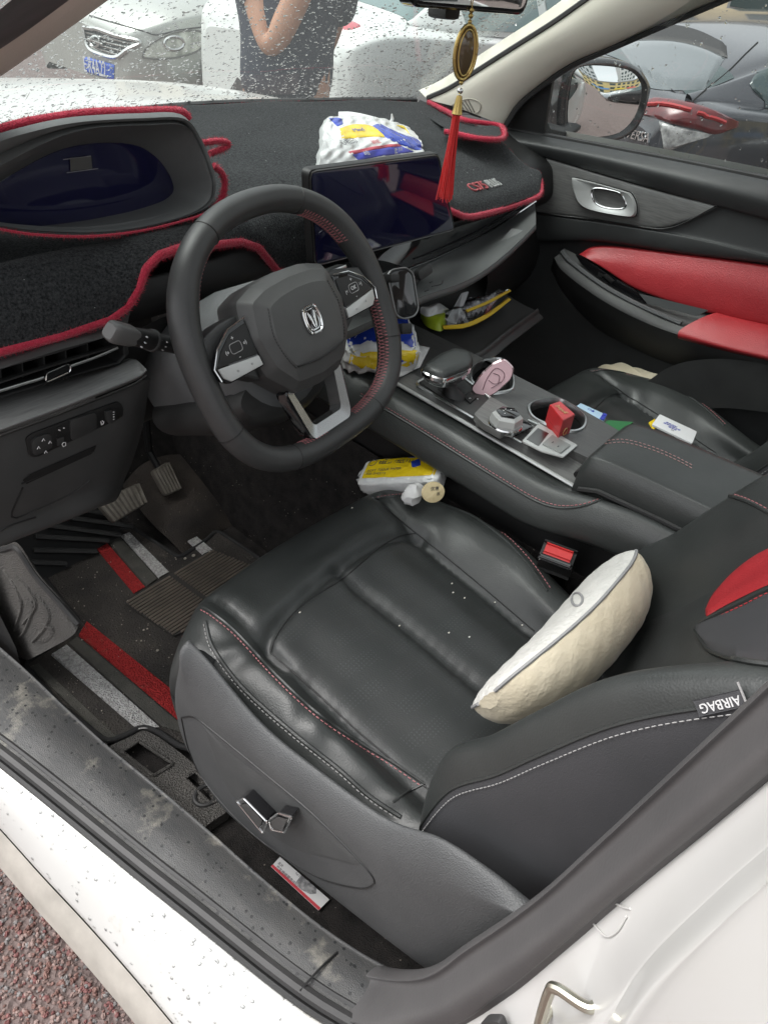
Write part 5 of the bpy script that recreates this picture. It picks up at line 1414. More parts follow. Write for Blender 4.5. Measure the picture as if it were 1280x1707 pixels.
def leafshape(G, u, v, su, sv, mat, parent, name='leaf_print', lift=.0013, rot=0):
    pts = []
    for k in range(24):
        a = 2 * PI * k / 24; x = math.cos(a); y = math.sin(a) * (1 - abs(x) ** 1.5) * .8
        x2, y2 = x * math.cos(rot) - y * math.sin(rot), x * math.sin(rot) + y * math.cos(rot)
        pts.append(onface(G, min(max(u + x2 * su, 0), 1), min(max(v + y2 * sv, 0), 1), lift))
    return MB().poly(pts).build(name, mat, parent, smooth=0)

# tissue pack wedged between seat and console
a = U(596, 822, x=-.215); b = U(735, 817, x=-.172)
fx = (b - a)
tk = thing('tissue_pack', 'yellow, blue and white tissue pack wedged between driver seat front and console', 'tissues', a.lerp(b, .5))
nz = Vector((-.30, .12, .88)); nz = (nz - fx.normalized() * nz.dot(fx.normalized())).normalized(); sy = nz.cross(fx.normalized())
fr = Fr(a.lerp(b, .5) + sy * .034 + nz * .004, fx, sy)
Ff = softbox(fr, fx.length * .98, .062, .032, 16, .001, .0005, 4)
pk = MB()
for k in Ff: pk.grid(Ff[k])
body = pk.build('pack_body', film['white'], tk, smooth=70)
_, _, _, G1 = faceframe(Ff['top'])
patch(G1, .03, .18, .985, .97, .0007).build('yellow_print', film['yellow'], body)
patch(G1, .55, .86, .985, 1.0, .0012, 10, lambda u, v, a, b: (u, v + (1 - b) * (.06 - .12 * a))).build('blue_print', film['blue'], body)
leafshape(G1, .68, .66, .075, .22, film['blue'], body, rot=-.35); leafshape(G1, .79, .74, .038, .12, MT['dk_print'], body, rot=-.35)
print_text(G1, '植护纸巾', .20, .80, .017, MT['dk_print'], body, 1.0); print_text(G1, 'SOFT TISSUE PAPER', .09, .48, .0075, MT['dk_print'], body); print_text(G1, '300 SHEETS', .09, .34, .0075, MT['dk_print'], body)
h_ = [onface(G1, .12 + .05 * math.cos(t), .78 + .12 * math.sin(t), .0013) for t in [2 * PI * k / 16 for k in range(16)]]
MB().tube(h_, .0006, 4, closed=True).build('round_print', MT['dk_print'], body)
pe = [Vector(p) for p in np.array(Ff['left'])[:, 8]]
fe = MB(); lft = np.array([[list(p) for p in r] for r in Ff['left']]); tipc = lft.mean((0, 1)) + np.array(fr.x) * -.020
fe.grid([[Vector(p) * (1 - t) + (Vector(tipc) + (Vector(p) - Vector(tipc)) * .25 + fr.y * .006 * math.sin(i)) * t for t in (0, .5, 1)] for i, p in enumerate(lft[:, 0])]); fe.grid([[Vector(p) * (1 - t) + (Vector(tipc) + (Vector(p) - Vector(tipc)) * .25) * t for t in (0, .5, 1)] for i, p in enumerate(lft[:, -1])])
fe.build('crimped_end', M('clear_film_end', (.5, .5, .5), .2, spec=.8), body, smooth=60)
# two little things under it
cpz = U(721, 820, x=-.205)
cc_ = thing('cream_card', 'cream rounded card tucked under the yellow tissue pack', 'card', cpz)
fr = Fr(cpz, (.8, -.6, 0), (.2, .3, .9))
cd = MB().prism([fr(.019 * math.cos(t), .017 * math.sin(t), 0) for t in [2 * PI * k / 28 for k in range(28)]], fr.z * .004, .0012).build('card_body', film['cream'], cc_)
text('优惠', fr.off(.002, .006, .0045), .007, MT['dk_print'], cd, ext=.0001); text('券', fr.off(.008, -.003, .0045), .006, MT['dk_print'], cd, ext=.0001)
wpz = U(688, 824, x=-.215)
wt_ = thing('paper_wad', 'crumpled white paper wad beside the cream card at the seat front', 'paper', wpz)
mb = MB(); mb.ball(wpz, .020, 14, 10, sc=(1.1, .7, .9))
mb.v = [tuple(np.array(v) + .002 * np.sin(np.array(v)[[1, 2, 0]] * 400)) for v in mb.v]
mb.build('wad', M('white_tissue_paper', (.75, .75, .74), .9), wt_)

# tissue pack in the front tray of the console
a = U(585, 600, z=.845); b = U(640, 640, z=.845)
fx = Vector((.55, -.45, 0)); o = U(640, 596, z=.850) + Vector((.012, .02, .024))
tk = thing('tissue_pack', 'opened blue, yellow and white tissue pack in the console front behind the wheel rim', 'tissues', o - Vector((0, 0, .03)))
fr = Fr(o, (.80, -.60, .0), (.50, .66, .28))
fr = Fr(o + Vector((0, .012, -.004)), (.80, -.60, .0), (.50, .66, .16))
Ff = softbox(fr, .135, .135, .046, 16, .008, .0030, 9)
pk = MB()
for k in Ff: pk.grid(Ff[k])
body = pk.build('pack_body', film['white'], tk, smooth=70)
_, _, _, G1 = faceframe(Ff['top'])
patch(G1, .02, .10, .97, .99, .0010, 12, lambda u, v, a, b: (u, v + .05 * math.sin(a * 3.1))).build('blue_print', film['blue'], body)
patch(faceframe(Ff['front'])[3], .04, .42, .97, .97, .0011, 12).build('yellow_print', film['yellow'], body)
leafshape(faceframe(Ff['front'])[3], .66, .72, .085, .16, film['blue'], body, lift=.0018)
print_text(G1, '植护', .40, .70, .020, MT['white_print'], body, lift=.002); print_text(G1, 'SOFT', .42, .84, .008, MT['white_print'], body, lift=.002)
h_ = [onface(G1, .72 + .09 * math.cos(t), .70 + .10 * math.sin(t), .002) for t in [2 * PI * k / 18 for k in range(18)]]
MB().tube(h_, .0007, 4, closed=True).build('round_print', MT['white_print'], body)
_, _, _, G2 = faceframe(Ff['front'])
# loose tissue sheet on the console beside the pack
pts = UL([(640, 600), (690, 578), (716, 580), (700, 612), (662, 630), (640, 632)], z=ZT + .004)
ts = thing('tissue_sheet', 'white embossed tissue sheet lying on the console below the blue tissue pack', 'tissue', pts[0])
mb = MB(); g_s = net([[pts[0], pts[1], pts[2]], [pts[5], pts[4].lerp(pts[1], .5) + Vector((0, 0, .006)), pts[2].lerp(pts[3], .5)], [pts[5] + Vector((0, 0, -.001)), pts[4], pts[3]]], 16, 16)
g_s[:, :, 2] += .0016 * np.sin(np.arange(16)[None, :] * 1.1) * np.sin(np.arange(16)[:, None] * .9) + .001
mb.grid(g_s).build('sheet', M('embossed_tissue', (.74, .74, .73), .9, grain=[('v', 180, .6, .002)]), ts, smooth=80, mods=[('SOLIDIFY', dict(thickness=.0015, offset=1))])

# tissue pack on top of the dash, behind the screen
o = U(606, 252, z=1.135)
zb = 1.118
tk = thing('tissue_pack', 'large opened white, yellow and blue tissue pack on the dash mat behind the screen', 'tissues', (o.x, o.y, zb))
# crumpled bag as a net between photo curves at its real place
tl = UL([(548, 196), (575, 206), (615, 204), (650, 212), (676, 228), (704, 246)], y=.765)
bagrows = [UL([(532, 330), (560, 300), (600, 296), (640, 286), (690, 270), (712, 262)], y=.655),
           UL([(534, 272), (566, 262), (600, 256), (640, 248), (676, 242), (706, 250)], y=.675),
           UL([(538, 240), (570, 236), (600, 234), (640, 226), (662, 226), (703, 236)], y=.70),
           UL([(540, 214), (566, 210), (600, 208), (632, 208), (655, 214), (694, 224)], y=.745),
           UL([(549, 194), (572, 194), (600, 194), (630, 196), (660, 204), (682, 212)], y=.785),
           UL([(556, 206), (580, 206), (605, 206), (635, 206), (662, 212), (682, 222)], y=.86),
           UL([(560, 222), (582, 222), (605, 222), (635, 222), (662, 222), (682, 230)], y=.87)]
BGd = net(bagrows, 48, 48)
ii, jj = np.meshgrid(np.arange(48), np.arange(48))
BGd += (.0022 * np.sin(ii * .9 + 2 * np.sin(jj * .33)) * np.sin(jj * .7 + ii * .15))[:, :, None] * np.array([.3, -1, .6])
bag = MB().grid(BGd).build('pack_body', film['white'], tk, smooth=80)
lside = [[Vector(p) for p in BGd[:, 0]], [Vector(p) + Vector((.012, .02, -.01)) for p in BGd[:, 0]], [Vector((p[0] + .05, p[1] + .05, min(p[2], 1.13) - .02)) for p in BGd[:, 0]]]
MB().grid(lside).build('side_fold', M('translucent_white_film', (.62, .64, .63), .25, spec=.6), bag, smooth=80)
rside = [[Vector(p) for p in BGd[:, -1]], [Vector((p[0] + .012, p[1] + .04, min(p[2], 1.125) - .01)) for p in BGd[:, -1]]]
MB().grid(rside).build('side_fold', film['blue'], bag, smooth=80)
def bagpatch(l, r, mat, name, lift=.0012, n=14):
    R_ = []; bvb = BVHTree.FromPolygons([v.co + bag.parent.location for v in bag.data.vertices], [tuple(p.vertices) for p in bag.data.polygons])
    return MB().grid(strip(bvb, l, r, n, n, lift)).build(name, mat, bag, smooth=80)
bagpatch([(566, 214), (590, 207), (620, 210), (642, 228)], [(570, 232), (595, 230), (620, 228), (642, 229)], film['yellow'], 'yellow_print')
bagpatch([(620, 210), (632, 206), (645, 212), (672, 224), (692, 230), (702, 238)], [(642, 229), (650, 233), (665, 240), (680, 246), (692, 250), (704, 250)], film['blue'], 'blue_print')
bagpatch([(580, 253), (610, 247), (640, 242), (664, 240)], [(587, 258), (612, 252), (645, 246), (670, 244)], M('red_band_film', (.55, .10, .13), .3), 'red_print')
bagpatch([(587, 258), (612, 252), (645, 246), (670, 244)], [(598, 268), (625, 262), (655, 258), (690, 253)], M('violet_blue_film', (.09, .10, .48), .3), 'blue_print')
bagpatch([(548, 197), (560, 196), (570, 198)], [(562, 211), (570, 208), (572, 206)], film['blue'], 'blue_print')
bagpatch([(660, 209), (672, 210), (680, 220)], [(668, 213), (675, 216), (683, 225)], film['yellow'], 'yellow_print')
bvb = BVHTree.FromPolygons([v.co + bag.parent.location for v in bag.data.vertices], [tuple(p.vertices) for p in bag.data.polygons])
def bagtext(s, p0, p1, p2, h, mat, sx=1.0):
    a, b, c = hit(bvb, *p0, .003), hit(bvb, *p1, .003), hit(bvb, *p2, .003)
    if a and b and c: text(s, Fr(a, b - a, c - a), h, mat, bag, align='LEFT', ext=.0001, sx=sx)
bagtext('心相印', (566, 241), (606, 236), (568, 230), .016, MT['dk_print']); bagtext('Mind', (588, 220), (622, 216), (590, 210), .014, film['blue']); bagtext('抽纸', (618, 239), (645, 236), (620, 228), .011, M('red_print_ink', (.5, .05, .06), .5))
bagtext('8包', (606, 258), (630, 255), (608, 248), .010, MT['white_print']); bagtext('柔韧', (655, 254), (684, 250), (656, 244), .012, MT['white_print'])
# white tissue pulled out of the top
tr_ = [UL([(565, 206), (600, 203), (640, 205), (668, 214)], y=.775), UL([(564, 192), (600, 192), (640, 200), (672, 211)], y=.785), UL([(565, 186), (590, 187), (625, 195), (660, 206)], y=.80), UL([(568, 190), (590, 192), (625, 198), (660, 210)], y=.84)]
MB().grid(net(tr_, 30, 16)).build('tissue', M('soft_white_tissue', (.78, .78, .77), .9), bag, smooth=80)
MB().tube(UL([(652, 205), (654, 197), (653, 190)], y=.785), [.004, .003, .0012], 6).build('tissue_tip', MT['white_print'], bag)

# key fob standing in the front cup holder
fo = thing('key_fob', 'pink car key fob standing in the front cup holder beside the gear lever', 'key fob', (U(825, 640, z=.81)))
o = U(824, 630, z=.862); fr = Fr(o, (.60, .25, -.0), (.05, .45, .85))
a_ = U(800, 652, z=.842); b_ = U(845, 612, z=.888)
fr = Fr(a_.lerp(b_, .5), (b_ - a_).cross(Vector((.45, .55, -.55)).normalized()), b_ - a_)
ln = (b_ - a_).length
ol = [(-.013, -ln * .62), (.013, -ln * .62), (.019, -.01), (.0195, .018), (.013, ln * .58), (-.008, ln * .60), (-.0175, ln * .38), (-.018, -.01)]
pink = M('pink_fob_plastic', (.62, .40, .44), .22, coat=.6)
fb_ = MB().prism([fr(p.x, p.y, -.006) for p in rpoly(ol, .006, 4)], fr.z * .013, .004, 3).build('fob_body', pink, fo, smooth=40)
fbv = BVHTree.FromPolygons([v.co + fo.location for v in fb_.data.vertices], [tuple(p.vertices) for p in fb_.data.polygons])
for px in ([(804, 650), (812, 630), (826, 614), (840, 622), (836, 636), (818, 647)], [(814, 634), (824, 640), (836, 636)], [(822, 622), (832, 627), (830, 640)]):
    h_ = hits(fbv, px, .0004, 24)
    if len(h_) > 4: MB().tube(h_, .0007, 4).build('fob_groove', M('fob_line', (.20, .11, .13), .4), fb_)
MB().tube([fr(p.x * 1.0, p.y, .0) for p in rpoly(ol, .006, 4)] , .0025, 6, closed=True).build('fob_rim', M('rose_chrome', (.72, .55, .57), .15, metal=.9), fb_)

# red box in the rear cup holder
ci = thing('cigarette_box', 'red cigarette box with gold lettering standing in the rear cup holder', 'cigarette box', U(925, 700, z=.80))
p = UL([(916, 674), (933, 668), (958, 690), (938, 701)], z=.872)
red = M('glossy_red_card', (.50, .018, .022), .3, coat=.3, var=(40, (.40, .012, .016), .2))
cb_ = MB().prism([q + Vector((0, 0, -.082)) for q in p], (0, 0, .082), .001, 1).build('box_body', red, ci, smooth=0)
MB().prism([q.lerp(sum(p, Vector()) / 4, -.006) + Vector((0, 0, -.024)) for q in p], (0, 0, .0008)).build('lid_seam', M('dark_red_card', (.25, .01, .012), .4), cb_)
fr = Fr((p[0] + p[1] + p[2] + p[3]) / 4 + Vector((0, 0, .0008)), p[2] - p[1], p[0] - p[1])
gold = M('gold_print', (.70, .48, .22), .35, metal=.6)
text('Jinling', fr.off(0, .002), .011, gold, cb_, ext=.0001)
e_ = (p[3] - p[2]); fr = Fr(p[3].lerp(p[2], .5) + Vector((0, 0, -.026)) + e_.cross(Vector((0, 0, 1))).normalized() * -.0, p[2] - p[3], (0, 0, 1))
fr = fr.off(0, 0, .0008)
MB().tube([fr(.006 * math.cos(t), .006 * math.sin(t)) for t in [2 * PI * k / 14 for k in range(14)]], .0006, 4, closed=True).build('gold_mark', gold, cb_)
text('烟', fr.off(0, -.018), .010, gold, cb_, ext=.0001)

# phone cradle on the centre stack
ph = thing('phone_holder', 'black phone cradle with grey rim clipped in front of the dash shelf', 'phone holder', U(670, 490, y=.44))
fr = Fr(U(669, 490, y=.435), Vector((.75, -.25, -.10)), Vector((.10, .45, 1)))
q = [fr.px(*px) for px in ((645, 458), (652, 450), (676, 446), (688, 456), (697, 515), (690, 527), (672, 532), (660, 526))]
pl = rpoly(q, .006, 4)
hb_ = MB().prism([fr(p.x, p.y, -.012) for p in pl], fr.z * .012, .003).build('cradle_body', MT['plastic_dk'], ph)
MB().tube(even([fr(p.x, p.y, .001) for p in pl], step=.003, closed=True), .0015, 6, closed=True).build('cradle_rim', M('grey_rim_metal', (.20, .205, .205), .35, metal=.7), hb_)
MB().prism([fr(p.x * .88, p.y * .92, .0005) for p in pl], fr.z * .001, .0004).build('cradle_face', MT['gloss'], hb_)
MB().box(fr.off(-.022, .022, .006), .016, .012, .02, .003).build('clamp_arm', MT['plastic_dk'], hb_)
MB().box(fr.off(.003, -.052, .0), .02, .016, .02, .003).build('clamp_foot', MT['plastic_dk'], hb_)
P = UL([(690, 470), (700, 458), (712, 450)], y=.52)
MB().tube(smooth_path([fr(.0, .0, -.012)] + P, .006), .007, 8).build('cradle_neck', MT['plastic_dk'], ph)
fr2 = Fr(U(706, 453, y=.50), (.8, -.1, .3), (0, .3, 1))
MB().prism([fr2(p.x, p.y, -.006) for p in rpoly([(-.016, -.009), (.016, -.009), (.016, .009), (-.016, .009)], .007, 4)], fr2.z * .012, .003).build('clip_knob', MT['plastic'], ph)

# things in the open tray
bagm = glass('clear_bag_film', (.93, .94, .95), 1.6, .08)
zt_ = .828
zb_ = thing('zip_bag', 'clear plastic document bag with yellow zip edge lying in the open glove tray', 'bag', U(780, 540, z=zt_))
t0 = UL([(738, 548), (775, 545), (812, 528), (848, 500)], z=zt_ + .004); t1 = UL([(742, 520), (775, 500), (810, 488), (845, 486)], z=zt_ + .030)
tm_ = [a.lerp(b, .5) + Vector((0, 0, .014)) for a, b in zip(t0, t1)]
gg = net([t0, tm_, t1], 26, 14); gg[:, :, 2] += .003 * np.sin(np.arange(26)[None, :] * .8 + np.arange(14)[:, None] * .6)
MB().grid(gg).build('bag_film', bagm, zb_, smooth=80)
yz = M('yellow_zip_tape', (.75, .50, .02), .5)
MB().sweep(smooth_path([p + Vector((0, 0, .003)) for p in t0], .008), [(-.0045, -.001), (.0045, -.001), (.0045, .001), (-.0045, .001)], (-.3, -.4, .9)).build('zip_tape', yz, zb_)
MB().sweep(smooth_path([a.lerp(b, .30) + Vector((0, 0, .016)) for a, b in list(zip(t0, t1))[1:]], .008), [(-.003, -.001), (.003, -.001), (.003, .001), (-.003, .001)], (-.3, -.4, .9)).build('zip_tape', yz, zb_)
gm_ = thing('glove_bundle', 'grey and white cloth gloves bundled inside the clear bag in the tray', 'gloves', U(790, 520, z=zt_))
mb = MB()
for k in range(7):
    a = U(760 + 8 * k, 535 - 3 * k, z=zt_ + .010); b = U(775 + 9 * k, 500 - 1 * k, z=zt_ + .020)
    mb.tube([a, a.lerp(b, .5) + Vector((0, 0, .008)), b], [.006, .0085, .005], 8)
mb.build('gloves', M('grey_cloth', (.26, .25, .27), .9, var=(90, (.5, .48, .5), .1), grain=[('n', 300, .5, .002)]), gm_, smooth=80)
po = thing('paper_leaflet', 'white folded leaflet leaning out of the tray behind the clear bag', 'leaflet', U(770, 505, z=zt_))
l_ = [U(745, 535, z=zt_ + .01), U(760, 541, z=zt_ + .01), U(781, 487, z=zt_ + .045), U(770, 490, z=zt_ + .045)]
MB().prism(l_, (.0, .002, .001)).build('leaf', M('grey_leaflet_paper', (.50, .51, .52), .5), po, smooth=0)
gr = thing('lime_pouch', 'lime green and white soft pouch at the left end of the open tray', 'pouch', U(722, 530, z=zt_))
g4 = [UL([(700, 530), (712, 545), (735, 552), (744, 540)], z=zt_), UL([(702, 522), (716, 528), (732, 532), (742, 528)], z=zt_ + .018), UL([(706, 516), (718, 516), (732, 518), (742, 520)], z=zt_ + .020), UL([(712, 512), (720, 508), (732, 508), (742, 512)], z=zt_ + .012)]
MB().grid(net(g4, 16, 16)).build('pouch_body', M('lime_film', (.45, .58, .04), .35), gr, smooth=80)
g5 = [UL([(700, 522), (712, 528), (728, 524), (745, 520)], z=zt_ + .022), UL([(702, 512), (716, 514), (732, 508), (748, 516)], z=zt_ + .034), UL([(712, 512), (720, 508), (732, 505), (742, 512)], z=zt_ + .030)]
MB().grid(net(g5, 16, 12)).build('pouch_flap', film['white'], gr, smooth=80)

# card on the carpet by the seat
cq = UL([(452, 1445), (467, 1429), (549, 1500), (531, 1518)], z=.327)
cd = thing('business_card', 'white leaflet card with red edge and grey picture on the carpet beside the seat rail', 'card', cq[0])
cdo = MB().prism(cq, (0, 0, .0012)).build('card_body', M('white_card', (.72, .72, .72), .5), cd, smooth=0)
def cp(u, v, z=.0016): return cq[0].lerp(cq[3], u).lerp(cq[1].lerp(cq[2], u), v) + Vector((0, 0, z))
MB().poly([cp(0, 0), cp(1, 0), cp(1, .20), cp(0, .20)]).build('red_edge', M('red_card_print', (.60, .05, .07), .5), cdo, smooth=0)
MB().poly([cp(.46, .24, .0018), cp(.60, .22, .0018), cp(.74, .40, .0018), (cp(.80, .70, .0018)), cp(.74, 1, .0018), cp(.44, 1, .0018)]).build('picture_print', M('grey_picture', (.16, .16, .17), .5, var=(160, (.42, .42, .42), .12)), cdo, smooth=0)
fr = Fr(cp(.04, .36), cq[3] - cq[0], cq[1] - cq[0])
text('名片', fr.off(0, .004), .005, MT['dk_print'], cdo, align='LEFT', ext=.0001); text('汽车维修服务中心', fr.off(.002, -.002), .0055, MT['dk_print'], cdo, align='LEFT', ext=.0001); text('Tel 138', fr.off(.03, .010), .004, MT['dk_print'], cdo, align='LEFT', ext=.0001)

# lumbar cushion leaning on the driver backrest
lc = thing('lumbar_cushion', 'cream and white quilted lumbar cushion leaning against the driver backrest', 'cushion', (-.36, .0, .66))
sec = []
stl = [(-.522, .06), (-.512, .34), (-.488, .64), (-.45, .84), (-.41, .94), (-.37, 1.0), (-.315, 1.03), (-.278, 1.0), (-.252, .84), (-.236, .58), (-.229, .12)]
for x, s in stl:
    c = Vector((x, -.020 - .022 * (1 - ((x + .36) / .2) ** 2), .774 + .010 * (1 if x < -.3 else 0) + .03 * max(0, (x + .32) / .16)))
    e1 = Vector((0, -.37, .929)); e2 = Vector((0, .929, .37))   # along the height / towards the front
    r = []
    for k in range(36):
        a = 2 * PI * k / 36; ca, sa = math.cos(a), math.sin(a)
        A = .080 * s ** .55; B = .043 * (s ** .8 if sa > 0 else s ** .6) * (.55 if sa > 0 else 1.45)
        q = (abs(ca) ** 2.15 + abs(sa) ** 2.15) ** (-1 / 2.15)
        r.append(c + e1 * ca * q * A + e2 * sa * q * B)
    sec.append(r)
LCG = np.stack([cr([s_[k] for s_ in sec], 60) for k in range(36)], 1)
LCG = np.stack([cr([LCG[i][k] for k in range(36)], 72, True) for i in range(60)], 0)
# quilting
qi, qk = np.meshgrid(np.arange(72), np.arange(60))
cream = M('cream_quilted_knit', (.66, .58, .42), .9, spec=.2, var=(14, (.72, .65, .50), .2), grain=[('v', 110, .15, .002), ('n', 260, .4, .002)], sheen=.2, dirt=(18, .66, (.55, .42, .24), .1))
whit = M('white_mesh_knit', (.60, .595, .56), .9, spec=.2, var=(30, (.68, .67, .63), .2), grain=[('v', 150, .5, .003), ('n', 50, .4, .005)])
ctr_ = LCG.mean(1, keepdims=True); nn_ = LCG - ctr_; nn_ /= np.maximum(np.linalg.norm(nn_, axis=2, keepdims=True), 1e-6)
quilt = np.abs(np.sin(qk * .62 + qi * .42)) * np.abs(np.sin(qk * .62 - qi * .42))
LCG = LCG + nn_ * (quilt * .0012)[:, :, None]
kf0, kf1 = 2, 33
MB().grid(np.concatenate([LCG[:, kf1:], LCG[:, :kf0 + 1]], 1)).build('cream_side', cream, lc, smooth=80)
MB().grid(LCG[:, kf0:kf1 + 1]).build('white_face', whit, lc, smooth=80)
pp = M('grey_piping', (.30, .30, .30), .8)
for k in (kf0, kf1): MB().tube(even([Vector(p) + Vector(n) * .001 for p, n in zip(LCG[:, k], nn_[:, k])], step=.006), .0022, 6).build('piping', pp, lc)
for e_ in (0, -1):
    caps = MB(); caps.poly([Vector(p) for p in LCG[e_]]); caps.build('cushion_end', cream, lc)
wt2 = UL([(894, 1020), (901, 1017), (896, 1052), (889, 1056)], y=.035)
lcm = MB().grid(LCG); lcv = lcm.bvh()
h_ = [hit(lcv, 962 + 9 * math.cos(t), 1000 + 11 * math.sin(t), .0008) for t in np.linspace(0, 2 * PI, 18)[:-1]]
if all(h_): MB().tube(h_, .0016, 6, closed=True).build('sewn_badge', pp, lc)
h_ = [hit(lcv, *p, .001) for p in ((893, 1024), (901, 1018), (905, 1040), (896, 1048))]
if all(h_): MB().prism(h_, (0, -.0004, .0008)).build('sewn_tag', MT['white_print'], lc)
# ================================================================== things on the passenger seat
def lying(px, z, h, name, label, cat, mat, r=.002):
    pts = UL(px, z=z); t = thing(name, label, cat, pts[0])
    return t, MB().prism(rpoly(pts, r, 3), (0, 0, h), .0008).build(name + '_body', mat, t), pts
t, o_, pts = lying([(958, 682), (966, 676), (1010, 696), (1004, 706)], .715, .006, 'blue_packet', 'light blue paper packet on the passenger seat beside the console', 'packet', M('pale_blue_paper', (.42, .58, .72), .5))
MB().prism([p + Vector((0, 0, .0065)) for p in [pts[0].lerp(pts[3], .86), pts[1].lerp(pts[2], .86), pts[2], pts[3]]], (0, 0, .0008)).build('blue_end', film['blue'], o_)
fr = Fr(pts[0].lerp(pts[2], .48) + Vector((0, 0, .0068)), pts[3] - pts[0], pts[1] - pts[0]); text('口罩', fr, .008, film['blue'], o_, ext=.0001)
lying([(1000, 712), (1012, 703), (1055, 706), (1030, 722)], .712, .004, 'green_cloth', 'green cloth beside the armrest on the passenger seat', 'cloth', M('green_cloth', (.03, .16, .055), .8), .004)
t, o_, pts = lying([(1085, 710), (1098, 693), (1160, 722), (1152, 742)], .722, .004, 'instruction_card', 'white printed card with rounded corners on the passenger seat behind the armrest', 'card', M('white_plastic_card', (.74, .75, .75), .4), .004)
fr = Fr(pts[0].lerp(pts[2], .42) + Vector((0, 0, .0045)), pts[3] - pts[0], pts[1] - pts[0])
for k, s_ in enumerate(('安全须知', '使用说明内容', '请阅读', '03')): text(s_, fr.off(-.004 + .004 * k, .010 - .0065 * k), .0062, film['blue'] if k < 3 else MT['dk_print'], o_, ext=.0001)
t, o_, pts = lying([(1080, 706), (1090, 700), (1096, 712), (1088, 718)], .718, .003, 'yellow_tag', 'yellow tag peeping out under the white card on the passenger seat', 'tag', film['yellow'], .001)
# cream pad in the gap by the passenger door
cpd = thing('cream_pad', 'folded cream seat pad between passenger seat and door', 'cushion', U(1050, 640, z=.70))
g_ = [UL([(972, 640), (1010, 648), (1050, 655), (1090, 655), (1122, 644)], x=.61), UL([(985, 628), (1015, 622), (1055, 628), (1088, 634), (1122, 632)], x=.635), UL([(995, 618), (1020, 612), (1050, 616), (1080, 628), (1118, 630)], x=.652), UL([(1000, 622), (1022, 618), (1052, 622), (1080, 634), (1116, 640)], x=.66)]
gq = net(g_, 40, 24); gq[:, :, 2] += .010 + .003 * np.sin(np.arange(40)[None, :] * .55 + np.arange(24)[:, None] * .4)
MB().grid(gq).build('pad_cover', cream, cpd, smooth=80)

# ================================================================== floor: mat, pedals, foot rest
FZ = .338
fm = thing('floor_mat', 'dirty black footwell mat with red and white woven stripes and ribbed heel pad', 'floor mat', (-.45, .6, FZ))
mo = UL([(72, 962), (140, 925), (212, 884), (222, 884), (300, 935), (345, 905), (362, 888), (425, 930), (480, 975), (560, 1060), (560, 1250), (420, 1330), (318, 1252), (300, 1248), (262, 1222), (236, 1215), (220, 1226), (182, 1242), (100, 1180), (42, 1112), (128, 1056), (134, 1040), (100, 1000)], z=FZ)
def warp(p): return p + Vector((0, 0, .05 * max(0, (p.y - .80)) / .12 * 1.0))
bm = bmesh.new()
vv = [bm.verts.new(p) for p in rpoly(mo, .012, 3)]; bm.faces.new(vv)
r = bmesh.ops.extrude_face_region(bm, geom=bm.faces[:]); tv = [g for g in r['geom'] if isinstance(g, bmesh.types.BMVert)]
bmesh.ops.translate(bm, verts=tv, vec=(0, 0, .008))
mb = MB(); mb._bm(bm); mat_b = mb.build('mat_body', MT['mat_loop'], fm, smooth=40)
MB().tube(even([p + Vector((0, 0, .007)) for p in rpoly(mo, .012, 3)], step=.01, closed=True), .0055, 7, closed=True).build('bound_edge', M('black_binding', (.02, .02, .02), .8, grain=[('n', 300, .5, .002)]), fm, smooth=60)
def stripe(px, mat, name, lift=.009, n=14):
    P = UL(px, z=FZ + lift); m = len(P) // 2
    a, b = cr(P[:m], n), cr(P[m:][::-1], n)
    q = MB().grid(np.stack([a * (1 - t) + b * t + np.array([0, 0, .0022 if 0 < t < 1 else -.001]) for t in (0, .04, .5, .96, 1)], 0))
    return q.build(name, mat, fm, smooth=60)
def band(e0, e1, mat, name):
    """straight woven band between two pixel edges, each (start, end)"""
    a0, a1 = UL(e0, z=FZ + .009); b0, b1 = UL(e1, z=FZ + .009)
    G_ = [[(a0.lerp(a1, t) * (1 - k) + b0.lerp(b1, t) * k) + Vector((0, 0, .0022 if 0 < k < 1 else -.001)) for t in np.linspace(0, 1, 12)] for k in (0, .04, .5, .96, 1)]
    return MB().grid(G_).build(name, mat, fm, smooth=60)
band([(161, 915), (224, 990)], [(179, 905), (243, 979)], MT['mat_red'], 'red_stripe')
band([(202, 894), (265, 964)], [(217, 888), (283, 954)], MT['mat_white'], 'white_stripe')
band([(181, 904), (245, 978)], [(200, 895), (263, 965)], MT['mat_grey'], 'grey_stripe')
band([(313, 903), (338, 925)], [(329, 895), (355, 917)], MT['mat_white'], 'white_stripe')
band([(132, 1060), (330, 1228)], [(146, 1036), (340, 1192)], MT['mat_red'], 'red_stripe')
band([(86, 1092), (231, 1217)], [(113, 1075), (268, 1213)], MT['mat_white'], 'white_stripe')
band([(115, 1073), (272, 1212)], [(130, 1062), (330, 1231)], MT['mat_grey'], 'grey_stripe')
band([(50, 1112), (180, 1237)], [(66, 1107), (196, 1230)], MT['mat_grey'], 'grey_stripe')
band([(303, 1062), (320, 1074)], [(316, 1048), (340, 1062)], MT['mat_red'], 'red_stripe')
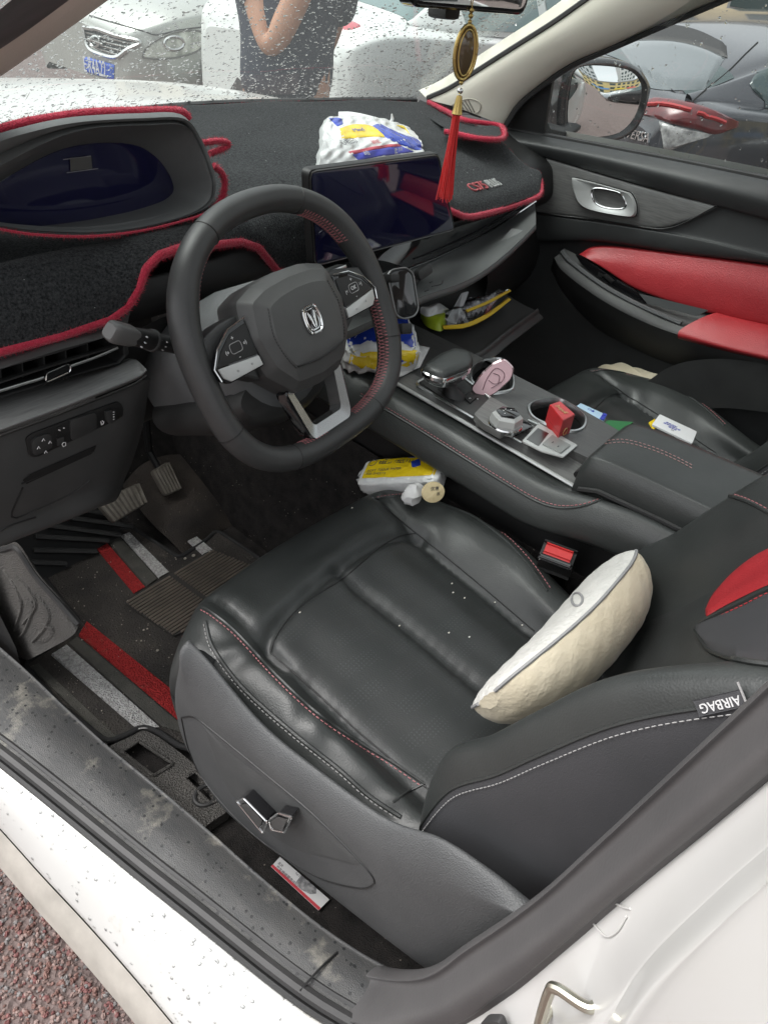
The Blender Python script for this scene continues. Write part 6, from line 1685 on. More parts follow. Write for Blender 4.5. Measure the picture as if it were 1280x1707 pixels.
# ribbed heel pad
hp_ = UL([(206, 1005), (352, 918), (420, 945), (400, 965), (330, 1030), (334, 1042), (290, 1062)], z=FZ + .010)
MB().prism(rpoly(hp_, .006, 3), (0, 0, .003), .001).build('heel_pad', MT['heel_dk'], fm)
mb = MB()
def inside(p, poly):
    c = False; n = len(poly)
    for i in range(n):
        a, b = poly[i], poly[i - 1]
        if (a.y > p[1]) != (b.y > p[1]) and p[0] < (b.x - a.x) * (p[1] - a.y) / (b.y - a.y) + a.x: c = not c
    return c
dx_ = (hp_[1] - hp_[0]).normalized(); dy_ = Vector((-dx_.y, dx_.x, 0)); 
for k in range(-40, 40):
    run = []
    for j in range(-100, 160):
        p = hp_[0] + dy_ * k * .0078 + dx_ * j * .003
        cut = abs((p - U(312, 985, z=FZ)).dot(dx_)) < .004
        if inside(p, hp_) and not cut: run.append(p)
        else:
            if len(run) > 3: mb.tube([q + Vector((0, 0, .0045)) for q in run[::3] + [run[-1]]], .0026, 5)
            run = []
tag(mb.build('heel_ribs', MT['heel'], fm, smooth=60), kind='stuff')
# grit on the mat
mb = MB()
for (u, v, s) in [(309, 931, .0035), (323, 926, .0042), (263, 1084, .003), (214, 1002, .003), (240, 1050, .0022), (236, 1068, .002), (246, 1048, .002), (350, 920, .003), (228, 1068, .0016), (282, 1096, .0016)]:
    mb.ball(U(u, v, z=FZ + .012), s, 7, 5, sc=(1, .8, .7))
for i in range(160):
    mb.ball(U(90 + 250 * rng.random(), 900 + 300 * rng.random(), z=FZ + .0105), .0006 + .0010 * rng.random() ** 3, 5, 3)
tag(mb.build('grit', M('pale_grit', (.42, .38, .32), .8), None), 'pale grit and crumbs scattered over the driver floor mat', 'grit', kind='stuff')
# raised honeycomb foam wall of the outer mat along the sill
fw_ = thing('sill_mat', 'textured black foam mat border standing along the driver sill', 'floor mat', (-.68, .65, .36))
w0 = UL([(-60, 900), (0, 916), (28, 914), (60, 960), (100, 1005), (132, 1042)], x=-.675)
w1 = UL([(-60, 960), (-10, 985), (20, 1000), (60, 1030), (95, 1050), (118, 1062)], x=-.690)
w2 = UL([(-60, 1040), (-12, 1065), (8, 1075), (26, 1092), (45, 1100), (60, 1094)], x=-.694)
fmb = MB().grid(net([[p + Vector((.012, 0, -.02)) for p in w0], [p + Vector((.006, .0, .0)) for p in w0], w0, w1, w2], 40, 30)); fo_ = fmb.build('foam_wall', MT['foam'], fw_, smooth=60); fbv2 = fmb.bvh()
for px in ([(30, 960), (52, 985), (62, 1010), (40, 1040)], [(8, 950), (30, 985), (38, 1010), (26, 1050)], [(62, 990), (84, 1020), (78, 1045), (56, 1070)], [(50, 1000), (58, 1012), (44, 1050), (34, 1062)], [(72, 1042), (92, 1048), (80, 1066), (66, 1070)]):
    h_ = hits(fbv2, px, -.001, 24)
    if len(h_) > 4: MB().tube(even(h_, step=.008), .005, 6, flat=.6).build('pressed_rib', MT['foam'], fo_, smooth=60)
MB().tube(smooth_path([w0[k] for k in range(6)] , .01), .005, 7).build('bound_edge', MT['rubber'], fo_)
# flange of that mat on the sill side with its cut-outs
fl_in = UL([(182, 1243), (240, 1217), (262, 1226), (300, 1252), (330, 1275), (360, 1320), (400, 1366)], z=FZ + .004)
def pxpoly(l, z): return [p.to_2d() for p in UL(l, z=z)]
oz = FZ + .006
outer_ = pxpoly([(38, 1116), (60, 1108), (182, 1244), (240, 1216), (264, 1228), (300, 1254), (345, 1290), (390, 1345), (336, 1382), (250, 1316), (176, 1250), (110, 1188)], oz)
hole1 = pxpoly([(204, 1254), (232, 1236), (290, 1274), (256, 1294)], oz)
hole2 = pxpoly([(308, 1298), (326, 1286), (372, 1330), (350, 1340)], oz)
holes(outer_, [hole1, hole2], oz, .02, 'mat_flange', MT['foam'], fw_)
for h__ in (hole1, hole2):
    MB().tube(even([Vector((p.x, p.y, oz + .001)) for p in h__], step=.006, closed=True), .003, 6, closed=True).build('cut_edge', MT['foam'], fw_)
ring_ = [U(345, 1325, z=FZ + .006) + Vector((.02 * math.cos(t), .016 * math.sin(t), 0)) for t in [2 * PI * k / 24 for k in range(24)]]
rt = thing('mat_clip', 'black rubber ring clip on the carpet by the seat rail', 'mat clip', ring_[0])
MB().tube(ring_, .004, 8, closed=True).build('clip_ring', MT['rubber'], rt)
# foot rest: ribbed slope left of the pedals
fr_ = thing('foot_rest', 'ribbed black foot rest slope to the left of the brake pedal', 'foot rest', (-.55, .95, .4))
def frow(t): return [Vector((-.715, .90 + .20 * t, .345 + .235 * t)), Vector((-.36, .92 + .20 * t, .345 + .235 * t))]
MB().grid(net([frow(t) for t in (0, .33, .66, 1)], 8, 10)).build('rest_plate', MT['plastic_dk'], fr_)
for k, px in enumerate([((58, 895), (180, 902)), ((75, 876), (200, 893)), ((100, 862), (220, 878)), ((55, 918), (160, 920)), ((50, 938), (110, 940)), ((130, 850), (210, 862))]):
    P = [U(*p, o=(-.55, 1.01, .4625), n=(0, -.235, .20)) for p in px]
    MB().tube([q + Vector((0, -.004, .004)) for q in cr(P, 8)], .007, 8, flat=.6).build('rib', MT['plastic'], fr_, smooth=60)
# carpet hump under the pedals
MB().grid(net([[(-.30, 1.0, .41), (-.25, 1.0, .44), (-.19, 1.0, .44), (-.13, 1.0, .42)], [(-.30, .91, .365), (-.255, .92, .395), (-.19, .92, .395), (-.13, .91, .385)], [(-.295, .85, .345), (-.25, .855, .375), (-.19, .855, .375), (-.13, .85, .35)], [(-.29, .81, .325), (-.25, .815, .33), (-.19, .815, .33), (-.13, .81, .325)]], 20, 24)).build('carpet_hump', M('dusty_brown_carpet', (.026, .023, .021), .9, var=(16, (.060, .049, .040), .2), grain=[('n', 300, .7, .004)], speck=(110, .12, (.2, .17, .14), .8)), car, smooth=70)
def pedal(name, label, px, pts_y, nr, wdir, stalk):
    t = thing(name, label, 'pedal', U(*px[0], y=pts_y))
    o_ = U(*px[0], y=pts_y); n = np.array([0, -.75, .66])
    P = [U(*p, o=o_, n=n) for p in px]
    c = sum(P, Vector()) / len(P)
    nv = Vector(n).normalized()
    b = MB().prism(rpoly([p - nv * .010 for p in P], .008, 3), nv * .012, .003).build('pad', MT['pedal'], t)
    for k in range(nr):
        f = (k + .5) / nr
        if wdir: a, e = P[0].lerp(P[1], f), P[3].lerp(P[2], f)
        else: a, e = P[0].lerp(P[3], f), P[1].lerp(P[2], f)
        a, e = a.lerp(e, .05), e.lerp(a, .05)
        MB().box(Fr(a.lerp(e, .5) + nv * .003, e - a, nv.cross(e - a)), (e - a).length, (P[0] - P[1]).length / nr * .5 if wdir else (P[0] - P[3]).length / nr * .5, .004, .001).build('rib', MT['pedal_rib'], b)
    MB().tube([c - nv * .008, c - nv * .05 + Vector((0, .02, .08)), c + Vector(stalk)], .008, 8).build('pedal_arm', MT['plastic_dk'], t)
pedal('brake_pedal', 'wide brake pedal with worn pale rubber ribs', [(160, 838), (232, 804), (246, 838), (190, 872)], .93, 9, True, (0, .10, .28))
pedal('accelerator_pedal', 'narrow upright accelerator pedal with worn pale ribs', [(253, 785), (281, 769), (303, 816), (276, 827)], .95, 6, True, (0, .06, .26))

# ================================================================== passenger door
door = thing('passenger_door', 'closed passenger door with red leather inserts, brushed dark trim and silver inner handle', 'car door', (.68, .2, .8))
def ext(l, k=.9):
    a, b = l[-2], l[-1]; return l + [(b[0] + (b[0] - a[0]) * k, b[1] + (b[1] - a[1]) * k)]
def drow(px, x): return UL(ext(px), x=x)
R_ = [[p + Vector((.012, 0, -.012)) for p in drow([(832, 212), (905, 227), (1000, 245), (1140, 272), (1290, 303)], .690)], drow([(832, 212), (905, 227), (1000, 245), (1140, 272), (1290, 303)], .688), drow([(832, 216), (905, 231), (1000, 249), (1140, 277), (1290, 309)], .672), drow([(832, 232), (905, 244), (1000, 264), (1140, 299), (1290, 336)], .650), drow([(832, 246), (905, 261), (1000, 288), (1140, 327), (1290, 366)], .660),
      drow([(832, 250), (905, 265), (1000, 293), (1140, 332), (1290, 373)], .672), drow([(832, 345), (905, 354), (1000, 366), (1140, 388), (1290, 424)], .672), drow([(832, 352), (905, 361), (1000, 373), (1140, 396), (1290, 430)], .664), drow([(832, 392), (905, 398), (1000, 400), (1140, 420), (1290, 440)], .668),
      drow([(832, 402), (905, 410), (1000, 412), (1140, 436), (1290, 452)], .690), drow([(820, 450), (905, 460), (1000, 490), (1140, 530), (1290, 566)], .690), drow([(800, 540), (905, 548), (1000, 580), (1140, 612), (1290, 648)], .684), drow([(780, 640), (905, 665), (1000, 690), (1140, 715), (1290, 745)], .668), drow([(760, 760), (905, 780), (1000, 800), (1140, 820), (1290, 850)], .66)]
dm_ = MB().grid(net(R_, 60, 110)); panel = dm_.build('door_panel', M('dark_door_plastic', (.032, .034, .034), .48, var=(16, (.04, .042, .042), .2), grain=GRAIN), door, smooth=50)
mb = MB().grid(net([[p + Vector((.13, 0, 0)) for p in R_[1]], [p + Vector((.15, 0, 0)) for p in R_[9]], [p + Vector((.13, 0, -.1)) for p in R_[13]]], 20, 12)); mb.build('outer_skin', MT['paint'], door, smooth=60)
# belt roll, thick and soft
# wood trim
wt = UL([(842, 252), (905, 266), (1000, 294), (1100, 322), (1190, 344)], x=.664); wb = UL([(842, 343), (905, 352), (1000, 364), (1095, 379), (1150, 366)], x=.664)
wb[3] = U(1092, 378, x=.664)
wpn = MB().grid(net([[p + Vector((.008, 0, .001)) for p in wt], wt, [a.lerp(b, .5) + Vector((-.002, 0, 0)) for a, b in zip(wt, wb)], wb, [p + Vector((.008, 0, -.001)) for p in wb]], 44, 20)).build('trim_board', MT['wood_y'], door, smooth=50)
MB().tube(smooth_path(UL([(842, 347), (905, 356), (1000, 368), (1085, 381), (1112, 381), (1135, 374), (1196, 345)], x=.664), .012), .0022, 5).build('trim_gap', MT['plastic_dk'], wpn)
# handle
ho = UL([(954, 300), (966, 298), (1040, 318), (1054, 326), (1061, 344), (1058, 360), (1040, 360), (1000, 353), (974, 345), (960, 330)], x=.655)
hi = UL([(988, 316), (998, 313), (1018, 316), (1034, 321), (1042, 332), (1044, 344), (1030, 348), (1008, 345), (994, 338), (988, 328)], x=.655)
hor = [Vector(p) for p in cr(ho, 50, True)]; hir = [Vector(p) for p in cr(hi, 50, True)]
d_ = lambda L_, k: [p + Vector((k, 0, 0)) for p in L_]
hb2 = MB().loft([d_(hor, .010), d_(hor, -.004), [a.lerp(b, .12) + Vector((-.009, 0, 0)) for a, b in zip(hor, hir)], [a.lerp(b, .8) + Vector((-.006, 0, 0)) for a, b in zip(hor, hir)], d_(hir, -.004), d_(hir, .02)], True, False).build('inner_handle', MT['satin_paint'], door, smooth=50)
mb = MB(); mb.poly(d_(hir, .018)); mb.build('handle_recess', MT['satin_dk'], hb2, smooth=0)
MB().tube(even(hor, step=.006, closed=True), .0022, 5, closed=True).build('handle_gap', MT['plastic_dk'], hb2)
MB().tube(even(d_(hir, -.005), step=.005, closed=True), .0018, 6, closed=True).build('handle_lip', MT['chrome'], hb2)
# red insert and armrest
ti = UL(ext([(968, 422), (985, 413), (1020, 412), (1100, 421), (1200, 433), (1290, 446)]), x=.676)
bi2 = UL(ext([(969, 425), (1010, 450), (1057, 479), (1139, 508), (1200, 523), (1290, 543)]), x=.652)
md_ = [a.lerp(b, .45) + Vector((-.010, 0, 0)) for a, b in zip(ti, bi2)]
MB().grid(net([[p + Vector((.012, 0, .001)) for p in ti], ti, [a.lerp(b, .1) + Vector((-.004, 0, 0)) for a, b in zip(ti, bi2)], md_, bi2, [p + Vector((.012, 0, -.002)) for p in bi2]], 50, 24)).build('red_insert', MT['red_leather'], door, smooth=60)
a0 = UL(ext([(940, 414), (970, 430), (1057, 481), (1139, 511), (1194, 524), (1290, 546)]), x=.664)
a1 = UL(ext([(931, 424), (946, 442), (1000, 482), (1060, 515), (1130, 546), (1290, 590)]), x=.602)
a2 = UL(ext([(922, 430), (938, 456), (996, 500), (1058, 534), (1128, 560), (1290, 606)]), x=.596)
a3 = UL(ext([(920, 440), (936, 475), (992, 522), (1055, 556), (1128, 584), (1290, 640)]), x=.622)
a4 = UL(ext([(918, 450), (940, 490), (992, 545), (1055, 580), (1128, 610), (1290, 660)]), x=.672)
arm_ = MB().grid(net([a0, [a.lerp(b, .5) + Vector((0, 0, -.012)) for a, b in zip(a0, a1)], [a.lerp(b, .88) + Vector((0, 0, .000)) for a, b in zip(a0, a1)], a1, [a.lerp(b, .5) + Vector((-.006, 0, -.002)) for a, b in zip(a1, a2)], a2, a3, a4], 60, 50)).build('door_armrest', MT['plastic'], door, smooth=50)
MB().tube(smooth_path([p + Vector((.010, 0, .006)) for p in a1[:5]], .01), .0062, 8).build('armrest_rim', MT['plastic_lt'], arm_)
sp_ = UL([(958, 424), (972, 430), (1010, 455), (1057, 482), (1078, 506), (1062, 508), (1010, 478), (968, 440)], x=.640)
sw2 = MB().prism(rpoly(sp_, .004), (.004, 0, -.001), .001).build('window_switch_panel', MT['gloss'], arm_)
MB().prism(rpoly(UL([(1004, 460), (1011, 457), (1024, 468), (1018, 473)], x=.634), .001), (-.004, 0, .002), .001).build('window_switch', MT['satin_dk'], sw2)
MB().prism(UL([(997, 453), (1006, 458), (1002, 463), (996, 459)], x=.634), (-.001, 0, 0)).build('switch_notch', MT['plastic_dk'], sw2)
MB().prism(rpoly(UL([(1064, 489), (1180, 517), (1160, 527), (1078, 506)], x=.636), .002), (.003, 0, -.001), .001).build('armrest_strip', M('brushed_grey_strip', (.20, .21, .21), .35, metal=.6), arm_)
p0 = UL(ext([(1196, 521), (1240, 532), (1290, 543)]), x=.655); p1 = UL(ext([(1134, 549), (1215, 572), (1290, 589)]), x=.592); p2 = UL(ext([(1129, 560), (1210, 581), (1290, 600)]), x=.586); p3 = [p + Vector((.012, 0, -.010)) for p in p2]
MB().grid(net([[p + Vector((0, 0, -.02)) for p in p0], p0, [a.lerp(b, .5) + Vector((0, 0, .006)) for a, b in zip(p0, p1)], p1, p2, p3], 30, 30)).build('armrest_pad', MT['red_leather'], arm_, smooth=60)
mb = MB(); e0 = [p0[0] + Vector((0, 0, -.02)), p0[0], p0[0].lerp(p1[0], .5) + Vector((0, 0, .006)), p1[0], p2[0], p3[0]]; mb.poly(e0); mb.build('pad_end', MT['red_leather'], arm_, smooth=0)
# lower pocket edge
pk_ = UL([(860, 560), (890, 630), (960, 670), (1090, 640), (1120, 612), (1300, 600)], x=.63)
MB().grid(net([[p + Vector((.0, 0, 0)) for p in UL([(1072, 640), (1125, 608), (1200, 598), (1300, 610)], x=.60)], UL([(1060, 700), (1125, 690), (1200, 680), (1300, 690)], x=.61)], 20, 8)).build('door_pocket', MT['plastic'], door, smooth=60)
# window pane, channel and corner piece
wy = np.linspace(.80, -.75, 24)
WG = np.array([[(.705 - (z - 1.08) * .22 - .03 * max(0, (y - .5)) * 0, y, z) for y in wy] for z in np.linspace(1.06, 1.52, 12)])
pane = MB().grid(WG).build('window_pane', MT['side_glass'], door, smooth=0)
def sg_sample():
    y = .80 - 1.1 * rng.random(); z = 1.09 + .36 * rng.random()
    return Vector((.705 - (z - 1.08) * .22, y, z)), Vector((.976, 0, .215)), Vector((rng.normal() * .05, rng.normal() * .5, -1)).normalized()
drops(None, 620, sg_sample, .0008, .0026, 1.5, parent=pane)
MB().tube(smooth_path(UL(ext([(838, 213), (905, 225), (1000, 243), (1140, 270), (1290, 300)]), x=.694), .03), .006, 6).build('window_channel', MT['rubber'], door)
cp_ = [U(832, 214, x=.69), U(905, 226, x=.69), U(921, 128, x=.672), U(880, 160, x=.672)]
crn = MB().prism(rpoly(cp_, .01), (.012, 0, .004), .002).build('corner_cover', MT['plastic_dk'], door)
# door mirror
mn = Vector((-.447, -.893, .051)).normalized()
mc = U(1006, 168, x=.955)
mf = Fr(mc, mn.cross(Vector((0, 0, 1))) * -1, (0, 0, 1))
if mf.z.dot(mn) < 0: mf = Fr(mc, -mf.x, (0, 0, 1))
gpx = [(949, 150), (955, 122), (972, 110), (1010, 110), (1044, 116), (1062, 130), (1068, 150), (1062, 182), (1046, 208), (1022, 224), (976, 229), (952, 222), (945, 195)]
gp_ = [mf.px(*p) for p in gpx]
gs = cr([(a, b, 0) for a, b in gp_], 48, True)
dmo = bpy.data.objects.new('door_mirror', None)
gcx, gcy = gs[:, 0].mean(), gs[:, 1].mean()
mir = MB().loft([[mf(gcx + (p[0] - gcx) * k, gcy + (p[1] - gcy) * k, .002 + .010 * (1 - k * k)) for p in gs] for k in (1, .85, .7, .55, .4, .25, .1, .01)], True, False); mgo = mir.build('mirror_glass', MT['mirror'], door, smooth=90)
hx = [(930, 150), (945, 112), (975, 101), (1020, 100), (1060, 112), (1080, 140), (1080, 158), (1068, 198), (1050, 222), (1020, 234), (960, 238), (930, 228), (926, 195)]
hs2 = cr([(*mf.px(*p), 0) for p in hx], 48, True)
rgs = [[mf(p[0], p[1], .0) for p in gs], [mf(p[0] * .5 + q[0] * .5, p[1] * .5 + q[1] * .5, .010) for p, q in zip(gs, hs2)], [mf(*p[:2], .004) for p in hs2], [mf(p[0] * 1.03, p[1] * 1.03, -.03) for p in hs2], [mf(p[0] * .95, p[1] * .92, -.08) for p in hs2], [mf(p[0] * .6, p[1] * .55, -.12) for p in hs2], [mf(p[0] * .02, p[1] * .02, -.13) for p in hs2]]
mho = MB().loft(rgs, True, False).build('mirror_housing', M('dark_mirror_housing', (.02, .021, .022), .22, coat=.5), door, smooth=60)
MB().tube([U(900, 215, x=.74), U(935, 222, x=.84), mf(-.02, -.05, -.04)], [.03, .026, .02], 10, flat=.6).build('mirror_arm', MT['plastic_dk'], mho)
bpy.data.objects.remove(dmo)

# ================================================================== inside mirror and pendant
rm = thing('rear_view_mirror', 'black inside rear-view mirror at the top of the windscreen', 'mirror', (-.01, .50, 1.42))
fr = Fr(U(783, -40, y=.485), (1, -.22, 0), (0.0, .06, 1))
MB().prism([fr(p.x, p.y, -.02) for p in rpoly([(-.125, .036), (.125, .036), (.115, -.040), (-.105, -.040)], .016, 5)], fr.z * .026, .006, 3).build('mirror_case', MT['gloss'], rm)
MB().prism([fr(p.x, p.y, .0062) for p in rpoly([(-.118, .030), (.118, .030), (.108, -.033), (-.098, -.033)], .014, 5)], fr.z * .001, .0003).build('mirror_glass', MT['mirror'], rm)
MB().box(fr.off(.0, -.030, -.045), .03, .045, .04, .006).build('mirror_mount', MT['plastic_dk'], rm)
hp2 = thing('hanging_pendant', 'gold framed amber pendant with silver bead and red tassel hanging from the inside mirror', 'pendant', U(786, 10, y=.478))
A, B = U(787, 8, y=.474), U(741, 336, y=.474)
B = Vector((A.x, A.y - .002, B.z))
B2 = U(741, 336, y=A.y - .002)
ax = (B2 - A).normalized()
ax = Vector((ax.x * .9, ax.y, ax.z)).normalized()
L_ = (B2 - A).length
pfx = Vector((.85, -.5, 0))
pf = Fr(A, ax.cross(pfx).cross(ax), -ax)
T = lambda px: (px - 8) / (336 - 8) * L_
gold2 = M('antique_gold', (.52, .38, .14), .28, metal=1.0, rvar=.06)
MB().tube([pf(0, .04, 0), pf(0, 0, 0), pf(0, -T(30), 0)], .0008, 5).build('cord', gold2, hp2)
for px, r in ((16, .0036), (24, .0036), (33, .0030)): MB().ball(pf(0, -T(px), 0), r, 10, 8).build('bead', gold2, hp2)
c0 = pf(0, -(T(38) + T(122)) / 2, 0); hh = (T(122) - T(38)) / 2
fo2 = Fr(c0, pf.x, pf.y)
ring0 = [fo2(math.cos(t) * .0165, math.sin(t) * hh, 0) for t in [2 * PI * k / 40 for k in range(40)]]
frm_ = MB().tube(ring0, .0028, 8, closed=True, flat=1.0, up=fo2.z).build('pendant_frame', gold2, hp2)
MB().tube([fo2(math.cos(t) * .0118, math.sin(t) * hh * .85, .003) for t in [2 * PI * k / 40 for k in range(40)]], .0014, 6, closed=True, up=fo2.z).build('inner_frame', gold2, frm_)
MB().ball(c0, 1, 20, 14, fr=fo2, sc=(.0148, hh * .93, .0055)).build('amber_plate', M('smoky_amber', (.10, .065, .03), .12, coat=1.0), frm_)
for t in np.linspace(0, 2 * PI, 14): MB().ball(fo2(math.cos(t) * .0165, math.sin(t) * hh, .0018), .0018, 6, 5).build('frame_knot', gold2, frm_)
MB().ball(pf(0, -T(127), 0), .0032, 10, 8).build('bead', gold2, hp2)
MB().ball(pf(0, -T(140), 0), .0044, 12, 8).build('silver_bead', MT['chrome'], hp2)
fb2 = Fr(pf(0, -T(147), 0), pf.x, pf.z * -1 if False else pf.z)
fbell = Fr(pf(0, -T(147), 0), pf.x, pf.z); fbell.z = pf.y * -1
MB().lathe(fbell, [(.0015, 0), (.0042, .001), (.0055, T(158) - T(147)), (.0066, T(170) - T(147)), (.0082, T(178) - T(147)), (.0075, T(179) - T(147))], 18).build('tassel_cap', gold2, hp2)
tas = MB()
for k in range(84):
    a, r = rng.random() * 2 * PI, math.sqrt(rng.random())
    r0_, r1_ = .0056 * r, .0125 * r
    x0, z0 = r0_ * math.cos(a), r0_ * math.sin(a); x1, z1 = r1_ * math.cos(a + .1), r1_ * math.sin(a + .1)
    e = T(322 + 14 * rng.random())
    tas.tube([pf(x0, -T(176), z0), pf(x0 * .6 + x1 * .4 + .0006 * rng.normal(), -T(240), z0 * .6 + z1 * .4), pf(x1 + .0016 * rng.normal(), -e, z1 + .0012 * rng.normal())], .00062, 4)
tag(tas.build('tassel_threads', M('bright_red_silk', (.68, .018, .018), .5, sheen=.3), hp2, smooth=60), kind='stuff')

# ================================================================== the car park outside
class Rot:
    def __init__(s, name, label, cat, loc, deg, group=None):
        s.o = thing(name, label, cat, loc, group); s.o.rotation_euler = (0, 0, math.radians(deg))
        s.M = Matrix.Translation(Vector(loc)) @ Matrix.Rotation(math.radians(deg), 4, 'Z'); s.I = s.M.inverted()
    def link(s, mb, name, mat, parent=None, smooth=50):
        b = mb.build(name, mat, None, smooth); b.parent = parent or s.o; return b
    def bvh(s, mb): return BVHTree.FromPolygons([s.M @ Vector(v) for v in mb.v], mb.f)
    def trace(s, bv, px, name, mat, parent, n=24, lift=.004):
        """panel of the body seen at these photo pixels: two curves (top, bottom)"""
        R_ = strip(bv, px[0], px[1], n, 10, lift)
        mb = MB().grid([[s.I @ p for p in r] for r in R_]); return s.link(mb, name, mat, parent)
    def line(s, bv, px, name, mat, parent, r=.004, n=40, lift=.001):
        h_ = hits(bv, px, lift, n)
        if len(h_) > 4: return s.link(MB().tube([s.I @ p for p in h_], r, 5), name, mat, parent)
def wheel_(rt, x, y, side, r=.32):
    f = Fr((x, y, r), (1, 0, 0), (0, 0, 1)); f.z = Vector((0, side, 0))
    w = rt.link(MB().lathe(f, [(.01, -.1), (r * .6, -.1), (r * .92, -.1), (r, -.07), (r, .07), (r * .94, .1), (r * .68, .1), (r * .66, .08), (.01, .08)], 28), 'wheel', M('tyre_rubber', (.02, .02, .02), .8) if 'tyre_rubber' not in bpy.data.materials else bpy.data.materials['tyre_rubber'])
    for k in range(5):
        a = 2 * PI * k / 5; q = f.off(0, 0, .092)
        mb = MB().tube([q(.05 * math.cos(a), .05 * math.sin(a)), q(r * .64 * math.cos(a), r * .64 * math.sin(a))], .022, 6, flat=.4); rt.link(mb, 'rim_spoke', MT['satin'], w)
    return w
MT['dark_glass'] = M('dark_car_glass', (.03, .05, .05), .05, coat=.5)
MT['teal_glass'] = M('tinted_car_glass', (.10, .17, .165), .06, coat=.8)
def car_body(rt, paint, low, cab, glass_mat, wheels=True):
    """low: rows (x, half width, sill z, shoulder z, deck z); cab: rows (x, base z, half base, top z, half top)"""
    ringf = lambda x, w, s, sh, dk: [(x, -w * .9, s), (x, -w * .98, s + .12), (x, -w, (s + sh) * .52), (x, -w * .985, sh - .07), (x, -w * .93, sh), (x, -w * .62, dk), (x, 0, dk + .025), (x, w * .62, dk), (x, w * .93, sh), (x, w * .985, sh - .07), (x, w, (s + sh) * .52), (x, w * .98, s + .12), (x, w * .9, s)]
    G = net([ringf(*r) for r in low], 64, 80)
    lo = MB().grid(G)
    for e in (0, -1): lo.poly([Vector(p) for p in (G[e] if e else G[e][::-1])])
    body = rt.link(lo, 'body', paint)
    cf = lambda x, bz, hb, tz, ht: [(x, -hb, bz - .03), (x, -(hb * .92 + ht * .08), bz + (tz - bz) * .1), (x, -(hb * .3 + ht * .7), bz + (tz - bz) * .7), (x, -ht, tz - .03), (x, -ht * .8, tz), (x, 0, tz + .03), (x, ht * .8, tz), (x, ht, tz - .03), (x, hb * .3 + ht * .7, bz + (tz - bz) * .7), (x, hb * .92 + ht * .08, bz + (tz - bz) * .1), (x, hb, bz - .03)]
    CGm = net([cf(*r) for r in cab], 60, 70)
    cb2 = MB().grid(CGm); rt.link(cb2, 'cabin', paint)
    # glazing: a skin 5 mm proud of the cabin
    ctr = CGm.mean((0, 1)); off = CGm - ctr; off /= np.linalg.norm(off, axis=2, keepdims=True)
    GG = CGm + off * .006
    n0, m0 = GG.shape[:2]
    def piece(j0, j1, i0, i1): return MB().grid(GG[int(j0 * n0):int(j1 * n0) + 1, int(i0 * m0):int(i1 * m0) + 1])
    for a, b in ((.07, .27), (.73, .93)):
        for c, d in ((.26, .50), (.53, .76)): rt.link(piece(c, d, a, b), 'side_window', glass_mat, body)
    rt.link(piece(.03, .22, .30, .70), 'windscreen', glass_mat, body); rt.link(piece(.80, .97, .30, .70), 'rear_window', glass_mat, body)
    if wheels:
        xs = [r[0] for r in low]; L0, L1 = max(xs), min(xs); w = max(r[1] for r in low)
        for x in (L0 - .85, L1 + .85):
            for sd in (-1, 1):
                wheel_(rt, x, sd * (w - .09), sd)
                f = Fr((x, sd * (w + .001), .33), (1, 0, 0), (0, 0, 1))
                rt.link(MB().poly([Vector((x + .38 * math.cos(t), sd * (w - .02 + .022), .33 + .38 * math.sin(t))) for t in np.linspace(-.35, PI + .35, 26)]), 'wheel_arch', MT['plastic_dk'], body, 0)
    return body, lo, cb2
SED = [(2.27, .52, .30, .60, .62), (2.24, .64, .24, .66, .69), (2.10, .76, .21, .73, .78), (1.85, .83, .2, .80, .86), (1.3, .87, .2, .88, .95), (.8, .88, .2, .92, .98), (-1.0, .88, .2, .95, 1.0), (-1.7, .87, .2, .97, 1.02), (-2.05, .82, .22, .96, 1.0), (-2.22, .74, .26, .90, .93), (-2.27, .64, .32, .80, .82)]
SCAB = [(1.05, .96, .74, .98, .70), (.75, .97, .78, 1.18, .66), (.35, .98, .80, 1.38, .58), (-.3, .98, .81, 1.43, .57), (-.95, .99, .80, 1.38, .57), (-1.45, 1.0, .76, 1.16, .62), (-1.75, 1.0, .70, 1.02, .66)]
# silver sedan ahead, nose towards us
silver = M('silver_car_paint', (.46, .47, .44), .3, metal=.5, coat=.6)
rt = Rot('silver_sedan', 'silver sedan parked ahead with a mesh grille and a blue number plate', 'car', (5.0, 5.72, 0), 178)
bd2, lo, cb2 = car_body(rt, silver, SED, SCAB, MT['teal_glass'])
bv = rt.bvh(lo)
chromeg = M('grille_chrome', (.6, .61, .6), .25, metal=.9)
mesh_ = M('dark_grille_mesh', (.03, .035, .035), .5, grain=[('v', 40, 1, .01)])
gq = rt.trace(bv, ([(142, 46), (165, 50), (195, 60), (232, 70)], [(150, 76), (165, 84), (180, 90), (195, 93)]), 'grille', mesh_, bd2)
rt.line(bv, [(142, 46), (165, 50), (195, 60), (234, 70), (215, 82), (196, 95), (170, 90), (150, 78), (142, 46)], 'grille_frame', chromeg, gq, .014, 80, .012)
for k in range(4): rt.line(bv, [(146 + 2 * k, 54 + 7 * k), (175 + 2 * k, 62 + 8 * k), (222 - 8 * k, 73 + 6 * k)], 'grille_bar', chromeg, gq, .006, 30, .010)
rt.line(bv, [(163 + 8 * math.cos(t), 69 + 9 * math.sin(t)) for t in np.linspace(0, 2 * PI, 12)], 'badge_ring', chromeg, gq, .008, 40, .02); rt.line(bv, [(151, 65), (163, 69), (176, 74)], 'badge_bar', chromeg, gq, .008, 10, .02)
hl = rt.trace(bv, ([(238, 95), (248, 76), (285, 56), (325, 51), (346, 60)], [(240, 97), (268, 97), (300, 94), (332, 82), (347, 64)]), 'headlight', M('headlamp_lens', (.80, .81, .73), .35, coat=.3, var=(14, (.30, .31, .27), .15)), bd2, 24, .006)
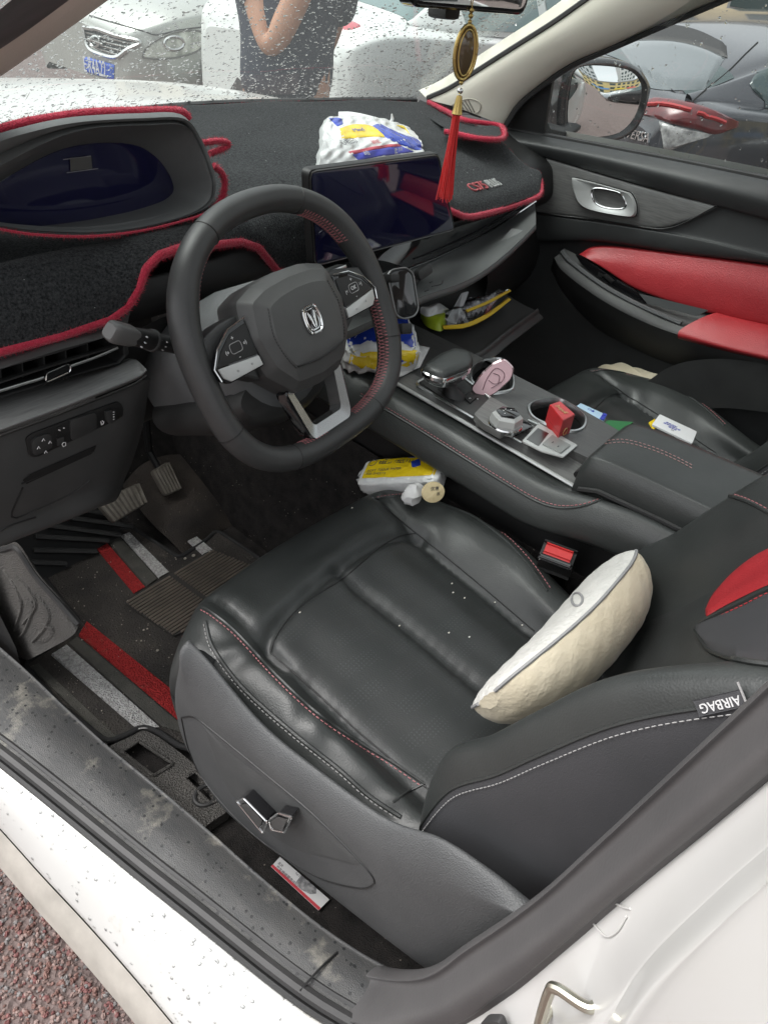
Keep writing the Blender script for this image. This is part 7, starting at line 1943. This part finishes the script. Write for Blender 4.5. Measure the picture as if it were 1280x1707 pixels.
rt.line(bv, [(238, 96), (248, 76), (285, 56), (325, 51), (347, 61), (332, 83), (300, 95), (268, 98), (238, 96)], 'lamp_rim', M('lamp_rim_grey', (.16, .16, .15), .4), hl, .007, 60, .006)
rt.line(bv, [(290 + 16 * math.cos(t), 72 + 11 * math.sin(t)) for t in np.linspace(0, 2 * PI, 12)], 'lamp_bowl', chromeg, hl, .010, 30, .01)
rt.line(bv, [(150, 26), (190, 38), (240, 52), (262, 58), (300, 50), (348, 44)], 'bonnet_seam', M('panel_gap', (.05, .05, .05), .7), bd2, .005, 50, .002)
pl_ = rt.trace(bv, ([(141, 94), (165, 100), (192, 108)], [(143, 120), (166, 127), (191, 135)]), 'number_plate', M('plate_blue', (.02, .09, .50), .4), bd2, 12, .02)
a, b, c = hit(bv, 147, 121, .03), hit(bv, 190, 133, .03), hit(bv, 148, 98, .03)
if a and b and c:
    F_ = Fr(rt.I @ a, rt.I @ b - rt.I @ a, rt.I @ c - rt.I @ a); F_ = F_.off(0, .055, 0)
    mb = text('E·R4A22', F_, .15, None, align='LEFT', ext=.001, sx=(b - a).length / .60); rt.link(mb, 'plate_lettering', MT['white_print'], pl_, 0)
rt.trace(bv, ([(60, 118), (100, 124), (140, 134)], [(60, 140), (100, 146), (140, 150)]), 'lower_intake', MT['plastic_dk'], bd2)
# white hatchback behind the person
white = M('white_neighbour_paint', (.62, .64, .62), .3, coat=.5)
rt = Rot('white_car', 'white sedan parked ahead on the right with red tail light, behind the standing person', 'car', (5.08, 3.72, 0), -3)
wb2, lo, cb2 = car_body(rt, white, SED, SCAB, MT['teal_glass'])
bv = rt.bvh(lo)
rt.trace(bv, ([(560, 34), (575, 34), (590, 36), (601, 42)], [(560, 50), (572, 52), (585, 50), (600, 45)]), 'tail_light', M('tail_lamp_red', (.45, .04, .06), .2, coat=.8), wb2)
# dark hatchback beside the passenger window
dark = M('dark_grey_car_paint', (.055, .058, .066), .22, metal=.4, coat=.9)
rt = Rot('dark_hatchback', 'dark grey hatchback parked beside the passenger window with red and clear tail light', 'car', (4.63, .62, 0), -30)
LOWH = [(2.1, .6, .3, .62, .66), (2.0, .75, .24, .72, .78), (1.6, .88, .2, .84, .9), (.8, .92, .2, .95, .98), (-.5, .93, .2, 1.0, 1.02), (-1.4, .93, .2, 1.02, 1.05), (-1.9, .915, .22, 1.03, 1.06), (-2.08, .88, .26, 1.02, 1.055), (-2.17, .82, .3, .99, 1.02), (-2.20, .76, .36, .90, .92)]
CABH = [(1.2, .98, .76, 1.0, .72), (.8, 1.0, .80, 1.14, .68), (.3, 1.0, .84, 1.28, .62), (-.5, 1.02, .85, 1.33, .62), (-1.1, 1.03, .85, 1.30, .64), (-1.6, 1.04, .84, 1.22, .68), (-1.9, 1.04, .80, 1.12, .70), (-2.08, 1.04, .78, 1.06, .72)]
hb3, lo, cb3 = car_body(rt, dark, LOWH, CABH, MT['dark_glass'])
both = MB(); both._add(lo.v, lo.f); both._add(cb3.v, cb3.f); bv = rt.bvh(both)
tl = rt.trace(bv, ([(1066, 180), (1084, 164), (1110, 164), (1155, 172), (1197, 187), (1231, 203)], [(1070, 192), (1096, 199), (1125, 208), (1160, 216), (1192, 224), (1229, 212)]), 'tail_light', M('tail_lamp_lens', (.13, .010, .012), .2, coat=.4, var=(20, (.06, .008, .010), .2)), hb3, 40, .010)
rt.line(bv, [(1082, 176), (1110, 178), (1150, 188)], 'light_bar', M('light_bar_red', (.30, .022, .024), .3), tl, .008, 20, .014); rt.line(bv, [(1160, 190), (1190, 198), (1205, 204)], 'light_bar', M('light_bar_red2', (.30, .022, .024), .3), tl, .008, 20, .014)
rt.trace(bv, ([(1098, 202), (1125, 210), (1155, 217), (1187, 224)], [(1106, 250), (1118, 250), (1145, 240), (1182, 227)]), 'reversing_lens', M('clear_lamp_lens', (.36, .36, .355), .25, coat=.4, var=(40, (.14, .14, .14), .15)), tl, 24, .012)
rt.trace(bv, ([(1028, 74), (1060, 66), (1120, 66), (1170, 78), (1208, 97)], [(1082, 147), (1100, 150), (1130, 151), (1155, 151), (1174, 149)]), 'tailgate_glass', M('grey_tailgate_glass', (.085, .10, .105), .07, coat=.8), hb3, 30, .012)
sp3 = rt.trace(bv, ([(1050, 52), (1080, 46), (1110, 42), (1160, 52), (1210, 77)], [(1050, 66), (1080, 68), (1120, 72), (1160, 80), (1212, 97)]), 'roof_spoiler', MT['plastic_dk'], hb3, 30, .014)
rt.line(bv, [(1262, 71), (1240, 92), (1212, 120), (1180, 146), (1155, 168), (1130, 196), (1118, 222)], 'tailgate_gap', M('panel_gap_dark', (.008, .008, .008), .8), hb3, .0035, 60, .001)
rt.trace(bv, ([(1248, 140), (1262, 122), (1300, 112), (1340, 106)], [(1254, 150), (1275, 170), (1300, 180), (1340, 190)]), 'quarter_window', MT['dark_glass'], hb3, 20, .01)
a, b, c = hit(bv, 1046, 227, .01), hit(bv, 1090, 237, .01), hit(bv, 1048, 218, .01)
if a and b and c:
    F_ = Fr(rt.I @ a, rt.I @ b - rt.I @ a, rt.I @ c - rt.I @ a)
    rt.link(text('VERSA', F_.off(0, .01, 0), .05, None, align='LEFT', ext=.004, sx=(b - a).length / .165, shear=.2), 'tailgate_lettering', MT['chrome'], hb3, 0)

# row of parked cars and street behind, seen in the door mirror
cols_ = [('black_suv', 'black car parked first in the row seen in the door mirror', (.012, .012, .013)), ('parked_car', 'pale blue grey car second in the row seen in the door mirror', (.30, .33, .36)), ('parked_car', 'white car third in the row seen in the door mirror', (.6, .6, .6)), ('parked_car', 'dark grey car at the far end of the row seen in the door mirror', (.08, .085, .09))]
proto = None
for k, (nm, lb, cl_) in enumerate(cols_):
    pnt = M('parked_paint_%s' % 'abcd'[k], cl_, .25, coat=.7)
    loc = (5.4 + .1 * k, -8.5 - 2.7 * k, 0)
    if proto is None:
        rt = Rot(nm, lb, 'car', loc, 196, 'cars parked in a row behind'); car_body(rt, pnt, SED, SCAB, MT['dark_glass']); proto = rt.o
        for s_ in (-1, 1): rt.link(MB().ball((2.12, s_ * .62, .66), .12, 10, 8, sc=(.4, 1.2, .7)), 'headlight', M('parked_lens', (.6, .6, .58), .2, coat=.8))
    else:
        r0 = proto.copy(); COL.objects.link(r0); r0.location = loc; r0['label'] = lb; r0.name = nm
        for ch in list(proto.children):
            c = ch.copy(); COL.objects.link(c); c.parent = r0
            if c.name.startswith(('body', 'cabin')):
                c.data = c.data.copy(); c.data.materials[0] = pnt
            for g in list(ch.children):
                d = g.copy(); COL.objects.link(d); d.parent = c
def building(name, label, o, d, n, L, H, wallc, winc, fl, nw, signs=()):
    """street front: o corner, d along, n outward"""
    t = thing(name, label, 'building', o)
    o, d, n = Vector(o), Vector(d), Vector(n)
    f = Fr(o, d, (0, 0, 1)); wmat = M(name + '_wall', wallc, .8, var=(1.2, tuple(c * .85 for c in wallc), .2))
    w = MB().prism([o, o + d * L, o + d * L + Vector((0, 0, H)), o + Vector((0, 0, H))], n * -8).build('wall', wmat, t, smooth=0)
    fh = H / fl; fm_ = M(name + '_frame', (.2, .2, .2), .5); me = None
    for j in range(fl):
        for i in range(nw):
            cx = L * (i + .5) / nw; cz = fh * (j + .52); sx, sz = L / nw * .6, fh * (.55 if j else .7)
            p = o + d * cx + Vector((0, 0, cz)); fq = Fr(p, d, (0, 0, 1)); zz = n
            wn_ = MB().prism([p + d * a * sx / 2 + Vector((0, 0, b * sz / 2)) + n * .0 for a, b in ((-1, -1), (1, -1), (1, 1), (-1, 1))], n * .08).build('window', fm_, t, smooth=0)
            MB().prism([p + d * a * (sx / 2 - .08) + Vector((0, 0, b * (sz / 2 - .08))) + n * .082 for a, b in ((-1, -1), (1, -1), (1, 1), (-1, 1))], n * .02).build('pane', winc, wn_, smooth=0)
    for (a, b, z0, z1, c) in signs:
        MB().prism([o + d * a + Vector((0, 0, z0)) + n * .2, o + d * b + Vector((0, 0, z0)) + n * .2, o + d * b + Vector((0, 0, z1)) + n * .2, o + d * a + Vector((0, 0, z1)) + n * .2], n * .15).build('shop_sign', M(name + '_sign%d' % int(a), c, .5), t, smooth=0)
    MB().prism([o + Vector((0, 0, H)) + n * .3, o + d * L + Vector((0, 0, H)) + n * .3, o + d * L + Vector((0, 0, H + .5)) + n * .3, o + Vector((0, 0, H + .5)) + n * .3], n * -8.6).build('parapet', fm_, t, smooth=0)
building('street_building', 'tan building with wide windows across the car park, beyond the dark hatchback', (26, -20, 0), (0, 1, 0), (-1, 0, 0), 60, 9, (.52, .44, .30), MT['dark_glass'], 2, 12)
building('shop_building', 'yellow shop building with coloured signs behind the parked row, seen in the door mirror', (34, -58, 0), (-1, 0, 0), (0, 1, 0), 34, 9, (.50, .40, .18), MT['dark_glass'], 3, 10, [(2, 9, 3.1, 4.2, (.55, .12, .10)), (11, 18, 3.1, 4.2, (.6, .45, .05)), (20, 28, 3.1, 4.2, (.1, .25, .5))])
building('tower_block', 'grey tower block at the far end of the street behind', (14, -70, 0), (-1, 0, 0), (0, 1, 0), 14, 26, (.42, .44, .45), MT['dark_glass'], 8, 5)
building('far_tower_block', 'pale tower block left of the grey one, far behind', (40, -80, 0), (-1, 0, 0), (0, 1, 0), 14, 30, (.50, .51, .50), MT['dark_glass'], 9, 5)

# ================================================================== the person ahead
pr_ = thing('person', 'person in dark navy t-shirt standing ahead of the bonnet with one bare forearm raised', 'person', (1.28, 2.12, 0))
face = Vector((-.73, -.68, 0)); rgt = face.cross(Vector((0, 0, 1)))   # person's own right
rgt = -rgt if rgt.dot(Vector((-.64, .77, 0))) < 0 else rgt          # image left
PO = Vector((1.28, 2.12, 0))
def J(r, f, z): return PO + rgt * r + face * f + Vector((0, 0, z))
def skin(name, pts, edges, rad, mat, parent, sub=2):
    me = bpy.data.meshes.new(name); off = parent.location if parent.parent is None else parent.parent.location
    me.from_pydata([Vector(p) - off for p in pts], edges, []); o = bpy.data.objects.new(name, me); COL.objects.link(o); o.parent = parent
    me.materials.append(mat)
    m_ = o.modifiers.new('skin', 'SKIN'); m_.use_smooth_shade = True
    for i, sv in enumerate(me.skin_vertices[0].data):
        r = rad[i]; sv.radius = r if hasattr(r, '__len__') else (r, r); sv.use_root = (i == 0)
    s_ = o.modifiers.new('sub', 'SUBSURF'); s_.levels = sub; s_.render_levels = sub
    return o
skm = M('skin', (.42, .22, .14), .55, var=(30, (.46, .25, .165), .2))
skm.node_tree.nodes['Principled BSDF'].inputs['Subsurface Weight'].default_value = .1
elb = U(452, 88, o=(J(0, .16, 1)), n=tuple(face)); wri = U(508, -30, o=(J(0, .20, 1)), n=tuple(face)); wri2 = U(525, -75, o=(J(0, .20, 1)), n=tuple(face))
pts = [J(0, 0, .95), J(0, 0, 1.15), J(0, 0, 1.36), J(0, 0, 1.47), J(0, .02, 1.56), J(.17, 0, 1.38), elb, wri, wri2, J(-.17, 0, 1.38), J(-.16, -.13, 1.12), J(-.09, -.20, .94), J(-.05, -.20, .88),
       J(.09, 0, .88), J(.10, .02, .50), J(.10, 0, .09), J(.11, .14, .04), J(-.09, 0, .88), J(-.10, .02, .50), J(-.10, 0, .09), J(-.11, .14, .04)]
ed_ = [(0, 1), (1, 2), (2, 3), (3, 4), (2, 5), (5, 6), (6, 7), (7, 8), (2, 9), (9, 10), (10, 11), (11, 12), (0, 13), (13, 14), (14, 15), (15, 16), (0, 17), (17, 18), (18, 19), (19, 20)]
rd = [(.15, .11), (.14, .10), (.15, .10), .06, .055, .06, .052, .046, .035, .055, .045, .032, .03, .09, .065, .045, .035, .09, .065, .045, .035]
bod = skin('body', pts, ed_, rd, skm, pr_)
navy = M('navy_t_shirt', (.016, .020, .034), .85, var=(8, (.022, .027, .044), .2), grain=[('n', 60, .3, .006), ('n', 9, .3, .02)])
slv = pts[5].lerp(elb, .62)
skin('t_shirt', [J(0, 0, .84), J(0, 0, 1.0), J(0, 0, 1.15), J(0, 0, 1.36), J(0, 0, 1.46), J(.19, 0, 1.38), slv, J(-.19, 0, 1.38), J(-.17, -.11, 1.13)], [(0, 1), (1, 2), (2, 3), (3, 4), (3, 5), (5, 6), (3, 7), (7, 8)], [(.215, .16), (.21, .16), (.20, .15), (.20, .14), .075, .085, .078, .085, .075], navy, pr_)
skin('trousers', [J(0, 0, .93), J(.09, 0, .84), J(.10, .02, .5), J(.10, 0, .1), J(-.09, 0, .84), J(-.10, .02, .5), J(-.10, 0, .1)], [(0, 1), (1, 2), (2, 3), (0, 4), (4, 5), (5, 6)], [(.18, .13), .11, .085, .07, .11, .085, .07], M('black_trousers', (.014, .014, .016), .85), pr_)
for s_ in (1, -1): MB().ball(J(.11 * s_, .07, .045), 1, 12, 8, fr=Fr((0, 0, 0), rgt, face), sc=(.05, .14, .045)).build('shoe', MT['plastic_dk'], pr_)
hd = MB()
fh_ = Fr(J(0, .03, 1.66), rgt, (0, 0, 1))
prof = [(-.115, .035), (-.10, .055), (-.06, .068), (-.02, .073), (.03, .076), (.07, .070), (.10, .048), (.115, .01)]
hd.loft([[fh_(r * math.cos(a) * .96, z, (r * 1.12 + (.012 if math.sin(a) * -1 > .95 and -.04 < z < .01 else 0)) * math.sin(a)) for a in [2 * PI * k / 24 for k in range(24)]] for z, r in prof], True, True)
head = hd.build('head', skm, pr_, smooth=80)
zf = fh_.z if fh_.z.dot(face) > 0 else -fh_.z
MB().tube([fh_(0, .02, 0) + zf * .082, fh_(0, -.012, 0) + zf * .098, fh_(0, -.022, 0) + zf * .086], [.007, .012, .010], 8).build('nose', skm, head)
for s_ in (1, -1):
    MB().ball(fh_(.030 * s_, .018, 0) + zf * .074, .011, 10, 8).build('eye', M('eye_dark', (.03, .02, .02), .2) if 'eye_dark' not in bpy.data.materials else bpy.data.materials['eye_dark'], head)
    MB().ball(fh_(.073 * s_, .0, 0), 1, 10, 8, fr=Fr((0, 0, 0), rgt, (0, 0, 1)), sc=(.012, .030, .018)).build('ear', skm, head)
MB().tube([fh_(-.022, -.055, 0) + zf * .076, fh_(0, -.056, 0) + zf * .081, fh_(.022, -.055, 0) + zf * .076], [.003, .006, .003], 6).build('mouth', M('lips', (.30, .11, .09), .5), head)
hr = MB(); hr.loft([[fh_(r * 1.06 * math.cos(a), z + .006 - (.03 if (zf.dot(fh_.z) * math.sin(a)) < 0 else 0), r * 1.16 * math.sin(a)) for a in [2 * PI * k / 24 for k in range(24)]] for z, r in [(.03, .077), (.06, .078), (.09, .064), (.115, .035), (.122, .004)]], True, True)
hr.build('hair', M('black_hair', (.012, .011, .010), .6, grain=[('n', 200, .8, .004)]), head, smooth=80)
for wr_, hw, s_ in ((wri2, (wri2 - wri).normalized(), 1), (pts[12], (pts[12] - pts[11]).normalized(), -1)):
    side = hw.cross(face).normalized(); pal = wr_ + hw * .05
    hP = [wr_ - hw * .02, pal]; hE = [(0, 1)]; hR = [.030, (.042, .020)]
    for k, (o_, l_) in enumerate(((-.030, .066), (-.010, .078), (.010, .074), (.029, .058))):
        b0 = pal + hw * .035 + side * o_; i0 = len(hP)
        hP += [b0, b0 + hw * l_ * .55 + face * .006, b0 + hw * l_ * .85 + face * .03]; hE += [(1, i0), (i0, i0 + 1), (i0 + 1, i0 + 2)]; hR += [.010, .009, .008]
    i0 = len(hP); hP += [pal - side * .045 * s_ - hw * .01, pal - side * .062 * s_ + hw * .03]; hE += [(1, i0), (i0, i0 + 1)]; hR += [.012, .010]
    skin('hand', hP, hE, hR, skm, pr_)
